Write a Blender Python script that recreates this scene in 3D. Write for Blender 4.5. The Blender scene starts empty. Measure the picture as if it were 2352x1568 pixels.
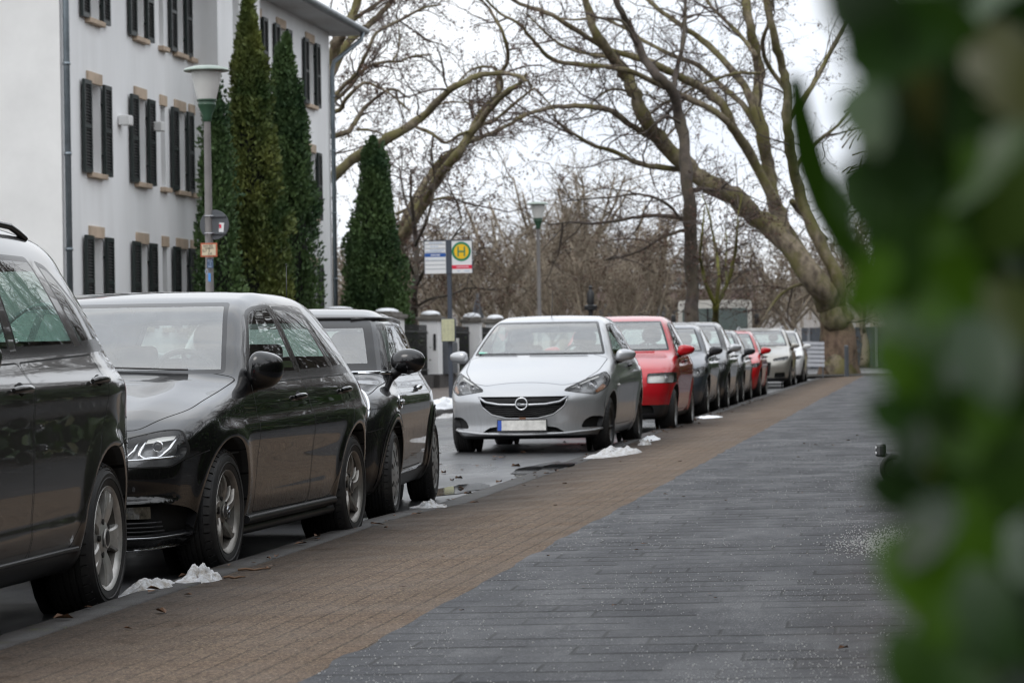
import bpy, bmesh, math, random
import numpy as np
from mathutils import Vector, Matrix
BUILD = 'all'
RAD = math.radians
rng = np.random.default_rng(11)
random.seed(5)
scn = bpy.context.scene
COL = scn.collection
PI = math.pi

# ---------------------------------------------------------------- tagging
def tag(o, label=None, cat=None, group=None, kind=None):
    if label: o['label'] = label
    if cat: o['category'] = cat
    if group: o['group'] = group
    if kind: o['kind'] = kind
    return o

def empty(name, loc=(0, 0, 0), rz=0.0, parent=None):
    o = bpy.data.objects.new(name, None)
    o.empty_display_size = 0.2
    COL.objects.link(o)
    o.location = loc
    o.rotation_euler = (0, 0, rz)
    if parent is not None: o.parent = parent
    return o

def thing(name, label, cat, loc=(0, 0, 0), rz=0.0, group=None):
    return tag(empty(name, loc, rz), label, cat, group)

def copy_tree(o, parent=None):
    c = o.copy()
    COL.objects.link(c)
    c.parent = parent
    for ch in [x for x in bpy.data.objects if x.parent == o]:
        copy_tree(ch, c)
    return c

def mesh_np(name, V, F, mats, parent=None, fm=None, smooth=True, normals=None, loc=None):
    """V (n,3); F list of (k,m) index arrays or one array or list of tuples"""
    me = bpy.data.meshes.new(name)
    V = np.asarray(V, dtype=np.float32).reshape(-1, 3)
    if isinstance(F, np.ndarray): F = [F]
    if len(F) and isinstance(F[0], np.ndarray):
        F = [f for f in F if len(f)]
        sizes = np.concatenate([np.full(len(f), f.shape[1], dtype=np.int32) for f in F])
        loops = np.concatenate([f.ravel() for f in F]).astype(np.int32)
    else:
        sizes = np.array([len(f) for f in F], dtype=np.int32)
        loops = np.array([i for f in F for i in f], dtype=np.int32)
    me.vertices.add(len(V)); me.vertices.foreach_set('co', V.ravel())
    me.loops.add(len(loops)); me.loops.foreach_set('vertex_index', loops)
    me.polygons.add(len(sizes))
    starts = np.concatenate([[0], np.cumsum(sizes)[:-1]]).astype(np.int32)
    me.polygons.foreach_set('loop_start', starts)
    for m in (mats if isinstance(mats, (list, tuple)) else [mats]): me.materials.append(m)
    if fm is not None: me.polygons.foreach_set('material_index', np.asarray(fm, dtype=np.int32))
    me.update(calc_edges=True)
    me.validate()
    if len(me.polygons):
        me.polygons.foreach_set('use_smooth', np.full(len(me.polygons), bool(smooth)))
    if normals is not None and len(me.vertices) == len(V):
        me.normals_split_custom_set_from_vertices([tuple(n) for n in normals])
    o = bpy.data.objects.new(name, me)
    COL.objects.link(o)
    if parent is not None: o.parent = parent
    if loc is not None: o.location = loc
    return o

class G:
    """collects shapes into one mesh"""
    def __init__(s): s.v = []; s.f = []; s.m = []; s.n = 0
    def add(s, V, F, m=0):
        V = [tuple(map(float, v)) for v in V]
        s.v += V; s.f += [tuple(int(i) + s.n for i in f) for f in F]; s.m += [m] * len(F); s.n += len(V)
        return s
    def box(s, c, d, m=0, rz=0.0, bev=0.0, M=None):
        x, y, z = [k / 2 for k in d]
        if bev > 0:
            b = min(bev, x * .9, y * .9, z * .9)
            bm = bmesh.new(); bmesh.ops.create_cube(bm, size=1)
            for v in bm.verts: v.co = Vector((v.co.x * 2 * x, v.co.y * 2 * y, v.co.z * 2 * z))
            bmesh.ops.bevel(bm, geom=list(bm.edges), offset=b, segments=2, affect='EDGES', profile=.5)
            bm.verts.index_update()
            V = [v.co.copy() for v in bm.verts]; F = [[v.index for v in f.verts] for f in bm.faces]; bm.free()
        else:
            V = [Vector((a * x, b_ * y, c_ * z)) for a in (-1, 1) for b_ in (-1, 1) for c_ in (-1, 1)]
            F = [(0, 1, 3, 2), (4, 6, 7, 5), (0, 4, 5, 1), (2, 3, 7, 6), (0, 2, 6, 4), (1, 5, 7, 3)]
        T = Matrix.Translation(Vector(c)) @ (M.to_4x4() if M is not None else Matrix.Rotation(rz, 4, 'Z'))
        return s.add([T @ v for v in V], F, m)
    def tube(s, P, r, n=8, m=0, cap=True):
        P = np.asarray(P, float)
        rr = np.full(len(P), r, float) if np.isscalar(r) else np.asarray(r, float)
        T = np.gradient(P, axis=0); T /= np.linalg.norm(T, axis=1)[:, None] + 1e-9
        up = np.array([0, 0, 1.]) if abs(T[0, 2]) < .9 else np.array([1., 0, 0])
        V = []
        a = np.arange(n) * 2 * PI / n
        u = np.cross(T[0], up); u /= np.linalg.norm(u)
        for i in range(len(P)):
            u = u - T[i] * np.dot(u, T[i]); u /= np.linalg.norm(u) + 1e-9
            w = np.cross(T[i], u)
            V += list(P[i] + rr[i] * (np.cos(a)[:, None] * u + np.sin(a)[:, None] * w))
        F = [(i * n + j, i * n + (j + 1) % n, (i + 1) * n + (j + 1) % n, (i + 1) * n + j) for i in range(len(P) - 1) for j in range(n)]
        if cap: F += [tuple(range(n))[::-1], tuple((len(P) - 1) * n + j for j in range(n))]
        return s.add(V, F, m)
    def lathe(s, prof, n=24, m=0, M=None, close=False):
        """prof: list of (r, h): revolve about z"""
        M = M or Matrix.Identity(4)
        V = [M @ Vector((r * math.cos(2 * PI * j / n), r * math.sin(2 * PI * j / n), h)) for r, h in prof for j in range(n)]
        k = len(prof)
        F = [(i * n + j, i * n + (j + 1) % n, ((i + 1) % k) * n + (j + 1) % n, ((i + 1) % k) * n + j) for i in range(k if close else k - 1) for j in range(n)]
        return s.add(V, F, m)
    def prism(s, pts, y0, y1, m=0, axis='y'):
        """2D polygon extruded along axis"""
        k = len(pts)
        def P(a, b, t): return (a, t, b) if axis == 'y' else ((t, a, b) if axis == 'x' else (a, b, t))
        V = [P(a, b, y0) for a, b in pts] + [P(a, b, y1) for a, b in pts]
        F = [tuple(range(k)), tuple(range(2 * k - 1, k - 1, -1))] + [(i, i + k, (i + 1) % k + k, (i + 1) % k) for i in range(k)]
        return s.add(V, F, m)
    def ball(s, c, r, m=0, nu=12, nv=8, M=None):
        r = (r, r, r) if np.isscalar(r) else r
        V = []; 
        for i in range(nv + 1):
            t = PI * i / nv
            for j in range(nu):
                p = 2 * PI * j / nu
                q = Vector((r[0] * math.sin(t) * math.cos(p), r[1] * math.sin(t) * math.sin(p), r[2] * math.cos(t)))
                if M is not None: q = M @ q
                V.append(q + Vector(c))
        F = [(i * nu + j, (i + 1) * nu + j, (i + 1) * nu + (j + 1) % nu, i * nu + (j + 1) % nu) for i in range(nv) for j in range(nu)]
        return s.add(V, F, m)
    def obj(s, name, mats, parent=None, smooth=False, auto=None, fix=True):
        o = mesh_np(name, s.v, s.f, mats, parent, fm=s.m, smooth=smooth or auto is not None)
        if fix:
            bm = bmesh.new(); bm.from_mesh(o.data)
            bmesh.ops.recalc_face_normals(bm, faces=bm.faces); bm.to_mesh(o.data); bm.free()
        if auto is not None: o.data.set_sharp_from_angle(angle=RAD(auto))
        return o

def pchip(pts):
    x = np.array([p[0] for p in pts], float); y = np.array([p[1] for p in pts], float)
    h = np.diff(x); d = np.diff(y) / h
    m = np.zeros(len(x))
    for i in range(1, len(x) - 1):
        if d[i - 1] * d[i] > 0:
            w1 = 2 * h[i] + h[i - 1]; w2 = h[i] + 2 * h[i - 1]
            m[i] = (w1 + w2) / (w1 / d[i - 1] + w2 / d[i])
    m[0] = d[0]; m[-1] = d[-1]
    t = np.linspace(x[0], x[-1], 900)
    k = np.clip(np.searchsorted(x, t, side='right') - 1, 0, len(h) - 1)
    s = (t - x[k]) / h[k]
    val = (2 * s**3 - 3 * s**2 + 1) * y[k] + (s**3 - 2 * s**2 + s) * h[k] * m[k] + (-2 * s**3 + 3 * s**2) * y[k + 1] + (s**3 - s**2) * h[k] * m[k + 1]
    f = lambda v: np.interp(v, t, val)
    g = np.gradient(val, t)
    f.d = lambda v: np.interp(v, t, g)
    return f

def smax(a, b, k):
    h = np.maximum(k - np.abs(a - b), 0) / k
    return np.maximum(a, b) + h * h * k * .25

# ---------------------------------------------------------------- camera (needed first: used to turn picture points into places)
H_EYE = 1.09
FPX = 6860.0
cam_d = bpy.data.cameras.new('camera'); cam = bpy.data.objects.new('camera', cam_d); COL.objects.link(cam)
scn.camera = cam
cam_d.sensor_width = 36.0; cam_d.lens = 105.0
cam_d.clip_start = .05; cam_d.clip_end = 3000
YAW, PITCH, ROLL = math.atan(941 / FPX), 21.0 / FPX, RAD(0.9)
Rm = Matrix.Rotation(YAW, 3, 'Z') @ Matrix.Rotation(PI / 2 + PITCH, 3, 'X') @ Matrix.Rotation(-ROLL, 3, 'Z')
cam.matrix_world = Matrix.Translation((0, 0, H_EYE)) @ Rm.to_4x4()
cam_d.dof.use_dof = True; cam_d.dof.focus_distance = 15.5; cam_d.dof.aperture_fstop = 7.6
cam_d.dof.aperture_blades = 0
def ray(px, py):
    return Rm @ Vector(((px - 1176) / FPX, -(py - 784) / FPX, -1.0))
def at(px, py, d):
    """point of the place seen at (px,py) of the 2352-wide picture, d metres along the street"""
    r = ray(px, py)
    return Vector((0, 0, H_EYE)) + r * (d / r.y)
def at_x(px, py, X):
    r = ray(px, py)
    return Vector((0, 0, H_EYE)) + r * (X / r.x)
# ---------------------------------------------------------------- materials
class NT:
    def __init__(s, name):
        s.m = bpy.data.materials.new(name); s.m.use_nodes = True
        s.t = s.m.node_tree; s.t.nodes.clear()
        s.out = s.t.nodes.new('ShaderNodeOutputMaterial')
    def n(s, typ, **kw):
        nd = s.t.nodes.new('ShaderNode' + typ)
        for k, v in kw.items():
            if k == 'ins':
                for a, b in v.items():
                    if hasattr(b, 'is_linked') or b.__class__.__name__.startswith('NodeSocket'): s.t.links.new(b, nd.inputs[a])
                    else: nd.inputs[a].default_value = b
            else: setattr(nd, k, v)
        return nd
    def l(s, a, b): s.t.links.new(a, b)
    def coord(s, kind='Object'): return s.n('TexCoord').outputs[kind]
    def mapping(s, vec, sc=(1, 1, 1), rot=(0, 0, 0), loc=(0, 0, 0)):
        return s.n('Mapping', ins={'Vector': vec, 'Scale': sc, 'Rotation': rot, 'Location': loc}).outputs[0]
    def noise(s, vec, scale, detail=4, rough=.55, col=False):
        nd = s.n('TexNoise', ins={'Vector': vec, 'Scale': scale, 'Detail': detail, 'Roughness': rough})
        return nd.outputs['Color' if col else 'Fac']
    def voro(s, vec, scale, feat='F1', out='Distance', rnd=1.0):
        nd = s.n('TexVoronoi', feature=feat, ins={'Vector': vec, 'Scale': scale, 'Randomness': rnd})
        return nd.outputs[out]
    def ramp(s, fac, stops, interp='LINEAR'):
        nd = s.n('ValToRGB'); nd.color_ramp.interpolation = interp
        e = nd.color_ramp.elements
        while len(e) < len(stops): e.new(.5)
        for i, (p, c) in enumerate(stops):
            e[i].position = p
            e[i].color = (c, c, c, 1) if np.isscalar(c) else (*c, 1)
        s.l(fac, nd.inputs[0])
        return nd.outputs[0]
    def mix(s, fac, a, b, mode='MIX'):
        nd = s.n('Mix', data_type='RGBA', blend_type=mode)
        for i, v in ((0, fac), (6, a), (7, b)):
            if v.__class__.__name__.startswith('NodeSocket'): s.l(v, nd.inputs[i])
            else: nd.inputs[i].default_value = v if i == 0 else ((v, v, v, 1) if np.isscalar(v) else (*v[:3], 1))
        return nd.outputs[2]
    def math(s, op, a, b=0.0, clamp=False):
        nd = s.n('Math', operation=op, use_clamp=clamp)
        for i, v in ((0, a), (1, b)):
            if v.__class__.__name__.startswith('NodeSocket'): s.l(v, nd.inputs[i])
            else: nd.inputs[i].default_value = v
        return nd.outputs[0]
    def sep(s, vec): return s.n('SeparateXYZ', ins={0: vec}).outputs
    def bump(s, h, strength=.3, dist=.01, nrm=None):
        nd = s.n('Bump', ins={'Height': h, 'Strength': strength, 'Distance': dist})
        if nrm is not None: s.l(nrm, nd.inputs['Normal'])
        return nd.outputs[0]
    def bsdf(s, **kw):
        names = {'color': 'Base Color', 'rough': 'Roughness', 'metal': 'Metallic', 'ior': 'IOR', 'coat': 'Coat Weight', 'coat_rough': 'Coat Roughness',
                 'spec': 'Specular IOR Level', 'normal': 'Normal', 'trans': 'Transmission Weight', 'alpha': 'Alpha', 'emit': 'Emission Color', 'emit_s': 'Emission Strength',
                 'sss': 'Subsurface Weight', 'coat_normal': 'Coat Normal'}
        b = s.n('BsdfPrincipled')
        for k, v in kw.items():
            i = b.inputs[names[k]]
            if v.__class__.__name__.startswith('NodeSocket'): s.l(v, i)
            elif isinstance(v, tuple): i.default_value = (*v[:3], 1)
            else: i.default_value = v
        return b
    def done(s, b):
        s.l(b.outputs[0], s.out.inputs[0]); return s.m

def simple(name, color, rough=.5, metal=0.0, var=0.0, vs=8.0, spec=.5, bump=0.0, bs=60.0):
    t = NT(name); c = color
    co = t.coord()
    if var > 0:
        nz = t.noise(co, vs, 5, .6)
        c = t.mix(t.ramp(nz, [(.3, 0.0), (.7, 1.0)]), tuple(k * (1 - var) for k in color), tuple(min(1, k * (1 + var)) for k in color))
    kw = dict(color=c, rough=rough, metal=metal, spec=spec)
    if bump > 0: kw['normal'] = t.bump(t.noise(co, bs, 4), bump, .01)
    return t.done(t.bsdf(**kw))

def paint(name, color, metal=0.0, rough=.35, dirt=.5, coat=1.0):
    """lacquered car paint with road dirt on the lower flanks; inside faces are dark trim"""
    t = NT(name); co = t.coord()
    xyz = t.sep(co)
    streak = t.noise(t.mapping(co, sc=(3, 14, .9)), 5.0, 6, .75)
    low = t.n('MapRange', ins={'Value': xyz[2], 'From Min': .66, 'From Max': .15, 'To Min': 0.0, 'To Max': 1.0}).outputs[0]
    sp = t.ramp(t.noise(co, 30, 5, .7), [(.4, 0.0), (.75, 1.0)])
    f = t.math('MULTIPLY', t.math('MULTIPLY', low, t.ramp(streak, [(.40, .06), (.72, 1.0)])), dirt, True)
    f2 = t.math('ADD', f, t.math('MULTIPLY', sp, .02 * dirt), True)
    flake = t.mix(t.math('MULTIPLY', t.voro(co, 900, out='Color'), .18 if metal > 0 else 0.0), color, tuple(min(1, c * 1.6 + .02) for c in color))
    c = t.mix(f2, flake, (.085, .070, .058))
    r = t.math('ADD', t.math('MULTIPLY', f2, .45), rough, True)
    cw = t.math('SUBTRACT', coat, t.math('MULTIPLY', f2, .55), True)
    wav = t.bump(t.noise(co, 2.2, 1, .4), .012, .05)
    b = t.bsdf(color=c, rough=r, metal=metal, spec=.22, coat=cw, coat_rough=t.math('ADD', t.math('MULTIPLY', f2, .25), .012), coat_normal=wav)
    back = t.bsdf(color=(.025, .025, .027), rough=.8)
    geo = t.n('NewGeometry').outputs['Backfacing']
    mx = t.n('MixShader'); t.l(geo, mx.inputs[0]); t.l(b.outputs[0], mx.inputs[1]); t.l(back.outputs[0], mx.inputs[2])
    t.l(mx.outputs[0], t.out.inputs[0])
    return t.m

def glass(name, tint=(.75, .85, .82), ior=1.7, rough=0.0, veil=0.0, drops=0.0):
    t = NT(name); co = t.coord()
    tr = t.n('BsdfTransparent', ins={'Color': (*tint, 1)})
    kw = {'Color': (1, 1, 1, 1), 'Roughness': rough}
    gl = t.n('BsdfGlossy', ins=kw)
    nb = t.bump(t.noise(co, 3.0, 1, .4), .02, .05)
    t.l(nb, gl.inputs['Normal'])
    # thin pane: the same reflectance from either side (Schlick)
    ge = t.n('NewGeometry'); f0 = ((ior - 1) / (ior + 1)) ** 2
    c = t.math('ABSOLUTE', t.n('VectorMath', operation='DOT_PRODUCT', ins={0: ge.outputs['Normal'], 1: ge.outputs['Incoming']}).outputs['Value'])
    fr = t.math('ADD', t.math('MULTIPLY', t.math('POWER', t.math('SUBTRACT', 1.0, c, True), 5.0), 1 - f0), f0, True)
    mx = t.n('MixShader'); t.l(fr, mx.inputs[0]); t.l(tr.outputs[0], mx.inputs[1]); t.l(gl.outputs[0], mx.inputs[2])
    last = mx
    if veil > 0:   # pale veil mixed into the pane, standing in for sky reflection
        df = t.bsdf(color=(.55, .57, .57), rough=.7)
        m2 = t.n('MixShader'); 
        t.l(t.math('MULTIPLY', t.ramp(t.noise(co, 7, 5, .7), [(.25, .35), (.75, 1.0)]), veil), m2.inputs[0])
        t.l(mx.outputs[0], m2.inputs[1]); t.l(df.outputs[0], m2.inputs[2]); last = m2
    t.l(last.outputs[0], t.out.inputs[0])
    return t.m

M = {}
M['rubber'] = simple('black rubber', (.012, .012, .013), .45)
M['plastic'] = simple('black plastic', (.018, .018, .02), .38, var=.3, vs=20)
M['gap'] = simple('dark gap', (.004, .004, .004), .8)
M['trim'] = simple('window trim', (.01, .01, .011), .22)
M['tyre'] = None
M['chrome'] = simple('chrome', (.72, .73, .75), .12, 1.0)
M['satin'] = simple('satin metal', (.42, .43, .45), .3, 1.0)
M['alloy'] = simple('dusty alloy', (.50, .49, .47), .36, .6, var=.25, vs=14)
M['alloy_dark'] = simple('dusty worn alloy', (.30, .285, .265), .36, .7, var=.3, vs=14)
M['hubcap'] = simple('plastic wheel cover', (.36, .36, .36), .42, .4, var=.3, vs=12)
M['brake'] = simple('brake iron', (.03, .028, .026), .6, .5)
M['interior'] = simple('grey upholstery', (.028, .029, .032), .85, var=.2, vs=30)
M['dash'] = simple('dashboard plastic', (.022, .022, .024), .6)
M['glass_front'] = glass('windscreen glass', (.80, .88, .86), 2.6, veil=.25)
M['glass_side'] = glass('side window glass', (.74, .86, .81), 1.6, veil=.008)
M['glass_mid'] = glass('lightly tinted glass', (.30, .40, .37), 1.65, veil=.01)
M['glass_dark'] = glass('privacy glass', (.16, .19, .18), 1.65, veil=.01)
M['lamp_glass'] = glass('lamp cover', (.94, .95, .95), 1.5)
M['lamp_bowl'] = simple('lamp bowl', (.20, .20, .205), .3, .5, var=.3, vs=18)
M['barrel'] = simple('dark wheel barrel', (.10, .092, .082), .6, .3, var=.35, vs=10)  # barrel kept darker than the spokes for contrast
M['lamp_bowl_light'] = simple('pale lamp bowl', (.78, .78, .76), .35, .0)
M['lamp_chrome'] = simple('lamp reflector', (.8, .8, .82), .14, 1.0)
M['amber'] = simple('amber lens', (.24, .10, .04), .3)
M['red_lens'] = simple('red lens', (.33, .012, .014), .12)
M['mirror'] = simple('mirror glass', (.7, .72, .74), .03, 1.0)
M['plate'] = simple('plate white', (.62, .61, .58), .45, var=.25, vs=14)
M['plate_blue'] = simple('plate blue', (.01, .07, .42), .4)
def _tyre():
    t = NT('tyre rubber'); co = t.coord()
    c = t.mix(t.ramp(t.noise(co, 9, 5, .7), [(.4, 0.0), (.7, 1.0)]), (.011, .011, .012), (.03, .028, .026))
    return t.done(t.bsdf(color=c, rough=.62, normal=t.bump(t.noise(co, 120, 3), .25, .003)))
M['tyre'] = _tyre()
# ---------------------------------------------------------------- car bodies: smooth field -> quads -> cut into panels
def round_poly(pts, r, n=4):
    """round the corners of a convex polygon"""
    out = []; k = len(pts)
    rr = r if isinstance(r, (list, tuple)) else [r] * k
    for i in range(k):
        p0, p, p1 = Vector(pts[i - 1]), Vector(pts[i]), Vector(pts[(i + 1) % k])
        a, b = p0 - p, p1 - p
        d = min(rr[i], a.length * .45, b.length * .45)
        if d < 1e-4: out.append(tuple(p)); continue
        A, B = p + a.normalized() * d, p + b.normalized() * d
        for j in range(n + 1):
            t = j / n
            q = A * (1 - t)**2 + p * 2 * t * (1 - t) + B * t * t
            out.append((q.x, q.y))
    return out

def area(p): return .5 * sum(p[i - 1][0] * p[i][1] - p[i][0] * p[i - 1][1] for i in range(len(p)))

class Body:
    def __init__(s, P):
        s.P = P
        s.hw = P['W'] / 2
        s.top = pchip(P['top']); s.nose = pchip(P['nose']); s.tail = pchip(P['tail'])
        s.side = pchip(P['side']); s.plan = pchip(P['plan'])
        s.green = pchip(P.get('green', [(0, 0), (P['L'], 0)]))     # extra greenhouse taper along the length
        s.parts = {}
    def f(s, x, y, z):
        P = s.P; ax = np.abs(x); u = ax / s.hw
        yt = y - P.get('ws', .22) * u**2
        cr = P.get('crown', .035) * u**2
        zt = s.top(yt) - cr
        for (y0, y1, x0, wd, hgt) in P.get('ridges', []):          # bonnet creases
            zt = zt + hgt * np.exp(-((ax - x0) / wd)**2) * np.clip((yt - y0) / .2, 0, 1) * np.clip((y1 - yt) / .2, 0, 1)
        g = s.top.d(yt)
        t = (z - zt) / np.sqrt(1 + g * g)
        gi = s.green(y) * np.clip((z - P['belt']) / .4, 0, 1)
        w = s.hw + s.side(z) + s.plan(y) - gi
        for (yw, zw, Rw) in P['wheels']:
            r = np.hypot(y - yw, (z - zw))
            w = w + P.get('flare', .012) * np.exp(-((r - Rw - .03) / .05)**2)
        for (z0, z1, wd, hgt, ya, yb) in P.get('creases', []):     # side creases z0->z1 along the length
            zc = z0 + (z1 - z0) * (y / P['L'])
            w = w + hgt * np.exp(-np.where(z > zc, (z - zc) / (wd * .35), (zc - z) / wd)**2) * np.clip((y - ya) / .3, 0, 1) * np.clip((yb - y) / .3, 0, 1)
        sd = ax - w
        fr = (s.nose(z) + P.get('fk', .38) * u**P.get('fp', 3.0) - y) / np.sqrt(1 + s.nose.d(z)**2)
        re = (y - (s.tail(z) - P.get('rk', .22) * u**P.get('rp', 3.0))) / np.sqrt(1 + s.tail.d(z)**2)
        k = P.get('k', (.10, .09, .12))
        v = smax(t, sd, k[0]); v = smax(v, fr, k[1]); v = smax(v, re, k[2])
        return smax(v, P.get('zb', .17) - z, .05)
    def normal(s, V):
        e = 1.5e-3; x, y, z = V.T
        g = np.stack([s.f(x + e, y, z) - s.f(x - e, y, z), s.f(x, y + e, z) - s.f(x, y - e, z), s.f(x, y, z + e) - s.f(x, y, z - e)], 1) / (2 * e)
        return g
    def mesh(s, h):
        P = s.P
        nx = int(math.ceil((s.hw + .06) / h)); xs = (np.arange(2 * nx) - nx + .5) * h
        ys = np.arange(-.12, P['L'] + .12, h); zs = np.arange(.10, P['H'] + .10, h)
        X, Y, Z = np.meshgrid(xs, ys, zs, indexing='ij')
        Fh = s.f(X[nx:], Y[nx:], Z[nx:]); F = np.concatenate([Fh[::-1], Fh])
        S = F < 0
        a = [np.s_[:-1], np.s_[1:]]
        cnt = np.zeros([d - 1 for d in F.shape]); acc = np.zeros(cnt.shape + (3,))
        cx, cy, cz = np.meshgrid(xs[:-1], ys[:-1], zs[:-1], indexing='ij')
        corner = lambda i, j, k: F[a[i], a[j], a[k]]
        cs = lambda i, j, k: S[a[i], a[j], a[k]]
        for c0 in [(0, 0, 0), (0, 0, 1), (0, 1, 0), (0, 1, 1), (1, 0, 0), (1, 0, 1), (1, 1, 0), (1, 1, 1)]:
            for ax in range(3):
                if c0[ax]: continue
                c1 = list(c0); c1[ax] = 1
                m = cs(*c0) != cs(*c1)
                f0, f1 = corner(*c0)[m], corner(*c1)[m]
                t = f0 / (f0 - f1)
                p = np.zeros((m.sum(), 3)) + np.array(c0, float)
                p[:, ax] = t
                acc[m] += p; cnt[m] += 1
        act = cnt > 0
        idx = -np.ones(cnt.shape, int); idx[act] = np.arange(act.sum())
        V = acc[act] / cnt[act][:, None] * h + np.stack([cx[act], cy[act], cz[act]], 1)
        Q = []
        for ax in range(3):
            o = [i for i in range(3) if i != ax]
            sl0 = [slice(None)] * 3; sl1 = [slice(None)] * 3
            sl0[ax] = slice(0, -1); sl1[ax] = slice(1, None)
            m = S[tuple(sl0)] != S[tuple(sl1)]
            I = np.argwhere(m)
            ok = np.all(I[:, o] > 0, 1); I = I[ok]
            inside = S[tuple(I.T)]
            def cell(d0, d1):
                J = I.copy(); J[:, o[0]] -= d0; J[:, o[1]] -= d1
                return idx[tuple(J.T)]
            q = np.stack([cell(1, 1), cell(0, 1), cell(0, 0), cell(1, 0)], 1)
            flip = inside if ax != 1 else ~inside
            q[~flip] = q[~flip][:, ::-1]
            Q.append(q)
        Q = np.concatenate(Q)
        def proj(V):
            for _ in range(4):
                g = s.normal(V); d = s.f(*V.T)
                V = V - g * (d / (np.sum(g * g, 1) + 1e-9))[:, None]
            return V
        V = proj(V)
        for _ in range(2):
            A = np.zeros_like(V); n = np.zeros(len(V))
            for i in range(4):
                np.add.at(A, Q[:, i], V[Q[:, (i + 1) % 4]]); np.add.at(n, Q[:, i], 1)
                np.add.at(A, Q[:, i], V[Q[:, (i - 1) % 4]]); np.add.at(n, Q[:, i], 1)
            V = V * .5 + A / n[:, None] * .5
            V = proj(V)
        bm = bmesh.new()
        s.tl = bm.faces.layers.int.new('tag')
        vs = [bm.verts.new(v) for v in V]
        for q in Q:
            try: bm.faces.new([vs[i] for i in q])
            except ValueError: pass
        bmesh.ops.recalc_face_normals(bm, faces=bm.faces)
        bm.faces.ensure_lookup_table()
        s.bm = bm; s.tags = ['body']
        return s
    # -- surface lookup
    def solve(s, pts, axis, sign=1):
        """points on the surface seen along an axis: axis 'x' pts (y,z) from +x*sign; 'y' pts (x,z) from the front (sign -1) or rear (+1); 'z' pts (x,y) from above"""
        p = np.asarray(pts, float); n = len(p)
        rngs = {'x': (0, s.hw + .2), 'y': (s.P['L'] * .5, s.P['L'] + .2 if sign > 0 else -.2), 'z': (.5, s.P['H'] + .2)}[axis]
        lo = np.full(n, rngs[0]); hi = np.full(n, rngs[1])
        def P3(t):
            if axis == 'x': return sign * t, p[:, 0], p[:, 1]
            if axis == 'y': return p[:, 0], t, p[:, 1]
            return p[:, 0], p[:, 1], t
        # march from outside to first hit
        ts = hi.copy(); hit = np.zeros(n, bool); prev = hi.copy()
        N = 100
        a = hi.copy(); b = lo.copy()
        for i in range(1, N + 1):
            t = hi + (lo - hi) * i / N
            v = s.f(*P3(t)) < 0
            new = v & ~hit
            a[new] = (hi + (lo - hi) * (i - 1) / N)[new]; b[new] = t[new]
            hit |= v
        for _ in range(24):
            m = (a + b) / 2; v = s.f(*P3(m)) < 0
            b = np.where(v, m, b); a = np.where(v, a, m)
        t = np.where(hit, b, lo)
        V = np.stack([np.broadcast_to(c, (n,)) for c in P3(t)], 1).astype(float)
        N_ = s.normal(V); N_ /= np.linalg.norm(N_, axis=1)[:, None] + 1e-9
        return V, N_
    def tid(s, name):
        if name not in s.tags: s.tags.append(name)
        return s.tags.index(name)
    # -- projected knife
    def clip(s, faces, poly, axis, off=0.0):
        bm = s.bm
        p = poly if area(poly) > 0 else poly[::-1]
        ia, ib = {'x': (1, 2), 'y': (0, 2), 'z': (0, 1)}[axis]
        S = faces
        for i in range(len(p)):
            a, b = p[i], p[(i + 1) % len(p)]
            e = (b[0] - a[0], b[1] - a[1]); L = math.hypot(*e)
            if L < 1e-6: continue
            n2 = (e[1] / L, -e[0] / L)
            dist = lambda co: (co[ia] - a[0]) * n2[0] + (co[ib] - a[1]) * n2[1] + off
            D = {}
            for f in S:
                for v in f.verts:
                    if v not in D:
                        q = dist(v.co); D[v] = 0.0 if abs(q) < 1e-6 else q
            cross = [f for f in S if min(D[v] for v in f.verts) < 0 < max(D[v] for v in f.verts)]
            if cross:
                eds = {e for f in cross for e in f.edges if D[e.verts[0]] * D[e.verts[1]] < 0}
                for e in eds:
                    v0, v1 = e.verts
                    _, nv = bmesh.utils.edge_split(e, v0, D[v0] / (D[v0] - D[v1]))
                    D[nv] = 0.0
                extra = []
                for f in cross:
                    on = [v for v in f.verts if D.get(v, 1) == 0.0]
                    if len(on) == 2:
                        try: nf, _ = bmesh.utils.face_split(f, on[0], on[1])
                        except ValueError: nf = None
                        if nf is not None:
                            nf[s.tl] = f[s.tl]; extra.append(nf)
                S = list(S) + extra
            out = []
            for f in S:
                c = f.calc_center_median()
                if (c[ia] - a[0]) * n2[0] + (c[ib] - a[1]) * n2[1] + off < 0: out.append(f)
            S = out
            if not S: break
        return S
    def pick(s, poly, axis, pred=None, on=('body',)):
        ids = {s.tid(t) for t in on}
        ia, ib = {'x': (1, 2), 'y': (0, 2), 'z': (0, 1)}[axis]
        a0, a1 = min(q[0] for q in poly) - .08, max(q[0] for q in poly) + .08
        b0, b1 = min(q[1] for q in poly) - .08, max(q[1] for q in poly) + .08
        out = []
        for f in s.bm.faces:
            if f[s.tl] not in ids: continue
            c = f.calc_center_median()
            if not (a0 < c[ia] < a1 and b0 < c[ib] < b1): continue
            f.normal_update()
            if pred and not pred(c, f.normal): continue
            out.append(f)
        return out
    def cut(s, name, poly, axis, pred, gap=0.0, gap_tag='gap', on=('body',)):
        """faces inside poly (seen along axis) become part `name`; a strip `gap` wide round them becomes gap_tag"""
        S = s.clip(s.pick(poly, axis, pred, on), poly, axis)
        if gap > 0:
            for f in S: f[s.tl] = s.tid(gap_tag)
            S = s.clip(S, poly, axis, gap)
        for f in S: f[s.tl] = s.tid(name)
        return S
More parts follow.
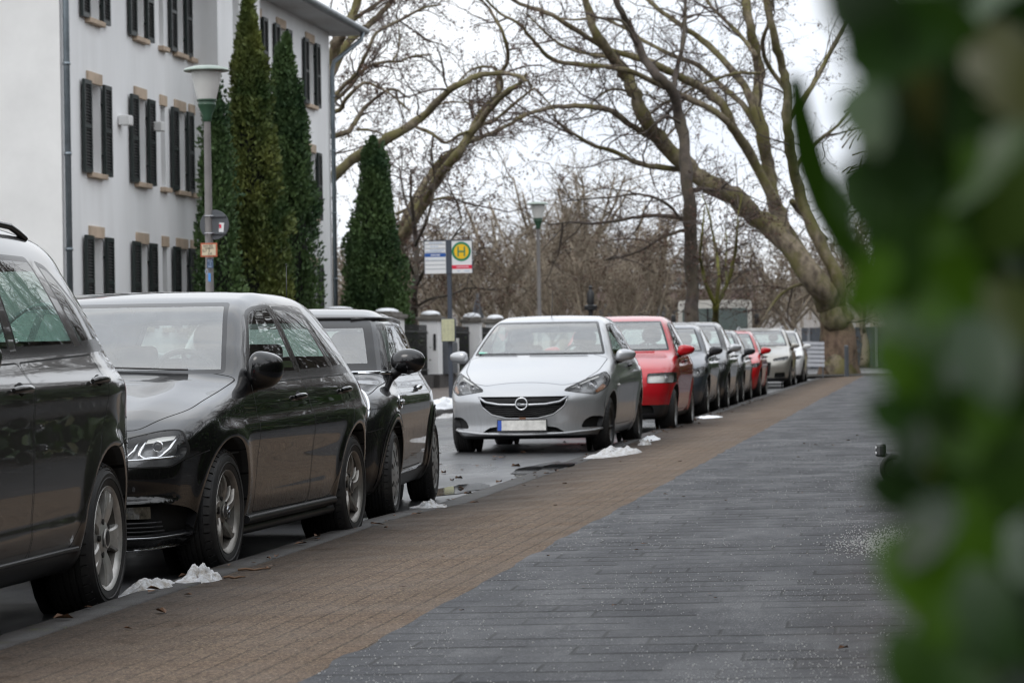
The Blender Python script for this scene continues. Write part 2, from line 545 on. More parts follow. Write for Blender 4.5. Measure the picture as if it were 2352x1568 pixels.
    def arch(s, yw, zw, Rw, depth=.26):
        n = 40
        poly = [(yw + Rw * math.cos(2 * PI * i / n), zw + Rw * math.sin(2 * PI * i / n)) for i in range(n)]
        xl = s.hw - depth
        S = s.clip(s.pick(poly, 'x', lambda c, nn: abs(c.x) > xl - .1, on=tuple(s.tags)), poly, 'x')
        S = [f for f in S if abs(f.calc_center_median().x) > xl]
        bmesh.ops.delete(s.bm, geom=S, context='FACES')
        # turn the lip inwards
        E = [e for e in s.bm.edges if len(e.link_faces) == 1 and all(abs(math.hypot(v.co.y - yw, v.co.z - zw) - Rw) < .012 and abs(v.co.x) > xl for v in e.verts)]
        lip = s.tid('lip'); made = {}
        for e in E:
            vs = []
            for v in e.verts:
                if v not in made:
                    sg = 1 if v.co.x > 0 else -1
                    made[v] = (s.bm.verts.new((v.co.x - sg * .03, yw + (v.co.y - yw) * .985, zw + (v.co.z - zw) * .985)),
                               s.bm.verts.new((sg * (xl - .02), yw + (v.co.y - yw) * .96, zw + (v.co.z - zw) * .96)))
                vs.append((v, made[v]))
            (a, (a1, a2)), (b, (b1, b2)) = vs
            for q in ((a, b, b1, a1), (a1, b1, b2, a2)):
                f = s.bm.faces.new(q); f[s.tl] = lip
    # -- objects
    def build(s, root, mats, defs):
        """defs: {part tag: (object name, parent tag or None, material key, split)}; tags listed in mats go into the body"""
        bm = s.bm
        bm.verts.ensure_lookup_table(); bm.verts.index_update()
        V = np.array([v.co for v in bm.verts])
        N = s.normal(V); N /= np.linalg.norm(N, axis=1)[:, None] + 1e-9
        s.V, s.N = V, N
        by = {}
        for f in bm.faces: by.setdefault(s.tags[f[s.tl]], []).append([v.index for v in f.verts])
        s.by = by
        def emit(name, faces, mat, parent, fm=None, off=0.0, nrm=True):
            ids = sorted({i for f in faces for i in f}); mp = {i: k for k, i in enumerate(ids)}
            return mesh_np(name, V[ids] + N[ids] * off, [tuple(mp[i] for i in f) for f in faces], mat, parent, fm=fm, normals=N[ids] if nrm else None)
        s.emit = emit
        bodyf, fm, ml = [], [], []
        for t, mk in mats.items():
            if t in by:
                if mk not in ml: ml.append(mk)
                bodyf += by[t]; fm += [ml.index(mk)] * len(by[t])
        objs = {}
        objs['body'] = emit('body', bodyf, ml, root, fm)
        for t, (nm, par, mk, split) in defs.items():
            if t not in by: continue
            groups = [by[t]]
            if split:
                groups = [[f for f in by[t] if V[f[0]][0] > 0], [f for f in by[t] if V[f[0]][0] <= 0]]
            for gi, g in enumerate(groups):
                if not g: continue
                pa = root
                if par: pa = objs.get((par, gi)) or objs.get((par, 0)) or root
                objs[(t, gi)] = emit(nm, g, mk, pa)
        return objs
    def recess(s, name, t, depth, mats, parent, only=None, dirv=None, wallm=1):
        """a hollow behind every separate patch of the cut `t`: floor pushed in by depth, walls joining it to the rim"""
        fs = s.by.get(t, [])
        if only is not None: fs = [f for f in fs if (s.V[f[0]][0] > 0) == only]
        if not fs: return None
        par = {}
        def find(i):
            while par.setdefault(i, i) != i: par[i] = par[par[i]]; i = par[i]
            return i
        for f in fs:
            for i in f[1:]: par[find(i)] = find(f[0])
        comp = {}
        for f in fs: comp.setdefault(find(f[0]), []).append(f)
        out = [s._recess(name, c, depth, mats, parent, dirv, wallm) for c in sorted(comp.values(), key=len, reverse=True) if len(c) > 2]
        return out[0] if out else None
    def _recess(s, name, fs, depth, mats, parent, dirv, wallm):
        ids = sorted({i for f in fs for i in f}); mp = {i: k for k, i in enumerate(ids)}
        n = len(ids); d = -s.N[ids] if dirv is None else np.tile(np.array(dirv, float), (n, 1))
        cen = s.V[ids].mean(0)
        fl = s.V[ids] + d * depth; fl = cen + d.mean(0) * depth * 0 + (fl - cen) * 1.0
        Vv = np.concatenate([fl, s.V[ids]])
        F = [tuple(mp[i] for i in f) for f in fs]; fm = [0] * len(F)
        ec = {}
        for f in fs:
            for a, b in zip(f, f[1:] + f[:1]):
                k = (min(a, b), max(a, b)); ec[k] = ec.get(k, []) + [(a, b)]
        for k, l in ec.items():
            if len(l) == 1:
                a, b = l[0]
                F.append((mp[a] + n, mp[b] + n, mp[b], mp[a])); fm.append(wallm)
        o = mesh_np(name, Vv, F, mats, parent, fm=fm, smooth=False)
        return o
    def strip(s, g, pts, axis, width, m=0, sign=1, lift=.002, n=None, thick=0.0):
        """a flat ribbon lying on the surface along a line of picture-plane points"""
        P = np.asarray(pts, float)
        if n:
            d = np.concatenate([[0], np.cumsum(np.linalg.norm(np.diff(P, axis=0), axis=1))])
            t = np.linspace(0, d[-1], n); P = np.stack([np.interp(t, d, P[:, i]) for i in (0, 1)], 1)
        T = np.gradient(P, axis=0); T /= np.linalg.norm(T, axis=1)[:, None] + 1e-9
        Nn = np.stack([-T[:, 1], T[:, 0]], 1)
        A, na = s.solve(P + Nn * width / 2, axis, sign); B, nb = s.solve(P - Nn * width / 2, axis, sign)
        A = A + na * lift; B = B + nb * lift
        V = np.concatenate([A, B]); k = len(A)
        F = [(i, i + 1, k + i + 1, k + i) for i in range(k - 1)]
        g.add(V, F, m)
    def rod(s, g, pts, axis, r, m=0, sign=1, lift=0.0, n=None, nt=8, off=None):
        P = np.asarray(pts, float)
        if n:
            d = np.concatenate([[0], np.cumsum(np.linalg.norm(np.diff(P, axis=0), axis=1))])
            t = np.linspace(0, d[-1], n); P = np.stack([np.interp(t, d, P[:, i]) for i in (0, 1)], 1)
        A, na = s.solve(P, axis, sign)
        A = A + na * lift
        if off is not None: A = A + np.array(off)
        g.tube(A, r, nt, m)

# ---------------------------------------------------------------- wheels
def spoke(g, a, r0, r1, w0, w1, d0, d1, th, m=0, twist=0.0):
    """one spoke from hub radius r0 to rim radius r1 at angle a; x is outward"""
    k = 7; V = []
    for i in range(k):
        t = i / (k - 1); r = r0 + (r1 - r0) * t
        w = (w0 + (w1 - w0) * t) / 2; d = d0 + (d1 - d0) * t + .012 * math.sin(PI * t)
        aa = a + twist * t * t
        e = Vector((0, math.cos(aa), math.sin(aa))); q = Vector((0, -math.sin(aa), math.cos(aa)))
        for (s, dx) in ((-1, -th), (-1, -.008), (-.72, 0), (.72, 0), (1, -.008), (1, -th)):
            V.append(e * r + q * (w * s) + Vector((d + dx, 0, 0)))
    F = [(i * 6 + j, i * 6 + (j + 1) % 6, (i + 1) * 6 + (j + 1) % 6, (i + 1) * 6 + j) for i in range(k - 1) for j in range(6)]
    g.add(V, F, m)

def make_wheel(style, R, w, rr, mats):
    """returns list of (name, object) meshes in wheel space: axis x, outer face at +x = w/2"""
    Mx = Matrix.Rotation(PI / 2, 4, 'Y')
    h = w / 2
    g = G()
    prof = [(rr - .012, -h + .015), (rr + .004, -h + .004), (rr + (R - rr) * .55, -h - .004), (R - .028, -h + .008), (R - .008, -h + .03)]
    for k in range(5):
        x0 = -h + .036 + k * (w - .072) / 5; x1 = x0 + (w - .072) / 5
        prof += [(R - .001, x0 + .004), (R, (x0 + x1) / 2), (R - .001, x1 - .004)]
        if k < 4: prof += [(R - .008, x1 - .002), (R - .008, x1 + .002)]
    prof += [(R - .008, h - .03), (R - .022, h - .012), (R - .03, h - .003), (R - .033, h - .006), (rr + (R - rr) * .55, h + .005), (rr + (R - rr) * .40, h + .004),
             (rr + (R - rr) * .38, h + .0065), (rr + (R - rr) * .33, h + .0065), (rr + (R - rr) * .31, h + .003), (rr + .006, h - .002), (rr - .012, h - .015)]
    g.lathe(prof, 56, 0, Mx)
    # tread blocks along both shoulders
    nb = 44
    for k in range(nb):
        a = 2 * PI * k / nb
        for sx in (-1, 1):
            Mt = Matrix.Rotation(-a, 3, 'X') 
            c = Mt @ Vector((sx * (h - .026), 0, R - .012))
            g.box(c, (.034, 2 * PI * R / nb * .78, .015), 0, M=Mt @ Matrix.Rotation(sx * .5, 3, 'Y'))
    tyre = g
    r = G()
    # barrel and lip
    r.lathe([(rr - .02, -h + .02), (rr - .045, -h + .05), (rr - .05, 0), (rr - .03, h - .035), (rr - .022, h - .024)], 48, 2, Mx)
    r.lathe([(rr - .022, h - .024), (rr - .014, h - .012), (rr - .004, h - .004), (rr + .002, h - .001), (rr + .004, h - .006)], 48, 0, Mx)
    r.lathe([(0, h - .10), (rr - .05, h - .10)], 24, 1, Mx)
    fl = {'five_wide': h - .012, 'five_twist': h - .022, 'cover': h - .004, 'steel': h - .03, 'ten': h - .012}[style]
    if style == 'five_wide':
        for k in range(5):
            a = PI / 2 + 2 * PI * k / 5
            for sd in (-1, 1):
                spoke(r, a + sd * .115, .045, rr - .018, .05, .062, fl - .02, fl, .035, 0, sd * .045)
            spoke(r, a, .05, rr - .02, .05, .05, fl - .032, fl - .014, .02, 0)
        hub = .062
    elif style == 'five_twist':
        for k in range(5):
            a = PI / 2 + .3 + 2 * PI * k / 5
            spoke(r, a - .12, .04, rr - .018, .052, .034, fl - .015, fl + .008, .035, 0, .42)
            spoke(r, a + .18, .04, rr - .02, .038, .026, fl - .026, fl - .006, .03, 0, .30)
        hub = .055
    elif style == 'ten':
        for k in range(10):
            spoke(r, 2 * PI * k / 10, .05, rr - .018, .045, .034, fl - .02, fl, .03, 0)
        hub = .06
    elif style == 'cover':
        r.lathe([(0, fl + .012), (.05, fl + .012), (.075, fl + .004), (.10, fl + .008), (rr - .05, fl + .006), (rr - .012, fl - .002), (rr, fl - .006)], 48, 0, Mx)
        for k in range(8):
            a = 2 * PI * k / 8
            c = Vector((fl + .004, math.cos(a) * (rr - .065), math.sin(a) * (rr - .065)))
            r.ball(c, (.006, .034, .020), 1, 10, 6, Matrix.Rotation(a, 3, 'X'))
            c = Vector((fl + .006, math.cos(a + .39) * .095, math.sin(a + .39) * .095))
            r.ball(c, (.004, .022, .012), 1, 8, 6, Matrix.Rotation(a + .39, 3, 'X'))
        hub = .04
    else:
        r.lathe([(0, fl), (.07, fl), (.09, fl - .02), (rr - .05, fl - .01), (rr - .02, fl - .03)], 40, 0, Mx)
        for k in range(10):
            a = 2 * PI * k / 10
            r.ball((fl - .012, math.cos(a) * (rr - .05), math.sin(a) * (rr - .05)), (.006, .016, .016), 1, 8, 6)
        hub = .045
    if style in ('five_wide', 'five_twist', 'ten'):
        r.lathe([(0, fl - .004), (hub + .004, fl - .006), (hub + .03, fl - .02), (hub + .035, fl - .05)], 30, 0, Mx)
        for k in range(5):
            a = PI / 2 + .63 + 2 * PI * k / 5
            r.lathe([(0, .0), (.013, 0), (.014, -.01)], 10, 1, Matrix.Translation((fl - .004, math.cos(a) * (hub + .012), math.sin(a) * (hub + .012))) @ Mx)
    cap = G()
    cap.lathe([(0, fl + .009), (hub * .5, fl + .009), (hub * .56, fl + .006)], 24, 0, Mx)
    cap.lathe([(hub * .56, fl + .008), (hub * .68, fl + .008), (hub * .70, fl + .002)], 24, 1, Mx)
    return [('tyre', tyre, [M['tyre']], 42), ('rim', r, [mats[0], M['brake'], M['barrel']], 35), ('hub_cap', cap, [M['plastic'], mats[0]], 40)]

def add_wheels(root, P, style, mats, extra_cap=None):
    R, w, rr = P['R'], P['tw'], P['rr']
    protos = None
    xo = P['W'] / 2 - P.get('tuck', .035) - w / 2
    hw_ = []
    for (yw, sx) in ((P['fw'], 1), (P['rw'], 1), (P['fw'], -1), (P['rw'], -1)):
        we = empty('wheel', (sx * xo, yw, R - .012), 0 if sx > 0 else PI, root)
        if protos is None:
            protos = []
            for nm, g, ms, au in make_wheel(style, R, w, rr, mats):
                protos.append(g.obj(nm, ms, we, auto=au))
            if extra_cap: extra_cap(protos[2], R, w)
        else:
            for p in protos:
                c = p.copy(); COL.objects.link(c); c.parent = we
        we.rotation_euler = (random.uniform(0, 6.28) * sx, 0, 0 if sx > 0 else PI) if not (yw == P.get('spin0')) else (0, 0, 0)
        hw_.append(we)
    return hw_

# ---------------------------------------------------------------- loose car parts
def wing_mirror(root, B, y, z, mat, out=.20, size=(.115, .085, .082), stalk=True, side=1, round_=False, droop=0.0, zoff=.05, yoff=0.0, name='wing_mirror'):
    (V,), _ = B.solve([(y, z)], 'x', 1)
    c = Vector((side * (V[0] + out), y - .02 + yoff, z + zoff))
    g = G()
    nu, nv = 28, 16
    W = []
    for i in range(nv + 1):
        t = PI * i / nv
        for j in range(nu):
            p = 2 * PI * j / nu
            e = .72 if not round_ else .95
            sp = lambda a, e: math.copysign(abs(a)**e, a)
            x = sp(math.sin(t), e) * sp(math.cos(p), e); yy = sp(math.sin(t), e) * sp(math.sin(p), e); zz = sp(math.cos(t), e)
            q = Vector((x * size[0], yy * size[1], zz * size[2]))
            if q.y > 0: q.y *= .25                                   # flat glass side faces the driver
            if not round_:
                q.z *= 1 - .22 * (x * side)                          # taper outward
                q.y += .03 * (x * side) * 1.0
                q.x += side * .012 * zz
            W.append(q + c)
    F = [(i * nu + j, (i + 1) * nu + j, (i + 1) * nu + (j + 1) % nu, i * nu + (j + 1) % nu) for i in range(nv) for j in range(nu)]
    g.add(W, F, 0)
    o = g.obj(name, [mat], root, auto=60)
    s = G()
    a = Vector((side * (V[0] - .02), y + .02, z - .02)); b = c + Vector((-side * size[0] * .55, .01, -size[2] * .72))
    s.tube([a, a.lerp(b, .35) + Vector((0, 0, -.012)), b, b + Vector((side * .05, 0, .02))], [.042, .034, .032, .026], 10, 0)
    s.obj('mirror_foot', [M['plastic']], o, auto=60)
    gl = G(); gl.ball(c + Vector((0, size[1] * .24, 0)), (size[0] * .85, .004, size[2] * .82), 0, 20, 8)
    gl.obj('mirror_glass', [M['mirror']], o, smooth=True)
    return o

def door_handle(parent, B, y, z, mat, L=.19, side=1, drop=0.0):
    g = G()
    ys = np.linspace(y - L / 2, y + L / 2, 9)
    A, N = B.solve([(a, z + drop * (a - y)) for a in ys], 'x', side)
    lift = .028 * np.sin(np.linspace(.12, PI - .12, 9))**.6
    g.tube(A + N * (lift + .002)[:, None], [.010, .015, .0165, .0165, .0165, .0165, .0165, .016, .012], 10, 0)
    (c,), (n,) = B.solve([(y + .01, z)], 'x', side)
    g.ball(c - n * .006, (.012, .055, .034), 1, 14, 8)
    return g.obj('door_handle', [mat, M['gap']], parent, auto=60)

def car_inside(root, B, P, wheel_x=.36):
    """seats, dashboard and steering wheel seen through the panes"""
    hw = P['W'] / 2; yc = P['cowl']; zb = P['belt']
    g = G()
    g.box((0, (yc + P['L'] - .3) / 2 + .05, .30), (P['W'] - .30, P['L'] - yc - .9, .14), 0)
    g.box((0, yc + 1.4, .5), (.16, 1.6, .28), 0)
    o = g.obj('cabin_floor', [M['dash']], root)
    d = G()
    d.box((0, yc + .34, zb - .12), (P['W'] - .28, .55, .20), 0, bev=.06)
    d.ball((wheel_x, yc + .42, zb - .02), (.2, .2, .06), 0)
    d.obj('dashboard', [M['dash']], root, auto=50)
    sw = G()
    yw, zw = yc + .78, zb - .01
    tilt = Matrix.Translation((wheel_x, yw, zw)) @ Matrix.Rotation(RAD(-66), 4, 'X')
    ring = [tilt @ Vector((.185 * math.cos(a), .185 * math.sin(a), 0)) for a in np.linspace(0, 2 * PI, 33)]
    sw.tube(ring, .016, 8, 0, cap=False)
    sw.ball(tilt @ Vector((0, 0, -.02)), (.07, .03, .06), 0)
    for a in (0, PI, -PI / 2):
        sw.tube([tilt @ Vector((0, 0, -.02)), tilt @ Vector((.18 * math.cos(a), .18 * math.sin(a), 0))], .014, 6, 0)
    sw.obj('steering_wheel', [M['dash']], root, auto=60)
    ys = P.get('seat_y', yc + 1.28)
    hz = P.get('head_z', P['H'] - .27)
    def seat(x, y, wd=.25, head=True, name='seat'):
        s = G()
        s.ball((x, y - .25, .50), (wd, .30, .11), 0, 16, 10)
        T = Matrix.Rotation(RAD(-14), 3, 'X')
        V0 = Vector((x, y + .05, .80))
        pts = []
        s.ball(V0, (wd * .98, .10, .36), 0, 18, 12, T)
        if head:
            c = Vector((x, y + .155, hz))
            sp = lambda a, e: math.copysign(abs(a)**e, a)
            nu, nv = 20, 12; W = []
            for i in range(nv + 1):
                t = PI * i / nv
                for j in range(nu):
                    p = 2 * PI * j / nu
                    W.append(c + T @ Vector((.135 * sp(math.sin(t), .7) * sp(math.cos(p), .75), .05 * sp(math.sin(t), .7) * sp(math.sin(p), .75), .10 * sp(math.cos(t), .8))))
            s.add(W, [(i * nu + j, (i + 1) * nu + j, (i + 1) * nu + (j + 1) % nu, i * nu + (j + 1) % nu) for i in range(nv) for j in range(nu)], 0)
            for dx in (-.05, .05):
                s.tube([c + Vector((dx, -.01, -.02)), c + Vector((dx, -.05, -.20))], .007, 6, 1)
        s.obj(name, [M['interior'], M['satin']], root, auto=60)
    seat(wheel_x, ys); seat(-wheel_x, ys)
    yr = min(P.get('rear_seat_y', ys + .82), P['L'] - .75)
    b = G()
    b.box((0, yr - .2, .48), (P['W'] - .42, .5, .16), 0, bev=.05)
    b.box((0, yr + .12, .74), (P['W'] - .44, .16, .5), 0, bev=.06, M=Matrix.Rotation(RAD(-14), 3, 'X'))
    for x in (-.38, .38):
        b.box((x, yr + .20, min(hz - .06, 1.08)), (.24, .08, .14), 0, bev=.035)
    b.obj('rear_bench', [M['interior']], root, auto=50)
    m = G()
    m.box((0, yc + .98, P['top_ws'] - .075), (.24, .03, .065), 0, bev=.012)
    m.tube([(0, yc + .97, P['top_ws'] - .06), (0, yc + .93, P['top_ws'] - .02)], .01, 6, 0)
    m.obj('rear_view_mirror', [M['dash']], root, auto=50)

def under(root, B, P):
    hw = P['W'] / 2
    for yw in (P['fw'], P['rw']):
        g = G()
        for sx in (-1, 1):
            g.lathe([(0, 0), (P['R'] + .06, 0)], 24, 0, Matrix.Translation((sx * (hw - .27), yw, P['R'] + .03)) @ Matrix.Rotation(PI / 2, 4, 'Y'))
        g.tube([(-hw + .2, yw, P['R']), (hw - .2, yw, P['R'])], .04, 8, 0)
        g.obj('axle', [M['gap']], root)

def number_plate(root, B, z, x=0.0, w=.52, h=.11, tilt=8, lift=.02):
    (c,), _ = B.solve([(x, z)], 'y', -1)
    T = Matrix.Rotation(RAD(-tilt), 3, 'X')
    g = G(); c = Vector(c) + Vector((0, -lift, 0))
    g.box(c, (w + .02, .014, h + .02), 0, bev=.004, M=T)
    g.box(c + T @ Vector((.02, -.0085, 0)), (w - .045, .006, h - .004), 1, M=T)
    g.box(c + T @ Vector((-w / 2 + .022, -.0085, 0)), (.042, .006, h - .004), 2, M=T)
    return g.obj('number_plate', [M['plastic'], M['plate'], M['plate_blue']], root)

def wiper(root, B, pts, parent=None):
    g = G()
    B.rod(g, pts, 'y', .0055, 0, -1, lift=.014, n=9, nt=6)
    return g.obj('wiper', [M['plastic']], root)

def side_width(B, z, y):
    P = B.P
    return float(B.hw + B.side(np.array([z]))[0] - B.green(np.array([y]))[0] * min(1, max(0, (z - P['belt']) / .4)))
# ---------------------------------------------------------------- the parked cars
GROUP_CARS = 'cars parked along the kerb'
SIDE = [(.0, -.16), (.17, -.105), (.25, -.06), (.40, -.025), (.55, -.008), (.68, 0), (.80, -.010), (.90, -.035), (.97, -.07), (1.1, -.12), (1.25, -.185), (1.38, -.25), (1.45, -.30), (1.6, -.42)]

def scaled(prof, ky=1.0, kz=1.0, oy=0.0, oz=0.0):
    return [(a * ky + oy, b * kz + oz) for a, b in prof]

nx_side = lambda c, n: abs(n.x) > .42
nx_any = lambda c, n: abs(n.x) > .2
ny_front = lambda c, n: n.y < -.12
ny_rear = lambda c, n: n.y > .15

def shell(P, h):
    """the body with windows, doors and arches cut; P carries the outlines"""
    P['wheels'] = [(P['fw'], P['R'], P['Ra']), (P['rw'], P['R'], P['Ra'])]
    B = Body(P).mesh(h)
    z0, z1 = P['cowl_z'], P['top_ws']
    zs = np.linspace(z0, z1, 8)
    wm = P.get('ws_margin', .06)
    ed = [(side_width(B, z, P['cowl'] + .45) - wm, z) for z in zs]
    poly = ed + [(-a, b) for a, b in ed[::-1]]
    i0, i1 = 7, 8
    rp = [.05] + [0] * 6 + [.07, .07] + [0] * 6 + [.05]
    poly = round_poly(poly, rp)
    B.cut('windscreen', poly, 'y', lambda c, n: n.y < -.2 and n.z > .15 and c.y < P['L'] * .55, P.get('frit', .03), 'frit')
    rz0, rz1 = P['rear_win']
    ed = [(side_width(B, z, P['L'] - .5) - P.get('rw_margin', .13), z) for z in np.linspace(rz0, rz1, 6)]
    B.cut('rear_window', round_poly(ed + [(-a, b) for a, b in ed[::-1]], .05), 'y', lambda c, n: n.y > .2 and c.y > P['L'] * .6, .025, 'frit')
    for i, (poly, r) in enumerate(P['windows']):
        B.cut('side_window%d' % i, round_poly(poly, r), 'x', nx_side, P.get('trim_w', .02), 'trim')
    for poly in P.get('trims', []):
        B.cut('trim', poly, 'x', nx_side)
    for i, (poly, r) in enumerate(P['doors']):
        B.cut('door%d' % i, round_poly(poly, r), 'x', nx_side, .007)
    for poly, r in P.get('cladding', []):
        B.cut('cladding', round_poly(poly, r), 'x', nx_any, on=('body', 'gap') + tuple('door%d' % i for i in range(len(P['doors']))))
    B.P = P
    return B

def close(B, root, P, paint_key, style, wheel_mats, h_in=True, extra_defs=None, extra_mats=None, side_glass='glass_side', rear_glass='glass_side', mirror_mat=None, cap=None, rest_glass=None):
    for yw in (P['fw'], P['rw']): B.arch(yw, P['R'] + .012, P['Ra'])
    mats = {'body': paint_key, 'gap': 'gap', 'frit': 'trim', 'trim': 'trim', 'lip': 'gap', 'cladding': 'plastic'}
    if extra_mats: mats.update(extra_mats)
    mats = {k: M[v] for k, v in mats.items()}
    defs = {}
    for i in range(len(P['doors'])): defs['door%d' % i] = ('door', None, M[paint_key], True)
    defs['windscreen'] = ('windscreen', None, M['glass_front'], False)
    defs['rear_window'] = ('rear_window', None, M[rear_glass], False)
    for i in range(len(P['windows'])):
        par = P['win_door'][i]
        defs['side_window%d' % i] = ('window' if par is not None else 'side_window', None if par is None else 'door%d' % par, M[side_glass if i < 2 else (rest_glass or side_glass)], True)
    if extra_defs: defs.update(extra_defs)
    objs = B.build(root, mats, defs)
    add_wheels(root, P, style, wheel_mats, cap)
    under(root, B, P)
    if h_in: car_inside(root, B, P)
    return objs

def badge_ring(g, c, r, nrm_tilt, kind):
    T = Matrix.Rotation(RAD(-nrm_tilt), 3, 'X'); c = Vector(c)
    ring = [c + T @ Vector((r * math.cos(a), 0, r * math.sin(a))) for a in np.linspace(0, 2 * PI, 37)]
    g.tube(ring, r * .13, 8, 0, cap=False)
    q = lambda x, z: c + T @ Vector((x * r, -.004, z * r))
    if kind == 'bolt':
        for pts in ([(-1.12, .10), (.42, .10), (.10, -.02), (-.85, -.02)], [(1.12, -.10), (-.42, -.10), (-.10, .02), (.85, .02)]):
            V = [q(*p) for p in pts]; W = [v + T @ Vector((0, .008, 0)) for v in V]
            k = 4; g.add(V + W, [(0, 1, 2, 3), (7, 6, 5, 4)] + [(i, i + 4, (i + 1) % 4 + 4, (i + 1) % 4) for i in range(4)], 0)
    if kind == 'vw':
        for pts in ([(-.38, .82), (0, .12), (.38, .82)], [(-.86, .30), (-.42, -.78), (0, -.02), (.42, -.78), (.86, .30)]):
            g.tube([q(*p) for p in pts], r * .085, 5, 0)

def vw_cap(o, R, w):
    g = G()
    ring = [Vector((w / 2 + .0, .029 * math.cos(a), .029 * math.sin(a))) for a in np.linspace(0, 2 * PI, 25)]
    g.tube(ring, .0028, 5, 0, cap=False)
    for pts in ([(-.38, .82), (0, .12), (.38, .82)], [(-.86, .30), (-.42, -.78), (0, -.02), (.42, -.78), (.86, .30)]):
        g.tube([(w / 2, a * .029, b * .029) for a, b in pts], .0026, 5, 0)
    g.obj('emblem', [M['satin']], o.parent)

def lamp_parts(root, B, t, mats=None, depth=.05, bowls=(), lens='lamp_glass', name='headlight', label=None):
    """both lamps of a cut tag: hollow, bowls inside, clear cover"""
    for side in (True, False):
        o = B.recess(name, t, depth, [M['lamp_bowl'] if mats is None else mats[0], M['plastic'] if mats is None else mats[1]], root, only=side)
        if o is None: continue
        fs = [f for f in B.by[t] if (B.V[f[0]][0] > 0) == side]
        B.emit('lamp_cover', fs, M[lens], o)
        sg = 1 if side else -1
        g = G()
        for (x, z, r, kind) in bowls:
            (c,), (n,) = B.solve([(sg * x, z)], 'y', -1)
            c = Vector(c) + Vector((0, depth * .75, 0))
            if kind == 'bowl':
                g.lathe([(r, 0), (r * .96, .005), (r * .8, .03), (r * .5, .05), (r * .2, .056), (0, .056)], 20, 0, Matrix.Translation(c) @ Matrix.Rotation(-PI / 2, 4, 'X'))
                g.ball(c + Vector((0, .015, 0)), r * .28, 0, 10, 6)
            elif kind == 'ball':
                g.ball(c, (r, r * .6, r), 1, 16, 10)
                g.lathe([(r * 1.25, 0), (r * 1.05, -.012), (r * 1.0, 0)], 24, 0, Matrix.Translation(c) @ Matrix.Rotation(-PI / 2, 4, 'X'))
        if g.v: g.obj('reflector', [M['lamp_chrome'], M['trim']], o, smooth=True)
        yield side, o

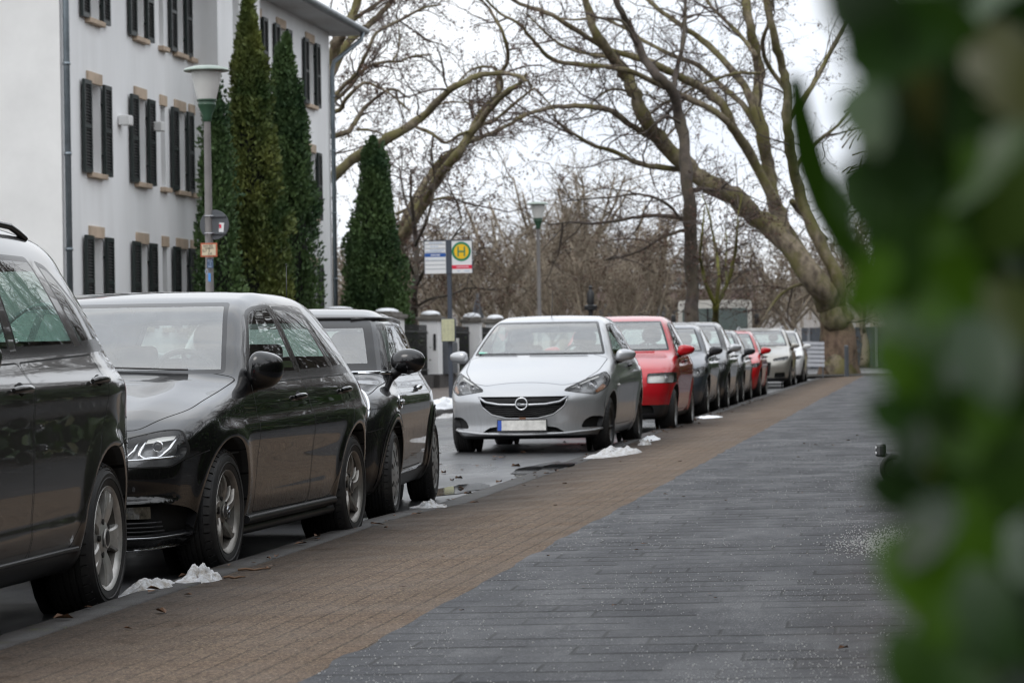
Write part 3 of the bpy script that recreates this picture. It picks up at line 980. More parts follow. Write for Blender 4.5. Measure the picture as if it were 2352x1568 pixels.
# ---- 1: grey people carrier, mostly out of the picture
def car_mpv(loc):
    M['paint_mpv'] = paint('dark brown-grey paint', (.030, .028, .027), .55, .28, .2)
    P = dict(L=4.40, W=1.83, H=1.665, fw=.88, rw=3.545, R=.325, Ra=.375, tw=.215, rr=.222, belt=1.06, zb=.19, tuck=.02,
        top=[(-.3, .5), (0, .62), (.15, .74), (.4, .86), (.8, .97), (1.05, 1.05), (1.3, 1.20), (1.7, 1.46), (2.0, 1.585), (2.5, 1.65), (3.0, 1.655), (3.4, 1.635), (3.75, 1.595), (4.0, 1.54), (4.2, 1.46), (4.6, 1.2)],
        nose=[(0, .22), (.18, .12), (.3, .03), (.5, 0), (.65, .03), (.75, .10), (.9, .4)],
        tail=[(0, 4.16), (.22, 4.26), (.38, 4.385), (.55, 4.40), (.72, 4.34), (.95, 4.26), (1.05, 4.20), (1.3, 4.08), (1.5, 3.93), (1.6, 3.85), (1.7, 3.75)],
        side=[(0, -.15), (.18, -.11), (.27, -.055), (.42, -.022), (.6, -.004), (.76, 0), (.93, -.002), (.985, -.012), (1.05, -.045), (1.11, -.072), (1.2, -.095), (1.38, -.155), (1.50, -.21), (1.6, -.28), (1.7, -.36)],
        plan=[(-.2, -.16), (.3, -.08), (.8, -.01), (1.3, 0), (3.5, 0), (3.85, -.03), (4.15, -.085), (4.45, -.18)], green=[(0, 0), (2.5, 0), (3.4, .03), (3.9, .09), (4.3, .17)],
        ws=.22, fk=.38, rk=.30, rp=3.0, k=(.10, .09, .10), flare=.016, creases=[(.945, .985, .10, .014, 1.0, 4.5), (.36, .42, .10, .010, 1.3, 3.3)],
        cowl=1.05, cowl_z=1.10, top_ws=1.56, rear_win=(1.14, 1.50), seat_y=2.35,
        windows=[([(1.60, 1.10), (2.14, 1.49), (2.34, 1.505), (2.36, 1.105)], [.03, .06, .03, .02]),
                 ([(2.44, 1.11), (2.42, 1.51), (3.08, 1.51), (3.29, 1.145), (3.28, 1.125)], [.02, .04, .04, .02, .02]),
                 ([(3.39, 1.135), (3.18, 1.50), (3.34, 1.48), (3.57, 1.33), (3.78, 1.18), (3.79, 1.15)], [.02, .03, .05, .06, .04, .03])],
        trims=[[(1.5, 1.068), (3.83, 1.118), (3.83, 1.150), (1.5, 1.098)]],
        win_door=[0, 1, None], trim_w=.024,
        doors=[([(1.40, .30), (1.34, 1.05), (2.40, 1.075), (2.42, .30)], .05), ([(2.43, .30), (2.41, 1.075), (3.49, 1.105), (3.49, .90), (3.02, .30)], [.03, .02, .03, .10, .05])],
        cladding=[([(1.25, .18), (1.25, .275), (3.18, .285), (3.18, .18)], .01)])
    root = thing('people_carrier', 'dark grey-brown people carrier with roof rail, first car at the picture edge', 'car', loc, 0, GROUP_CARS)
    B = shell(P, .024)
    # tail lamp wraps the rear corner
    tl = [(4.00, .86), (3.98, 1.00), (4.06, 1.07), (4.5, 1.07), (4.5, .84)]
    B.cut('tail_light', [(3.91, .82), (3.86, .96), (3.88, 1.05), (4.5, 1.08), (4.5, .79)], 'x', lambda c, n: abs(c.x) > .45 and n.y > -.2, .008, 'gap')
    objs = close(B, root, P, 'paint_mpv', 'five_wide', [M['alloy']], extra_defs={'tail_light': ('tail_light', None, M['red_lens'], True)}, side_glass='glass_mid', rest_glass='glass_dark', cap=vw_cap)
    # shut lines, roof rails, handles, sill strip
    g = G()
    B.strip(g, [(3.98, .22), (4.04, .60), (4.05, .80), (4.08, .84)], 'x', .006, n=14)
    B.strip(g, [(3.60, .70), (3.80, .72), (4.10, .70), (4.3, .70)], 'x', .006, n=14)
    g.obj('shut_line', [M['gap']], root, fix=False)
    for sd in (1, -1):
        r = G()
        ys = np.linspace(1.95, 3.38, 14)
        x = [.60 - .05 * abs((y - 2.6)) ** 2 * .2 for y in ys]
        A, _ = B.solve([(a * sd, y) for a, y in zip(x, ys)], 'z')
        A[:, 2] += .036 * np.minimum(1, np.sin(np.linspace(0.05, PI - .05, 14)) * 2.2)
        r.tube(A, .014, 8, 0)
        r.obj('roof_rail', [M['trim']], root, auto=60)
    s = G(); s.box((0, 3.93, 1.545), (1.04, .26, .03), 0, bev=.015, M=Matrix.Rotation(RAD(-16), 3, 'X')); s.obj('roof_spoiler', [M['trim']], root, auto=40)
    for k, (y, z) in enumerate(((2.22, .965), (3.34, .985))):
        door_handle(objs[('door%d' % k, 0)], B, y, z, M['paint_mpv'], .22)
    wing_mirror(root, B, 1.40, 1.03, M['paint_mpv'], .12, (.11, .085, .085))
    g = G(); B.rod(g, [(1.3, .295), (3.1, .30)], 'x', .012, 0, 1, .004, n=12); g.obj('sill_strip', [M['plastic']], root, auto=60)
    return root

# ---- 2: black family hatchback
def car_hatch(loc, rz):
    M['paint_black'] = paint('black lacquer', (.003, .003, .0034), 0.0, .25, .16)
    P = dict(L=4.26, W=1.79, H=1.452, fw=.88, rw=3.505, R=.318, Ra=.352, tw=.205, rr=.208, belt=.955, zb=.16, tuck=.02,
        top=[(-.3, .50), (0, .60), (.10, .685), (.25, .765), (.6, .865), (1.05, .955), (1.17, .985), (1.5, 1.17), (1.9, 1.365), (2.12, 1.415), (2.5, 1.45), (3.0, 1.445), (3.5, 1.405), (3.85, 1.345), (4.4, 1.2)],
        nose=[(0, .20), (.14, .09), (.22, .035), (.30, .008), (.365, -.004), (.39, .0), (.418, .03), (.50, .018), (.58, .022), (.68, .065), (.78, .22), (.9, .5)],
        tail=[(0, 4.05), (.2, 4.14), (.4, 4.25), (.62, 4.26), (.85, 4.20), (1.0, 4.10), (1.2, 3.95), (1.34, 3.82), (1.45, 3.72)],
        side=SIDE, plan=[(-.2, -.17), (.3, -.075), (.75, -.012), (1.2, 0), (3.2, 0), (3.7, -.02), (4.3, -.12)], green=[(0, 0), (2.4, 0), (3.2, .025), (4.1, .10)],
        ws=.13, ws_margin=.08, fk=.36, fp=4.2, rk=.24, k=(.07, .06, .09), flare=.014, creases=[(.70, .77, .12, .018, .6, 4.2), (.33, .38, .10, .006, 1.3, 3.1)],
        ridges=[(.25, 1.3, .56, .10, .012)],
        cowl=1.12, cowl_z=.995, top_ws=1.375, rear_win=(1.05, 1.30), seat_y=2.30, frit=.022,
        windows=[([(1.47, .966), (1.455, .99), (1.95, 1.325), (2.14, 1.355), (2.42, 1.362), (2.45, .98)], [.02, .02, .10, .05, .02, .02]),
                 ([(2.53, .985), (2.50, 1.36), (2.95, 1.35), (3.10, 1.335), (3.26, .995)], [.02, .03, .05, .03, .02]),
                 ([(3.31, .998), (3.16, 1.325), (3.28, 1.30), (3.46, 1.18), (3.64, 1.025), (3.64, 1.01)], [.02, .03, .05, .05, .03, .02])],
        trims=[[(1.44, .945), (3.69, .975), (3.69, 1.008), (1.44, .970)]],
        win_door=[0, 1, 1], trim_w=.02,
        doors=[([(1.40, .27), (1.36, .72), (1.42, .94), (2.48, .955), (2.50, .27)], .05), ([(2.51, .27), (2.49, .955), (3.47, .968), (3.47, .84), (3.0, .27)], [.03, .02, .03, .10, .05])],
        cladding=[([(1.27, .14), (1.27, .215), (3.17, .225), (3.17, .14)], .01)])
    root = thing('hatchback', 'glossy black hatchback with five-spoke alloy wheels and drop-specked windscreen', 'car', loc, rz, GROUP_CARS)
    B = shell(P, .021)
    # bonnet edge, lamps, intakes
    B.cut('headlight', round_poly([(.46, .555), (.44, .66), (.60, .705), (.72, .735), (.80, .735), (.835, .66), (.83, .60), (.79, .555)], [.03, .03, .05, .06, .06, .05, .05, .05]), 'y', lambda c, n: n.y < -.05 and c.y < .75, .007)
    B.cut('headlight', round_poly([(-.46, .555), (-.44, .66), (-.60, .705), (-.72, .735), (-.80, .735), (-.835, .66), (-.83, .60), (-.79, .555)], [.03, .03, .05, .06, .06, .05, .05, .05]), 'y', lambda c, n: n.y < -.05 and c.y < .75, .007)
    B.cut('grille', round_poly([(-.45, .575), (-.44, .655), (.44, .655), (.45, .575)], .02), 'y', ny_front, .006)
    for sg in (1, -1):
        B.cut('intake', round_poly([(sg * .40, .21), (sg * .36, .385), (sg * .78, .385), (sg * .835, .32), (sg * .835, .25), (sg * .79, .21)], .035), 'y', ny_front, .0)
    B.cut('intake', round_poly([(-.34, .21), (-.34, .39), (.34, .39), (.34, .21)], .03), 'y', ny_front, .0)
    B.cut('lower_lip', [(-1, .08), (-1, .168), (1, .168), (1, .08)], 'y', lambda c, n: c.y < .5 and n.y < -.1)
    B.cut('tail_light', [(3.90, .80), (3.86, .92), (4.0, .98), (4.5, .98), (4.5, .80)], 'x', lambda c, n: abs(c.x) > .45 and n.y > -.2, .008)
    B.cut('bonnet', round_poly([(-.60, .25), (-.765, .62), (-.80, 1.32), (.80, 1.32), (.765, .62), (.60, .25)], [.08, .1, .03, .03, .1, .08]), 'z', lambda c, n: n.z > .3 and c.y < 1.35 and c.z > .6, .008)
    objs = close(B, root, P, 'paint_black', 'five_twist', [M['alloy_dark']],
        extra_defs={'tail_light': ('tail_light', None, M['red_lens'], True), 'bonnet': ('bonnet', None, M['paint_black'], False)}, extra_mats={'lower_lip': 'plastic'}, cap=vw_cap)
    for side, o in lamp_parts(root, B, 'headlight', None, .055, [(.715, .655, .022, 'ball')]):
        sg = 1 if side else -1
        g = G()
        for cx, wd, t0 in ((.715, .075, .010), (.555, .068, .008)):      # bright U round each lens, chrome strip below
            B.rod(g, [(sg * (cx - wd * .8), .70 if cx < .7 else .712), (sg * (cx - wd * .86), .635), (sg * (cx - wd * .45), .612), (sg * (cx + wd * .45), .612), (sg * (cx + wd * .95), .66), (sg * (cx + wd * 1.0), .722)], 'y', t0, 0, -1, lift=-.035, n=24, nt=6)
        B.rod(g, [(sg * .46, .592), (sg * .66, .596), (sg * .81, .606)], 'y', .006, 0, -1, lift=-.006, n=16, nt=6)
        B.strip(g, [(sg * .66, .708), (sg * .78, .722)], 'y', .030, 1, -1, lift=-.03, n=8)
        for k in range(9):
            B.rod(g, [(sg * .47, .561 + .003 * k), (sg * .80, .563 + .0034 * k)], 'y', .0012, 2, -1, lift=-.004, n=10, nt=4)
        g.obj('light_guide', [M['lamp_chrome'], M['lamp_bowl_light'], M['lamp_bowl']], o, smooth=True)
    B.recess('grille', 'grille', .03, [M['gap'], M['plastic']], root)
    g = G()
    for z in (.598, .615, .632): B.rod(g, [(-.44, z), (.44, z)], 'y', .005, 0, -1, lift=-.004, n=16, nt=6)
    g.obj('grille_bar', [M['chrome']], root, smooth=True)
    g = G(); (c,), _ = B.solve([(0, .615)], 'y', -1); badge_ring(g, Vector(c) + Vector((0, -.012, 0)), .055, 14, 'vw'); g.obj('emblem', [M['chrome']], root, smooth=True)
    B.recess('air_intake', 'intake', .05, [M['gap'], M['plastic']], root)
    for sg in (1, -1):
        g = G()
        for k in range(4):
            B.rod(g, [(sg * .40, .222 + .021 * k), (sg * .75, .222 + .022 * k)], 'y', .006, 0, -1, lift=-.018, n=14, nt=6)
        B.rod(g, [(sg * .42, .219), (sg * .72, .219), (sg * .80, .226)], 'y', .006, 1, -1, lift=.001, n=14, nt=6)
        g.obj('intake_slat', [M['plastic'], M['satin']], root, smooth=True)
    for sg in (1, -1):                                                    # fog lamps
        f = G()
        P4 = [(sg * x, z) for x in np.linspace(.545, .715, 8) for z in (.308, .372)]
        V, N = B.solve(P4, 'y', -1); V = V - N * .022
        f.add(V, [(2 * i, 2 * i + 2, 2 * i + 3, 2 * i + 1) for i in range(7)], 0)
        o = f.obj('fog_lamp', [M['fog']], root)
    g = G(); B.rod(g, [(-.80, .172), (-.5, .158), (.5, .158), (.80, .172)], 'y', .0065, 0, -1, lift=.004, n=40, nt=6); g.obj('chrome_strip', [M['chrome']], root, smooth=True)
    g = G()
    B.strip(g, [(.885, .60), (1.0, .60)], 'x', .006, n=4)
    for sd in (1, -1):
        B.strip(g, [(.33, .585), (.42, .60), (.585, .625)], 'x', .006, 0, sd, n=12)
        B.strip(g, [(3.80, .30), (3.92, .62), (3.90, .78)], 'x', .006, 0, sd, n=12)
    B.strip(g, [(.36, .475), (.47, .475), (.50, .51), (.47, .535), (.37, .53)], 'y', .004, 0, -1, n=18)
    g.obj('shut_line', [M['gap']], root, fix=False)
    number_plate(root, B, .43)
    for k, (y, z) in enumerate(((2.27, .855), (3.33, .875))):
        for sd, key in ((1, 0), (-1, 1)):
            door_handle(objs[('door%d' % k, key)], B, y, z, M['paint_black'], .19, sd)
    wing_mirror(root, B, 1.55, .955, M['paint_black'], .065, (.088, .085, .098), zoff=.05)
    wing_mirror(root, B, 1.60, .955, M['paint_black'], .065, (.088, .085, .098), side=-1, zoff=.05)
    wiper(root, B, [(.55, 1.005), (-.05, 1.03)]); wiper(root, B, [(-.10, 1.005), (-.60, 1.03)])
    g = G(); B.rod(g, [(1.28, .245), (3.1, .255)], 'x', .022, 0, 1, .006, n=14); B.rod(g, [(1.28, .185), (3.16, .195)], 'x', .03, 0, 1, -.004, n=14); g.obj('side_skirt', [M['plastic']], root, auto=60)
    return root

# ---- 3: small dark three-door with upright screen and round lamps
def car_small(loc, rz):
    M['paint_mini'] = paint('dark metallic lacquer', (.007, .007, .008), .25, .26, .35)
    M['paint_roof'] = paint('dark roof lacquer', (.014, .014, .016), .3, .3, .1)
    P = dict(L=3.66, W=1.69, H=1.41, fw=.78, rw=3.16, R=.305, Ra=.335, tw=.185, rr=.205, belt=.94, zb=.16, tuck=.005,
        top=[(-.3, .5), (0, .62), (.12, .735), (.3, .82), (.6, .885), (.95, .935), (1.05, .965), (1.3, 1.15), (1.52, 1.30), (1.68, 1.365), (2.0, 1.405), (2.6, 1.395), (3.2, 1.345), (3.45, 1.31), (3.8, 1.2)],
        nose=[(0, .16), (.2, .06), (.35, .0), (.5, 0), (.65, .03), (.75, .08), (.85, .2), (.95, .5)],
        tail=[(0, 3.5), (.25, 3.6), (.45, 3.66), (.65, 3.64), (.9, 3.56), (1.1, 3.48), (1.33, 3.40), (1.45, 3.34)],
        side=[(0, -.15), (.17, -.09), (.3, -.03), (.5, -.005), (.65, 0), (.78, -.012), (.88, -.05), (.94, -.085), (1.05, -.115), (1.2, -.155), (1.30, -.19), (1.36, -.235), (1.45, -.33)],
        plan=[(-.2, -.15), (.3, -.07), (.7, -.005), (1.1, 0), (2.8, 0), (3.2, -.02), (3.7, -.10)], green=[(0, 0), (2.0, .0), (3.4, .06)],
        ws=.16, fk=.34, rk=.22, k=(.10, .10, .12), flare=.025, creases=[(.80, .80, .10, .012, .6, 3.6)],
        cowl=1.0, cowl_z=.965, top_ws=1.315, rear_win=(1.0, 1.28), seat_y=1.95, frit=.055, ws_margin=.075, head_z=1.15,
        windows=[([(1.30, .965), (1.62, 1.285), (1.72, 1.29), (2.25, 1.29), (2.32, .965)], [.02, .03, .02, .02, .02]),
                 ([(2.36, .965), (2.29, 1.29), (2.95, 1.275), (3.18, 1.06), (3.22, .975)], [.02, .02, .05, .05, .03])],
        trims=[[(1.12, .935), (3.32, .945), (3.32, .968), (1.12, .962)]],
        win_door=[0, None], trim_w=.014, 
        doors=[([(1.26, .30), (1.24, .93), (2.42, .94), (2.48, .60), (2.40, .30)], .05)],
        cladding=[([(1.10, .14), (1.10, .27), (2.86, .27), (2.86, .14)], .01)])
    root = thing('small_car', 'small dark three-door car with round headlamps and oval black mirror behind the black hatchback', 'car', loc, rz, GROUP_CARS)
    B = shell(P, .023)
    for sg in (1, -1):
        n = 28
        B.cut('headlight', [(sg * .60 + .128 * math.cos(2 * PI * i / n) * 1.0, .715 + .135 * math.sin(2 * PI * i / n)) for i in range(n)], 'y', lambda c, n: n.y < -.05 and c.y < .7, .0)
    B.cut('grille', round_poly([(-.34, .56), (-.40, .68), (.40, .68), (.34, .56)], .05), 'y', ny_front, .006)
    B.cut('intake', round_poly([(-.5, .24), (-.5, .38), (.5, .38), (.5, .24)], .05), 'y', ny_front, .0)
    B.cut('bonnet', round_poly([(-.44, .15), (-.72, .45), (-.755, 1.15), (.755, 1.15), (.72, .45), (.44, .15)], [.08, .15, .03, .03, .15, .08]), 'z', lambda c, n: n.z > .3 and c.y < 1.2 and c.z > .6, .008, on=('body',))
    B.cut('roof', [(-1, 1.325), (-1, 1.6), (1, 1.6), (1, 1.325)], 'y', lambda c, n: n.z > .1, 0)
    B.cut('tail_light', [(3.40, .66), (3.38, .90), (3.9, .90), (3.9, .66)], 'x', lambda c, n: abs(c.x) > .45 and n.y > -.2, .008)
    objs = close(B, root, P, 'paint_mini', 'cover', [M['hubcap']], extra_defs={'tail_light': ('tail_light', None, M['red_lens'], True), 'bonnet': ('bonnet', None, M['paint_mini'], False), 'roof': ('roof', None, M['paint_roof'], False)}, side_glass='glass_dark')
    for side, o in lamp_parts(root, B, 'headlight', (M['lamp_bowl_light'], M['lamp_chrome']), .07, [(.60, .72, .075, 'bowl')]):
        sg = 1 if side else -1; g = G()
        B.rod(g, [(sg * .60 + .131 * math.cos(a), .715 + .138 * math.sin(a)) for a in np.linspace(0, 2 * PI, 40)], 'y', .011, 0, -1, .003, nt=8)
        g.obj('chrome_ring', [M['chrome']], o, smooth=True)
    B.recess('grille', 'grille', .03, [M['gap'], M['chrome']], root); B.recess('air_intake', 'intake', .05, [M['gap'], M['plastic']], root)
    # wheel-arch cladding, belt chrome, roof edge
    for sd in (1, -1):
        for yw in (P['fw'], P['rw']):
            a = np.linspace(-.22, PI + .22, 30)
            g = G()
            B.strip(g, [(yw + (P['Ra'] + .032) * math.cos(t), P['R'] + (P['Ra'] + .032) * math.sin(t)) for t in a], 'x', .062, 0, sd, lift=.005)
            g.obj('arch_trim', [M['plastic']], root, fix=False, smooth=True)
    g = G()
    for sd in (1, -1): B.rod(g, [(1.12, .950), (3.33, .957)], 'x', .011, 0, sd, .003, n=24)
    B.rod(g, [(-.735, .958), (-.4, .956), (.4, .956), (.735, .958)], 'y', .010, 0, -1, .004, n=30)
    g.obj('belt_chrome', [M['chrome']], root, smooth=True)
    g = G()
    for sd in (1, -1): B.rod(g, [(1.62, 1.318), (2.4, 1.325), (3.3, 1.295)], 'x', .016, 0, sd, .004, n=24)
    B.rod(g, [(-.60, 1.322), (-.3, 1.325), (.3, 1.325), (.60, 1.322)], 'y', .012, 0, -1, .003, n=24)
    g.obj('roof_gutter', [M['trim']], root, smooth=True)
    door_handle(objs[('door0', 0)], B, 2.22, .83, M['chrome'], .16)
    wing_mirror(root, B, 1.36, .955, M['paint_mini'], .115, (.118, .085, .085), round_=True, zoff=.075)
    wing_mirror(root, B, 1.36, .955, M['paint_mini'], .115, (.118, .085, .085), side=-1, round_=True, zoff=.075)
    g = G()
    for k in range(2): B.rod(g, [(1.02 + .09 * k, .76), (1.10 + .06 * k, .76)], 'x', .02, 0, 1, .002, n=4)
    B.rod(g, [(1.02, .72), (1.13, .72), (1.14, .80), (1.02, .80), (1.02, .72)], 'x', .008, 0, 1, .002, n=20)
    g.obj('side_indicator', [M['chrome']], root, smooth=True)
    (c,), _ = B.solve([(.0, 1.62)], 'z'); g = G(); c = Vector(c)
    g.ball(c, (.022, .03, .012), 0); g.tube([c, c + Vector((0, .02, .36))], [.005, .003], 6, 0); g.ball(c + Vector((0, .02, .36)), .006, 0)
    g.obj('antenna', [M['plastic']], root, smooth=True)
    wiper(root, B, [(.45, .975), (-.1, .99)])
    number_plate(root, B, .47)
    g = G()
    B.strip(g, [(.72, .60), (1.02, .60)], 'x', .006, n=6); B.strip(g, [(.24, .58), (.40, .60), (.46, .60)], 'x', .006, n=8)
    g.obj('shut_line', [M['gap']], root, fix=False)
    return root

# ---- 4: silver supermini facing us
def car_silver(loc, rz):
    M['paint_silver'] = paint('silver paint', (.43, .44, .455), .6, .3, .3)
    P = dict(L=4.02, W=1.75, H=1.48, fw=.80, rw=3.31, R=.302, Ra=.332, tw=.19, rr=.195, belt=.985, zb=.15, tuck=.03,
        top=[(-.3, .50), (0, .62), (.12, .70), (.28, .775), (.6, .89), (.92, .985), (1.05, 1.03), (1.4, 1.22), (1.8, 1.40), (2.0, 1.445), (2.4, 1.48), (2.9, 1.465), (3.3, 1.42), (3.6, 1.35), (4.2, 1.2)],
        nose=[(0, .20), (.14, .10), (.21, .02), (.3, .025), (.42, .012), (.55, .0), (.66, .035), (.74, .10), (.85, .28), (.95, .5)],
        tail=[(0, 3.8), (.2, 3.9), (.4, 4.01), (.62, 4.02), (.85, 3.97), (1.0, 3.90), (1.2, 3.76), (1.36, 3.62), (1.48, 3.5)],
        side=scaled(SIDE, 1.02, 1.0), plan=[(-.2, -.17), (.3, -.075), (.75, -.012), (1.2, 0), (3.0, 0), (3.5, -.02), (4.1, -.12)], green=[(0, 0), (2.2, 0), (3.1, .03), (3.9, .10)],
        ws=.24, fk=.46, fp=2.7, rk=.26, k=(.09, .075, .12), flare=.016, creases=[(.70, .86, .12, .015, .9, 3.9)],
        cowl=.98, cowl_z=1.035, top_ws=1.405, rear_win=(1.06, 1.32), seat_y=2.15, frit=.025,
        windows=[([(1.50, 1.015), (1.49, 1.03), (1.95, 1.355), (2.10, 1.38), (2.46, 1.385), (2.52, 1.02)], [.02, .03, .10, .05, .03, .02]),
                 ([(2.58, 1.025), (2.53, 1.385), (2.95, 1.37), (3.25, 1.25), (3.42, 1.10), (3.40, 1.06)], [.02, .03, .08, .06, .04, .03])],
        win_door=[0, None], trim_w=.018,
        doors=[([(1.32, .27), (1.28, .75), (1.36, .99), (2.54, 1.005), (2.64, .75), (2.56, .27)], .06)],
        cladding=[])
    root = thing('silver_car', 'silver supermini facing the camera with round lightning-bolt emblem on its grille', 'car', loc, rz, GROUP_CARS)
    B = shell(P, .024)
    for sg in (1, -1):
        B.cut('headlight', round_poly([(sg * .43, .655), (sg * .46, .70), (sg * .60, .765), (sg * .74, .84), (sg * .80, .855), (sg * .855, .79), (sg * .85, .68), (sg * .74, .61)], [.02, .04, .05, .04, .03, .05, .05, .03]), 'y', lambda c, n: n.y < -.05 and c.y < .8, .007)
        B.cut('fog_recess', round_poly([(sg * .60, .265), (sg * .635, .345), (sg * .70, .385), (sg * .80, .385), (sg * .83, .34), (sg * .83, .265)], .03), 'y', ny_front, 0)
    B.cut('grille', round_poly([(-.485, .603), (-.44, .50), (-.33, .415), (-.16, .375), (.16, .375), (.33, .415), (.44, .50), (.485, .603)], [.01, .05, .05, .05, .05, .05, .05, .01]), 'y', ny_front, 0)
    B.cut('intake', round_poly([(-.44, .225), (-.36, .275), (-.25, .29), (.25, .29), (.36, .275), (.44, .225)], .02), 'y', ny_front, 0)
    B.cut('lower_lip', [(-1, .08), (-1, .185), (1, .185), (1, .08)], 'y', lambda c, n: c.y < .5 and n.y < -.1)
    B.cut('bonnet', round_poly([(-.42, .215), (-.60, .36), (-.73, .75), (-.765, 1.22), (.765, 1.22), (.73, .75), (.60, .36), (.42, .215)], [.05, .06, .1, .03, .03, .1, .06, .05]), 'z', lambda c, n: n.z > .3 and c.y < 1.25 and c.z > .6, .007)
    B.cut('tail_light', [(3.70, .84), (3.66, 1.0), (3.7, 1.1), (4.5, 1.1), (4.5, .80)], 'x', lambda c, n: abs(c.x) > .45 and n.y > -.2, .008)
    objs = close(B, root, P, 'paint_silver', 'steel', [M['plastic']], extra_defs={'tail_light': ('tail_light', None, M['red_lens'], True), 'bonnet': ('bonnet', None, M['paint_silver'], False)}, extra_mats={'lower_lip': 'plastic'})
    for side, o in lamp_parts(root, B, 'headlight', None, .05, [(.70, .715, .052, 'bowl'), (.57, .69, .036, 'bowl')]):
        sg = 1 if side else -1; g = G()
        B.strip(g, [(sg * .77, .64), (sg * .825, .72)], 'y', .05, 0, -1, lift=-.02, n=6)
        B.strip(g, [(sg * .50, .715), (sg * .74, .825)], 'y', .030, 1, -1, lift=-.02, n=10)
        g.obj('indicator', [M['amber'], M['lamp_bowl_light']], o)
    B.recess('grille', 'grille', .045, [M['gap'], M['plastic']], root)
    g = G()
    B.rod(g, [(-.47, .59), (-.40, .545), (-.25, .52), (0, .513), (.25, .52), (.40, .545), (.47, .59)], 'y', .014, 0, -1, lift=.0, n=50, nt=8)
    B.rod(g, [(-.485, .605), (-.44, .498), (-.33, .412), (-.16, .372), (.16, .372), (.33, .412), (.44, .498), (.485, .605)], 'y', .006, 0, -1, lift=.001, n=60, nt=6)
    g.obj('grille_bar', [M['satin']], root, smooth=True)
    g = G()
    for k, z in enumerate((.585, .568, .55, .492, .470, .448, .426, .404)):
        w = np.interp(z, [.375, .415, .5, .6], [.14, .33, .43, .47])
        xs = np.linspace(-w, w, 41)
        B.rod(g, [(x, z + (.004 * math.sin(x * 60) if z < .5 else 0)) for x in xs], 'y', .005, 0, -1, lift=-.014, nt=6)
    g.obj('grille_mesh', [M['plastic']], root, smooth=True)
    g = G(); (c,), _ = B.solve([(0, .527)], 'y', -1); badge_ring(g, Vector(c) + Vector((0, -.022, 0)), .062, 4, 'bolt'); g.obj('emblem', [M['chrome']], root, smooth=True)
    g = G(); (c,), _ = B.solve([(0.0, .372)], 'y', -1); g.box(Vector(c) + Vector((0.005, -.004, 0)), (.07, .01, .022), 0, bev=.003); g.obj('rust_patch', [simple('rust patch', (.20, .10, .06), .8)], root)
    B.recess('fog_recess', 'fog_recess', .05, [M['gap'], M['plastic']], root); B.recess('air_intake', 'intake', .05, [M['gap'], M['plastic']], root)
    g = G(); B.rod(g, [(-.83, .262), (-.72, .235), (-.45, .21), (0, .203), (.45, .21), (.72, .235), (.83, .262)], 'y', .015, 0, -1, lift=.004, n=60, nt=8); g.obj('lip_strip', [M['paint_silver']], root, smooth=True)
    number_plate(root, B, .298, lift=.03)
    for sd in (1, -1):
        wing_mirror(root, B, 1.48, .985, M['paint_silver'], .125, (.105, .085, .066), side=sd, zoff=.035)
    door_handle(objs[('door0', 0)], B, 2.36, .90, M['plastic'], .19)
    wiper(root, B, [(-.08, 1.04), (.55, 1.035)]); wiper(root, B, [(-.68, 1.045), (-.22, 1.042)])
    (c,), _ = B.solve([(.0, 2.2)], 'z'); g = G(); c = Vector(c); g.tube([c, c + Vector((0, .12, .30))], [.005, .003], 6, 0); g.obj('antenna', [M['plastic']], root)
    g = G(); (c,), (n,) = B.solve([(-.63, 1.065)], 'y', -1); 
    g.box(Vector(c) + Vector(n) * .002, (.09, .004, .035), 0, M=Matrix.Rotation(RAD(-58), 3, 'X')); g.obj('windscreen_sticker', [simple('pale green sticker', (.25, .6, .48), .5)], root)
    g = G()
    for sd in (1, -1):
        B.strip(g, [(.50, .60), (.44, .50), (.475, .44)], 'x', .006, 0, sd, n=8)
    g.obj('shut_line', [M['gap']], root, fix=False)
    g = G(); B.rod(g, [(1.15, .70), (1.18, .70)], 'x', .016, 0, 1, .0, n=4); g.obj('side_indicator', [M['lamp_bowl_light']], root, smooth=True)
    return root

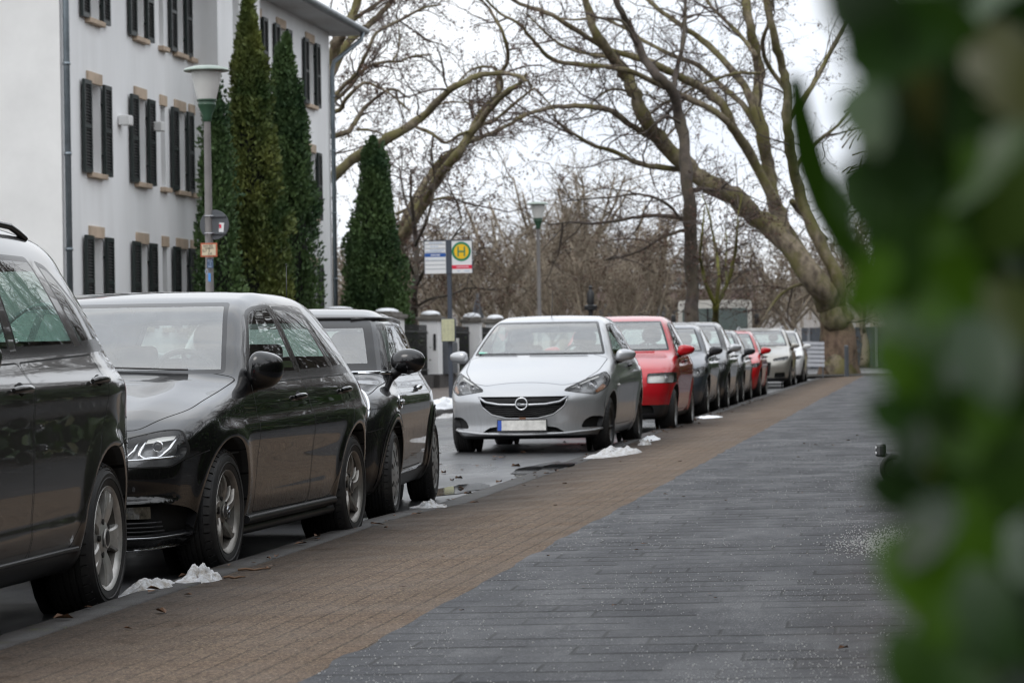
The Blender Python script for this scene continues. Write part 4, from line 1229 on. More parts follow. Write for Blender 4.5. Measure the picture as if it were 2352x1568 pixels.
# ---- generic further cars
def car_far(name, label, loc, rz, color, metal=0.0, kz=1.0, ky=1.0, W=1.76, h=.04, style='ten', wheel='alloy', mirror=None, lamp='clear', low='plastic', big_grille=False, rails=False, doors=4, R=.31, light_bowl=False, blunt=0.0, key=None):
    M[key] = paint(label[:20] + ' paint', color, metal, .32, .5)
    L = 4.25 * ky; H = 1.452 * kz
    hz = lambda z: z * kz if z > .5 else z * (1 + (kz - 1) * z / .5)
    sy = lambda pts: [(y * ky, hz(z)) for y, z in pts]
    nose = [(0, .20), (.14, .11), (.22, .045), (.34, .02), (.48, .0), (.60, .02), (.68, .05), (.78, .18), (.9, .45)]
    P = dict(L=L, W=W, H=H, fw=.85 * ky, rw=3.46 * ky, R=R, Ra=R + .035, tw=.2, rr=R * .66, belt=hz(.955), zb=.17, tuck=.025,
        top=sy([(-.3, .50), (0, .62 + blunt), (.12, .70 + blunt), (.25, .78 + blunt * .9), (.6, .88 + blunt * .5), (1.0, .965), (1.15, 1.0), (1.5, 1.19), (1.88, 1.375), (2.12, 1.42), (2.5, 1.45), (3.0, 1.445), (3.5, 1.41), (3.9, 1.345), (4.6, 1.2)]),
        nose=[(hz(a), b) for a, b in nose], tail=[(hz(a), b * ky) for a, b in [(0, 4.05), (.2, 4.14), (.4, 4.25), (.62, 4.25), (.85, 4.2), (1.0, 4.12), (1.2, 3.98), (1.34, 3.86), (1.45, 3.78)]],
        side=[(hz(a), b) for a, b in SIDE], plan=[(-.2, -.17), (.3, -.075), (.75, -.012), (1.2, 0), (3.1 * ky, 0), (3.6 * ky, -.02), (4.3 * ky, -.12)], green=[(0, 0), (2.4 * ky, 0), (3.2 * ky, .025), (4.1 * ky, .10)],
        ws=.23, fk=.40, rk=.24, k=(.09, .08, .11), flare=.016, creases=[(hz(.76), hz(.82), .12, .014, .6, L)],
        cowl=1.08 * ky, cowl_z=hz(1.0), top_ws=hz(1.378), rear_win=(hz(1.06), hz(1.31)), seat_y=2.2 * ky, frit=.025,
        windows=[(sy([(1.58, .985), (2.04, 1.33), (2.24, 1.355), (2.42, 1.36), (2.45, .985)]), .03), (sy([(2.53, .985), (2.50, 1.36), (3.10, 1.335), (3.45, 1.18), (3.60, 1.02)]), .03)],
        win_door=[0, 1] if doors == 4 else [0, None], trim_w=.02,
        doors=([(sy([(1.40, .27), (1.36, .95), (2.48, .955), (2.50, .27)]), .05), (sy([(2.51, .27), (2.49, .955), (3.43, .968), (3.43, .84), (2.94, .27)]), [.03, .02, .03, .10, .05])] if doors == 4 else
               [(sy([(1.36, .27), (1.34, .95), (2.58, .958), (2.66, .72), (2.58, .27)]), .05)]),
        cladding=[(sy([(1.22, .13), (1.22, .24), (3.12, .24), (3.12, .13)]), .01)])
    root = thing(name, label, 'car', loc, rz, GROUP_CARS)
    B = shell(P, h)
    for sg in (1, -1):
        if lamp == 'square':
            pl = [(sg * .50, hz(.60)), (sg * .50, hz(.725)), (sg * .82, hz(.735)), (sg * .84, hz(.70)), (sg * .83, hz(.60))]
        elif lamp == 'slim':
            pl = [(sg * .46, hz(.64)), (sg * .46, hz(.70)), (sg * .80, hz(.76)), (sg * .86, hz(.74)), (sg * .80, hz(.66))]
        else:
            pl = [(sg * .46, hz(.60)), (sg * .50, hz(.69)), (sg * .80, hz(.77)), (sg * .87, hz(.74)), (sg * .87, hz(.66)), (sg * .78, hz(.60))]
        B.cut('headlight', round_poly(pl, .03), 'y', lambda c, n: n.y < -.05 and c.y < .8, .008)
    if big_grille:
        B.cut('grille', round_poly([(-.36, hz(.30)), (-.42, hz(.62)), (.42, hz(.62)), (.36, hz(.30))], .05), 'y', ny_front, 0)
        for sg in (1, -1): B.cut('intake', round_poly([(sg * .48, hz(.26)), (sg * .50, hz(.38)), (sg * .76, hz(.38)), (sg * .76, hz(.26))], .04), 'y', ny_front, 0)
    else:
        B.cut('grille', round_poly([(-.40, hz(.57)), (-.40, hz(.63)), (.40, hz(.63)), (.40, hz(.57))], .02), 'y', ny_front, 0)
        B.cut('intake', round_poly([(-.6, .24), (-.56, .36), (.56, .36), (.6, .24)], .04), 'y', ny_front, 0)
    if low: B.cut('lower_lip', [(-1, .08), (-1, low), (1, low), (1, .08)], 'y', lambda c, n: c.y < .75 and n.y < .3, on=('body',))
    B.cut('tail_light', sy([(3.92, .80), (3.9, .95), (4.5, .98), (4.5, .80)]), 'x', lambda c, n: abs(c.x) > .45 and n.y > -.2, .008)
    objs = close(B, root, P, key, style, [M[wheel]], extra_defs={'tail_light': ('tail_light', None, M['red_lens'], True)}, extra_mats={'lower_lip': 'plastic'})
    for side, o in lamp_parts(root, B, 'headlight', (M['lamp_bowl_light'], M['plastic']) if light_bowl else None, .04, [(.72, hz(.675), .045, 'bowl')]): pass
    B.recess('grille', 'grille', .03, [M['gap'], M['chrome']], root); B.recess('air_intake', 'intake', .04, [M['gap'], M['plastic']], root)
    for sd in (1, -1):
        wing_mirror(root, B, 1.56 * ky, hz(.955), M[mirror] if mirror else M[key], .13, (.11, .085, .068), side=sd, zoff=.05)
    for k in range(len(P['doors'])):
        door_handle(objs[('door%d' % k, 0)], B, (2.27, 3.32)[k] * ky, hz(.86), M['plastic'] if not metal else M[key], .19)
    number_plate(root, B, .44)
    wiper(root, B, [(-.1, hz(1.0)), (.5, hz(1.0))])
    if rails:
        for sd in (1, -1):
            ys = np.linspace(1.9 * ky, 3.5 * ky, 12); A, _ = B.solve([(sd * .58, y) for y in ys], 'z'); A[:, 2] += .05 * np.minimum(1, np.sin(np.linspace(.05, PI - .05, 12)) * 2.2)
            r = G(); r.tube(A, .018, 6, 0); r.obj('roof_rail', [M['satin']], root, smooth=True)
    return root

def _fog():
    t = NT('wet fog lamp glass'); co = t.coord()
    n = t.noise(t.mapping(co, sc=(1, 1, .5)), 38, 5, .7)
    return t.done(t.bsdf(color=t.ramp(n, [(.35, (.03, .03, .025)), (.6, (.12, .11, .085)), (.75, (.32, .30, .25))]), rough=.12, coat=1.0))
M['fog'] = _fog()
KX = -3.47   # outer face of the tyres along the kerb

def all_cars():
    r = car_mpv((KX - .915 + .02, 8.92, 0))
    car_hatch((KX - .875 - .035, 13.82, 0), RAD(-3.1))
    car_small((-4.245, 18.55, 0), RAD(3.0))
    car_silver((-4.20, 31.3, 0), RAD(-1.6))
    car_far('red_car', 'red supermini with square pale headlamps parked behind the silver car', (-4.03, 38.35, 0), RAD(-1), (.45, .006, .014), 0, 1.06, .90, 1.66, .032, 'steel', 'hubcap', None, 'square', .36, doors=2, R=.29, light_bowl=True, blunt=.04, key='paint_red')
    car_far('blue_grey_car', 'dark blue-grey car with black mirror right behind the red supermini', (-4.26, 47.1, 0), 0, (.05, .06, .075), .4, 1.03, .98, 1.74, .045, 'ten', 'alloy', 'plastic', 'clear', .2, key='paint_bg')
    car_far('dark_car', 'tall dark car with silver mirror caps, third car behind the silver supermini', (-4.24, 51.4, 0), 0, (.012, .013, .014), .2, 1.075, 1.0, 1.80, .045, 'ten', 'alloy', 'paint_silver', 'clear', .25, key='paint_dk')
    car_far('grey_car', 'dark grey low hatchback with dark mirror in front of the far small red car', (-4.26, 56.3, 0), 0, (.028, .03, .034), .4, .995, 1.03, 1.78, .045, 'ten', 'alloy', None, 'clear', .2, key='paint_gr')
    car_far('far_red_car', 'bright red low car, smaller in view, beside the pale beige off-roader', (-4.22, 62.3, 0), 0, (.45, .006, .010), 0, 1.0, .96, 1.72, .05, 'ten', 'alloy', None, 'slim', .2, key='paint_red2')
    car_far('off_roader', 'pale beige-silver compact off-roader with roof rails and big dark grille', (-4.32, 78.2, 0), 0, (.36, .345, .31), .5, 1.10, 1.03, 1.83, .05, 'ten', 'alloy', None, 'slim', .27, big_grille=True, rails=True, R=.35, key='paint_be')
    car_far('white_car', 'white car with roof rails at the far end of the parked row', (-4.28, 86.0, 0), 0, (.72, .72, .72), 0, 1.08, 1.0, 1.8, .06, 'ten', 'alloy', None, 'slim', .27, rails=True, R=.34, key='paint_wh')

if BUILD in ('all', 'cars'):
    all_cars()
# ---------------------------------------------------------------- ground, road, pavements, kerbs
from mathutils import noise as mnoise
def m_asphalt():
    t = NT('wet asphalt'); co = t.coord()
    big = t.noise(t.mapping(co, sc=(.9, .28, 1)), 1.1, 4, .6)
    wet = t.ramp(big, [(.38, 0.0), (.62, 1.0)])
    fine = t.noise(co, 55, 4, .75)
    c = t.mix(t.ramp(fine, [(.35, 0.0), (.75, 1.0)]), (.020, .021, .023), (.055, .055, .057))
    c = t.mix(t.math('MULTIPLY', wet, .5), c, (.016, .017, .019))
    st = t.ramp(t.voro(co, 130, out='Distance'), [(0.0, 1.0), (.22, 0.0)])
    c = t.mix(t.math('MULTIPLY', st, .25), c, (.11, .105, .10))
    r = t.n('MapRange', ins={'Value': wet, 'From Min': 0, 'From Max': 1, 'To Min': .46, 'To Max': .24}).outputs[0]
    nb = t.bump(t.math('MULTIPLY', fine, t.math('SUBTRACT', 1.15, wet)), .35, .008)
    return t.done(t.bsdf(color=c, rough=r, spec=.5, normal=nb))
def grit(t, co, c, amount, sc, col=(.42, .40, .36), thr=.16, mask=None):
    d = t.voro(co, sc); rnd = t.sep(t.voro(co, sc, out='Color'))[0]
    f = t.math('MULTIPLY', t.ramp(d, [(thr * .5, 1.0), (thr, 0.0)]), t.ramp(rnd, [(1 - amount, 0.0), (min(1, 1.02 - amount), 1.0)]))
    if mask is not None: f = t.math('MULTIPLY', f, mask)
    return t.mix(f, c, col)
def m_brick():
    t = NT('brown brick paving'); co = t.coord()
    b = t.n('TexBrick', ins={'Vector': t.mapping(co, rot=(0, 0, PI / 2)), 'Scale': 1.0, 'Brick Width': .20, 'Row Height': .10, 'Mortar Size': .007, 'Mortar Smooth': .3,
                             'Color1': (.128, .088, .063, 1), 'Color2': (.104, .072, .052, 1), 'Mortar': (.034, .026, .020, 1)})
    c = b.outputs['Color']
    n1 = t.noise(co, 1.3, 5, .6)
    c = t.mix(t.ramp(n1, [(.35, 0.0), (.65, .7)]), c, (.090, .068, .053))
    x = t.sep(co)[0]
    band = t.n('MapRange', ins={'Value': t.math('ADD', x, t.math('MULTIPLY', t.noise(co, 2.6, 4, .6), .28)), 'From Min': -2.30, 'From Max': -2.98, 'To Min': 0, 'To Max': 1}).outputs[0]
    g = t.noise(co, 85, 5, .8)
    c = t.mix(t.ramp(g, [(.50, 0.0), (.60, .7)]), c, (.30, .225, .155))
    c = t.mix(t.ramp(t.noise(co, 60, 4, .8), [(.36, .8), (.47, 0.0)]), c, (.030, .022, .017))
    c = grit(t, co, c, .55, 62, (.30, .23, .155), .34)
    c = grit(t, co, c, .12, 30, (.40, .35, .28), .17)
    c = grit(t, co, c, .4, 48, (.035, .027, .022), .30)
    c = t.mix(t.math('MULTIPLY', band, t.ramp(g, [(.3, .88), (.7, .55)])), c, (.020, .017, .0155))
    moss = t.math('MULTIPLY', band, t.ramp(t.noise(co, 5, 4, .7), [(.56, 0.0), (.66, .8)]))
    c = t.mix(moss, c, (.03, .018, .010))
    nb = t.bump(t.math('ADD', t.math('MULTIPLY', b.outputs['Fac'], -1.2), t.math('MULTIPLY', g, .9)), .55, .006)
    r = t.ramp(t.noise(co, 2, 4), [(.3, .6), (.7, .8)])
    return t.done(t.bsdf(color=c, rough=r, spec=.10, normal=nb))
def m_slab():
    t = NT('grey concrete paving'); co = t.coord()
    xy = t.sep(t.mapping(co, rot=(0, 0, RAD(-1.0))))
    yy = t.math('ADD', t.math('MULTIPLY', xy[1], 1 / .27), t.math('MULTIPLY', t.noise(t.mapping(co, sc=(2.2, .01, 1)), 1.0, 2), .06))
    row = t.math('FLOOR', yy); fr = t.math('FRACT', yy)
    xx = t.math('ADD', t.math('MULTIPLY', xy[0], 1 / .40), t.math('MULTIPLY', row, .43))
    seg = t.noise(t.n('CombineXYZ', ins={0: t.math('MULTIPLY', t.math('FLOOR', xx), 3.7), 1: t.math('MULTIPLY', row, 5.3)}).outputs[0], 1.0, 0)
    vis = t.ramp(t.math('ADD', t.math('MULTIPLY', seg, .7), t.math('MULTIPLY', t.noise(co, 1.1, 3, .6), .45)), [(.46, .0), (.62, 1.0)])   # most joints are filled with sand
    j1 = t.math('MULTIPLY', t.ramp(fr, [(.0, 1.0), (.13, 1.0), (.19, 0.0)]), vis)
    j2 = t.math('MULTIPLY', t.ramp(t.math('FRACT', xx), [(.0, 1.0), (.024, 1.0), (.045, 0.0)]), t.ramp(seg, [(.40, 0.0), (.55, 1.0)]))
    jn = t.math('MAXIMUM', j1, j2)
    c0 = t.mix(t.math('MULTIPLY', t.noise(co, 3.5, 4, .6), .5), (.022, .024, .029), (.042, .044, .051))
    c0 = t.mix(t.ramp(seg, [(.35, 0.0), (.65, .7)]), c0, (.040, .041, .046))
    c0 = t.mix(t.ramp(seg, [(.30, .7), (.42, 0.0)]), c0, (.013, .0135, .016))
    c = c0
    wet = t.ramp(t.noise(t.mapping(co, sc=(1, .45, 1)), 2.4, 5, .68), [(.38, 0.0), (.62, 1.0)])
    c = t.mix(t.math('MULTIPLY', wet, .6), c, (.013, .0135, .0158))
    g = t.noise(co, 95, 4, .8)
    c = t.mix(t.ramp(g, [(.50, 0.0), (.62, .75)]), c, (.105, .107, .118))
    c = t.mix(t.ramp(t.noise(co, 52, 4, .8), [(.38, .8), (.48, 0.0)]), c, (.008, .008, .010))
    salt = t.ramp(t.noise(t.mapping(co, sc=(1.6, .75, 1)), 1.5, 5, .68), [(.46, .15), (.66, 1.0)])
    c = grit(t, co, c, .6, 80, (.42, .42, .42), .30, salt)
    c = grit(t, co, c, .10, 55, (.50, .49, .47), .15, salt)
    patch = t.ramp(t.noise(t.mapping(co, sc=(1.5, .55, 1), loc=(3.1, 1.7, 0)), 2.3, 6, .75), [(.64, 0.0), (.76, .6)])
    c = t.mix(t.math('MULTIPLY', patch, t.ramp(g, [(.3, .1), (.6, 1.0)])), c, (.22, .22, .225))
    c = t.mix(t.math('MULTIPLY', jn, .9), c, (.004, .004, .004))
    x = t.sep(co)[0]
    dirt = t.n('MapRange', ins={'Value': t.math('ADD', x, t.math('MULTIPLY', t.noise(co, 2.2, 4, .7), .5)), 'From Min': -.22, 'From Max': .18, 'To Min': 0, 'To Max': 1}).outputs[0]
    c = t.mix(t.math('MULTIPLY', dirt, t.ramp(t.noise(co, 14, 5, .75), [(.4, .25), (.6, .9)])), c, (.030, .022, .018))
    nb = t.bump(t.math('ADD', t.math('MULTIPLY', jn, -1.6), t.math('MULTIPLY', g, .55)), .5, .006)
    r = t.math('ADD', t.n('MapRange', ins={'Value': wet, 'From Min': 0, 'From Max': 1, 'To Min': .52, 'To Max': .38}).outputs[0], t.math('MULTIPLY', seg, .2))
    return t.done(t.bsdf(color=c, rough=r, spec=.17, normal=nb))
def m_kerb():
    t = NT('weathered kerb stone'); co = t.coord()
    g = t.noise(co, 70, 5, .75)
    c = t.mix(t.ramp(g, [(.3, 0.0), (.7, 1.0)]), (.017, .0165, .0165), (.072, .068, .065))
    c = t.mix(t.ramp(t.noise(co, 3, 4, .6), [(.42, 0.0), (.62, .85)]), c, (.020, .015, .012))
    y = t.math('FRACT', t.sep(co)[1])
    j = t.ramp(y, [(.0, 1.0), (.02, 0.0), (.98, 0.0), (1.0, 1.0)])
    c = t.mix(j, c, (.01, .01, .01))
    moss = t.ramp(t.noise(co, 6, 4, .7), [(.62, 0.0), (.7, .7)])
    c = t.mix(moss, c, (.045, .05, .012))
    return t.done(t.bsdf(color=c, rough=.6, spec=.2, normal=t.bump(g, .4, .006)))
M['asphalt'] = m_asphalt(); M['brick'] = m_brick(); M['slab'] = m_slab(); M['kerb'] = m_kerb()
M['soil'] = simple('dark soil', (.030, .026, .020), .9, var=.5, vs=3, bump=.6, bs=8)
M['far_pave'] = simple('far brown paving', (.10, .078, .064), .6, var=.35, vs=2.2, bump=.2, bs=40)

def struct(o, kind='structure'): o['kind'] = kind; return o
def kerb_h(y):
    """height of the near kerb: low, and dropped flush at the driveway"""
    return float(np.interp(y, [0, 18.5, 21.0, 31.0, 33.5, 200], [.065, .065, .012, .012, .045, .05]))
def sheet(name, xs, ys, zf, mat, smooth=True):
    V = [(x, y, zf(x, y)) for y in ys for x in xs]; k = len(xs)
    F = [(j * k + i, j * k + i + 1, (j + 1) * k + i + 1, (j + 1) * k + i) for j in range(len(ys) - 1) for i in range(k - 1)]
    return struct(mesh_np(name, V, F, [mat], smooth=smooth))
PAVE_END = 98.0
if BUILD in ('all', 'ground', 'cars'):
    g = sheet('ground', [-700, -120, -40, 40, 120, 700], [-60, 0, 60, 130, 400, 900], lambda x, y: -.02, M['asphalt'])
    ys = list(np.arange(-20, 46, 1.0)) + list(np.arange(46, PAVE_END + .1, 4))
    sheet('road', [-8.06, -6.9, -5.7, -4.6, -3.9, -3.36], list(np.arange(-20, 100, 4)), lambda x, y: 0.0, M['asphalt'])
    zb = lambda x, y: kerb_h(y) - .001 + (x + 3.23) / (3.23 - 1.91) * (.085 - kerb_h(y))
    sheet('brick_strip', [-3.234, -3.1, -2.8, -2.4, -1.91, -1.86], ys, lambda x, y: zb(x, y) - (.006 if x > -1.9 else 0), M['brick'])
    zs = lambda x, y: .0855 + (x + 1.91) * .012
    yp = list(np.arange(6, 46, .2)) + list(np.arange(46, PAVE_END + .1, 1.0)); pv = sheet('pavement', [-1.908, -1.2, -.6, 0, .6, 1.2], yp, zs, M['slab'])
    for i in range(0, len(yp), 2):                                       # the outer stones do not line up exactly
        dx = rng.normal(0, .011)
        for j in (i, min(i + 1, len(yp) - 1)): pv.data.vertices[j * 6].co.x += dx
    # near kerb: one rounded stone edge, following the drop at the driveway
    V = []; prof = [(-3.435, -.02), (-3.435, .72), (-3.425, .93), (-3.40, 1.0), (-3.245, 1.04), (-3.240, .8), (-3.236, -.02)]
    for y in ys:
        h = kerb_h(y); wob = .004 * mnoise.noise((0, y * 1.7, 0))
        V += [(x + (wob if i in (1, 2) else 0), y, (z * h if z > 0 else z) + (.003 * mnoise.noise((x * 9, y * 2.1, 3)) if i > 1 else 0)) for i, (x, z) in enumerate(prof)]
    k = len(prof)
    struct(mesh_np('kerb', V, [(j * k + i, j * k + i + 1, (j + 1) * k + i + 1, (j + 1) * k + i) for j in range(len(ys) - 1) for i in range(k - 1)], [M['kerb']]))
    # far side of the street
    V = []; ysf = np.arange(10, 102, 2.0); prof = [(-8.02, -.01), (-8.03, .105), (-8.06, .125), (-8.20, .128), (-8.202, -.01)]
    for y in ysf: V += [(x, y, z) for x, z in prof]
    k = len(prof)
    struct(mesh_np('far_kerb', V, [(j * k + i, j * k + i + 1, (j + 1) * k + i + 1, (j + 1) * k + i) for j in range(len(ysf) - 1) for i in range(k - 1)], [M['kerb']]))
    sheet('far_pavement', [-13.2, -11, -9.5, -8.19], list(ysf), lambda x, y: .122 - (x + 8.19) * .004, M['far_pave'])
    sheet('front_garden', [-60, -30, -13.2], [10, 40, 70, 100], lambda x, y: .16, M['soil'])
    sheet('tree_bed', [-7, -4, -2, 0, 3, 9], [101, 103.5, 106, 109, 112], lambda x, y: .05 + .08 * math.exp(-((x + 2.9)**2 + (y - 104)**2) / 6), M['soil'])
    # gutter puddles lying in the dip of the driveway
    t = NT('puddle water'); M['puddle'] = t.done(t.bsdf(color=(.012, .013, .014), rough=.03, spec=.6, normal=t.bump(t.noise(t.coord(), 14, 2), .03, .004)))
    for (x, y, w, l, sd) in [(-3.62, 23.4, .16, .9, 1), (-3.50, 27.3, .20, 1.5, 2), (-3.36, 27.6, .13, .8, 5), (-3.55, 19.2, .12, .5, 3), (-3.60, 10.6, .14, .7, 4)]:
        n = 36; V = [(x, y, .005)]; 
        for i in range(n):
            a = 2 * PI * i / n; r = 1 + .55 * mnoise.noise((math.cos(a) * 1.3 + sd * 7, math.sin(a) * 1.3, sd)) + .18 * mnoise.noise((math.cos(a) * 5, math.sin(a) * 5, sd))
            V.append((x + w * r * math.cos(a), y + l * r * math.sin(a), .005))
        zz = .0165 if x > -3.40 else .005
        V = [(a, b, zz) for a, b, c in V]
        struct(mesh_np('puddle', V, [(0, i + 1, (i + 1) % n + 1) for i in range(n)], [M['puddle']]))

# ---------------------------------------------------------------- old snow and litter
def m_snow():
    t = NT('dirty old snow'); co = t.coord()
    n = t.noise(co, 16, 6, .75)
    c = t.mix(t.ramp(n, [(.42, 0.0), (.62, 1.0)]), (.56, .57, .59), (.28, .255, .22))
    c = grit(t, co, c, .45, 60, (.06, .05, .04), .22, t.ramp(t.noise(co, 5, 3), [(.4, 0.0), (.65, 1.0)]))
    return t.done(t.bsdf(color=c, rough=.55, sss=.0, normal=t.bump(t.noise(co, 45, 5, .7), .6, .02)))
M['snow'] = m_snow(); M['clean_snow'] = simple('snow', (.80, .82, .85), .6, var=.05, vs=6, bump=.3, bs=20)
def lump(name, label, c, rx, ry, h, seed, rz=0.0, mat='snow', n=64, blobs=None):
    """a crusty heap: height field over an uneven outline"""
    V = []; rings = 22
    def hgt(u, v):
        z = 0
        for (bx, by, br, bh) in (blobs or [(0, 0, 1, 1)]):
            d = math.hypot((u - bx) / br, (v - by) / br)
            z = max(z, bh * max(0, 1 - d ** 3) ** .6)
        return z
    cs, sn = math.cos(rz), math.sin(rz)
    V = []
    for k in range(rings + 1):
        for i in range(n):
            a = 2 * PI * i / n
            R = 1 + .28 * mnoise.noise((math.cos(a) * 1.4 + seed, math.sin(a) * 1.4, seed)) + .13 * mnoise.noise((math.cos(a) * 4 + seed, math.sin(a) * 4, 2))
            r = R * (k / rings) ** .8
            u, v = r * math.cos(a), r * math.sin(a)
            q = 1 - (k / rings) ** 3
            z = h * hgt(u, v) * (.80 + .55 * mnoise.noise((u * 2.6 + seed, v * 2.6, 0)) + .30 * mnoise.noise((u * 6 + seed, v * 6, 1)) + .16 * mnoise.noise((u * 14 + seed, v * 14, 4))) * q + h * .05 * q
            x, y = u * rx, v * ry
            V.append((c[0] + x * cs - y * sn, c[1] + x * sn + y * cs, c[2] + z - (.01 if k == rings else 0)))
    F = [(k * n + i, (k + 1) * n + i, (k + 1) * n + (i + 1) % n, k * n + (i + 1) % n) for k in range(rings) for i in range(n)]
    o = mesh_np(name, V, F, [M[mat]])
    return tag(o, label, 'snow')
if BUILD in ('all', 'ground'):
    GS = 'heaps of old snow along the kerbs'
    for o in (
        lump('snow_heap', 'knobbly grey-white snow lump between the people carrier and the black hatchback', (-3.29, 13.32, .055), .125, .22, .072, 3, .1, blobs=[(.1, .1, .75, 1.0), (-.4, -.5, .5, .6)]),
        lump('snow_heap', 'flatter dirty snow crust nearest the rear wheel of the people carrier', (-3.42, 12.98, .035), .14, .34, .06, 8, 0, blobs=[(0, 0, .9, 1), (-.4, .5, .5, .8)]),
        lump('snow_heap', 'large heap of lumpy snow on the kerb in front of the silver car', (-3.10, 30.2, .005), .30, 1.1, .08, 12, -.06, blobs=[(-.3, .2, .5, 1), (.05, .3, .45, .95), (.42, .1, .5, .9), (-.6, -.4, .45, .5), (.2, -.4, .5, .6)]),
        lump('snow_heap', 'small white snow patch beside the rear wheel of the silver car', (-3.08, 34.0, .04), .13, .5, .05, 21, 0, 'clean_snow'),
        lump('snow_heap', 'tiny brownish snow clod beside the rear wheel of the silver car', (-3.02, 32.6, .03), .085, .2, .06, 25, 0),
        lump('snow_heap', 'crumbly snow remains beside the rear wheel of the small dark car', (-3.36, 20.2, .035), .11, .30, .04, 31, 0, blobs=[(0, 0, .5, 1), (-.5, .4, .35, .8), (.5, -.5, .4, .5)]),
        lump('snow_heap', 'thin icy white strip beside the row of dark cars', (-3.15, 44.5, .045), .22, .5, .03, 37, 0, 'clean_snow'),
        lump('snow_heap', 'long white snow ridge on the far kerb beside the bus stop', (-8.32, 51.2, .12), .32, 2.6, .16, 41, 0, 'clean_snow', blobs=[(0, 0, 1, 1), (0, .5, .5, 1.1), (0, -.5, .5, .8)]),
        lump('snow_heap', 'low snow remnant in the far gutter below the bus stop', (-7.85, 49.6, .0), .16, 1.5, .05, 43, 0),
        lump('snow_heap', 'small snow patch lying at the foot of the garden wall', (-12.1, 69.0, .135), .5, 2.6, .12, 47, 0, 'clean_snow'),
    ): o['group'] = GS
    # scattered brown leaves and crumbs of dirt: nobody could count them
    V, F = [], []
    def leaf_flat(x, y, z, s, a, curl):
        b = len(V); c_, s_ = math.cos(a), math.sin(a)
        for (u, v, w) in ((-1, 0, 0), (-.3, .42, curl), (.5, .34, curl * .6), (1, 0, .1), (.5, -.34, curl), (-.3, -.42, curl * .5)):
            V.append((x + s * (u * c_ - v * s_), y + s * (u * s_ + v * c_), z + s * w + .003))
        F.append((b, b + 1, b + 2, b + 3)); F.append((b, b + 3, b + 4, b + 5))
    for _ in range(260):
        y = rng.uniform(9, 60); x = rng.normal(-3.28, .10) if rng.random() < .6 else rng.uniform(-8, -3.5)
        leaf_flat(x, y, (kerb_h(y) + .004 if x > -3.43 else .002), rng.uniform(.012, .045), rng.uniform(0, 6.28), rng.uniform(.1, .6))
    for _ in range(90):
        y = rng.uniform(9, 40); x = rng.uniform(-3.3, .0)
        leaf_flat(x, y, (zb(x, y) if x < -1.91 else zs(x, y)) + .002, rng.uniform(.008, .025), rng.uniform(0, 6.28), rng.uniform(.1, .5))
    for _ in range(60):
        y = rng.uniform(22, 34); x = rng.uniform(-7, -3.6)
        leaf_flat(x, y, .002, rng.uniform(.02, .055), rng.uniform(0, 6.28), rng.uniform(.2, .7))
    tag(mesh_np('fallen_leaves', V, F, [simple('dead leaves', (.10, .048, .022), .7, var=.5, vs=3)], smooth=False), 'scattered brown leaves lying along the kerb and on the wet road', 'leaves', kind='stuff')
    # road salt and grit grains on the grey paving
    V, F = [], []
    oct_ = np.array([(1, 0, 0), (-1, 0, 0), (0, 1, 0), (0, -1, 0), (0, 0, 1), (0, 0, -1)], float)
    of = [(0, 2, 4), (2, 1, 4), (1, 3, 4), (3, 0, 4), (2, 0, 5), (1, 2, 5), (3, 1, 5), (0, 3, 5)]
    n = 0
    while n < 6000:
        y = 8.5 + 24 * rng.random() ** 1.6; x = rng.uniform(-1.9, .15)
        d = mnoise.noise((x * 1.4, y * .6, 5)) + .5 * mnoise.noise((x * 4, y * 1.7, 9)) + (.25 if x > -.5 else 0)
        if rng.random() > .15 + max(0, d) * 1.5: continue
        s = rng.uniform(.001, .0031) * (1.35 if rng.random() < .1 else 1)
        Rz = rng.uniform(.6, 1.3, 3)
        V.append(oct_ * s * Rz + np.array([x, y, zs(x, y) + s * .5])); F += [tuple(i + 6 * n for i in f) for f in of]; n += 1
    # a denser spill near the hedge
    for _ in range(2200):
        x = rng.normal(-.12, .16); y = rng.normal(15.0, .55)
        if x > .1: continue
        s = rng.uniform(.0015, .005)
        V.append(oct_ * s + np.array([x, y, zs(x, y) + s * .5])); F += [tuple(i + 6 * n for i in f) for f in of]; n += 1
    tag(mesh_np('grit', np.concatenate(V), F, [simple('salt grains', (.50, .50, .49), .6)], smooth=False), 'white grains of road salt strewn over the grey paving', 'grit', kind='stuff')
    for (p, L, a, lb) in (((-3.16, 13.9), .16, .45, 'short brown twig on the brick strip beside the black hatchback front wheel'), ((-3.14, 13.4), .10, .2, 'thin dark twig on the brick strip near the snow lump')):
        z = zb(*p) + .007
        tag(G().tube([(p[0] + L * math.cos(a) * (t - .5), p[1] + L * math.sin(a) * (t - .5), z + .004 * math.sin(t * 9)) for t in np.linspace(0, 1, 5)], [.006, .007, .006, .005, .003], 6).obj('twig', [simple('twig bark', (.12, .07, .04), .8)], smooth=True), lb, 'twig', 'twigs on the pavement')
# ---------------------------------------------------------------- house, garden wall, lamps, signs, bus
def m_plaster():
    t = NT('white plaster'); co = t.coord()
    n = t.noise(t.mapping(co, sc=(1, 1, .18)), 1.4, 5, .65)
    c = t.mix(t.ramp(n, [(.35, 0.0), (.75, .7)]), (.86, .865, .87), (.70, .70, .695))
    c = t.mix(t.ramp(t.noise(co, .35, 4, .6), [(.4, 0.0), (.7, .5)]), c, (.79, .795, .80))
    return t.done(t.bsdf(color=c, rough=.85, normal=t.bump(t.noise(co, 30, 4, .7), .15, .01)))
def m_shutter():
    t = NT('louvred shutter paint'); co = t.coord()
    c = t.mix(t.noise(co, 3, 3), (.030, .031, .032), (.044, .044, .044))
    return t.done(t.bsdf(color=c, rough=.5))
M['plaster'] = m_plaster(); M['shutter'] = m_shutter()
M['shutter_edge'] = simple('shutter frame paint', (.014, .022, .021), .45)
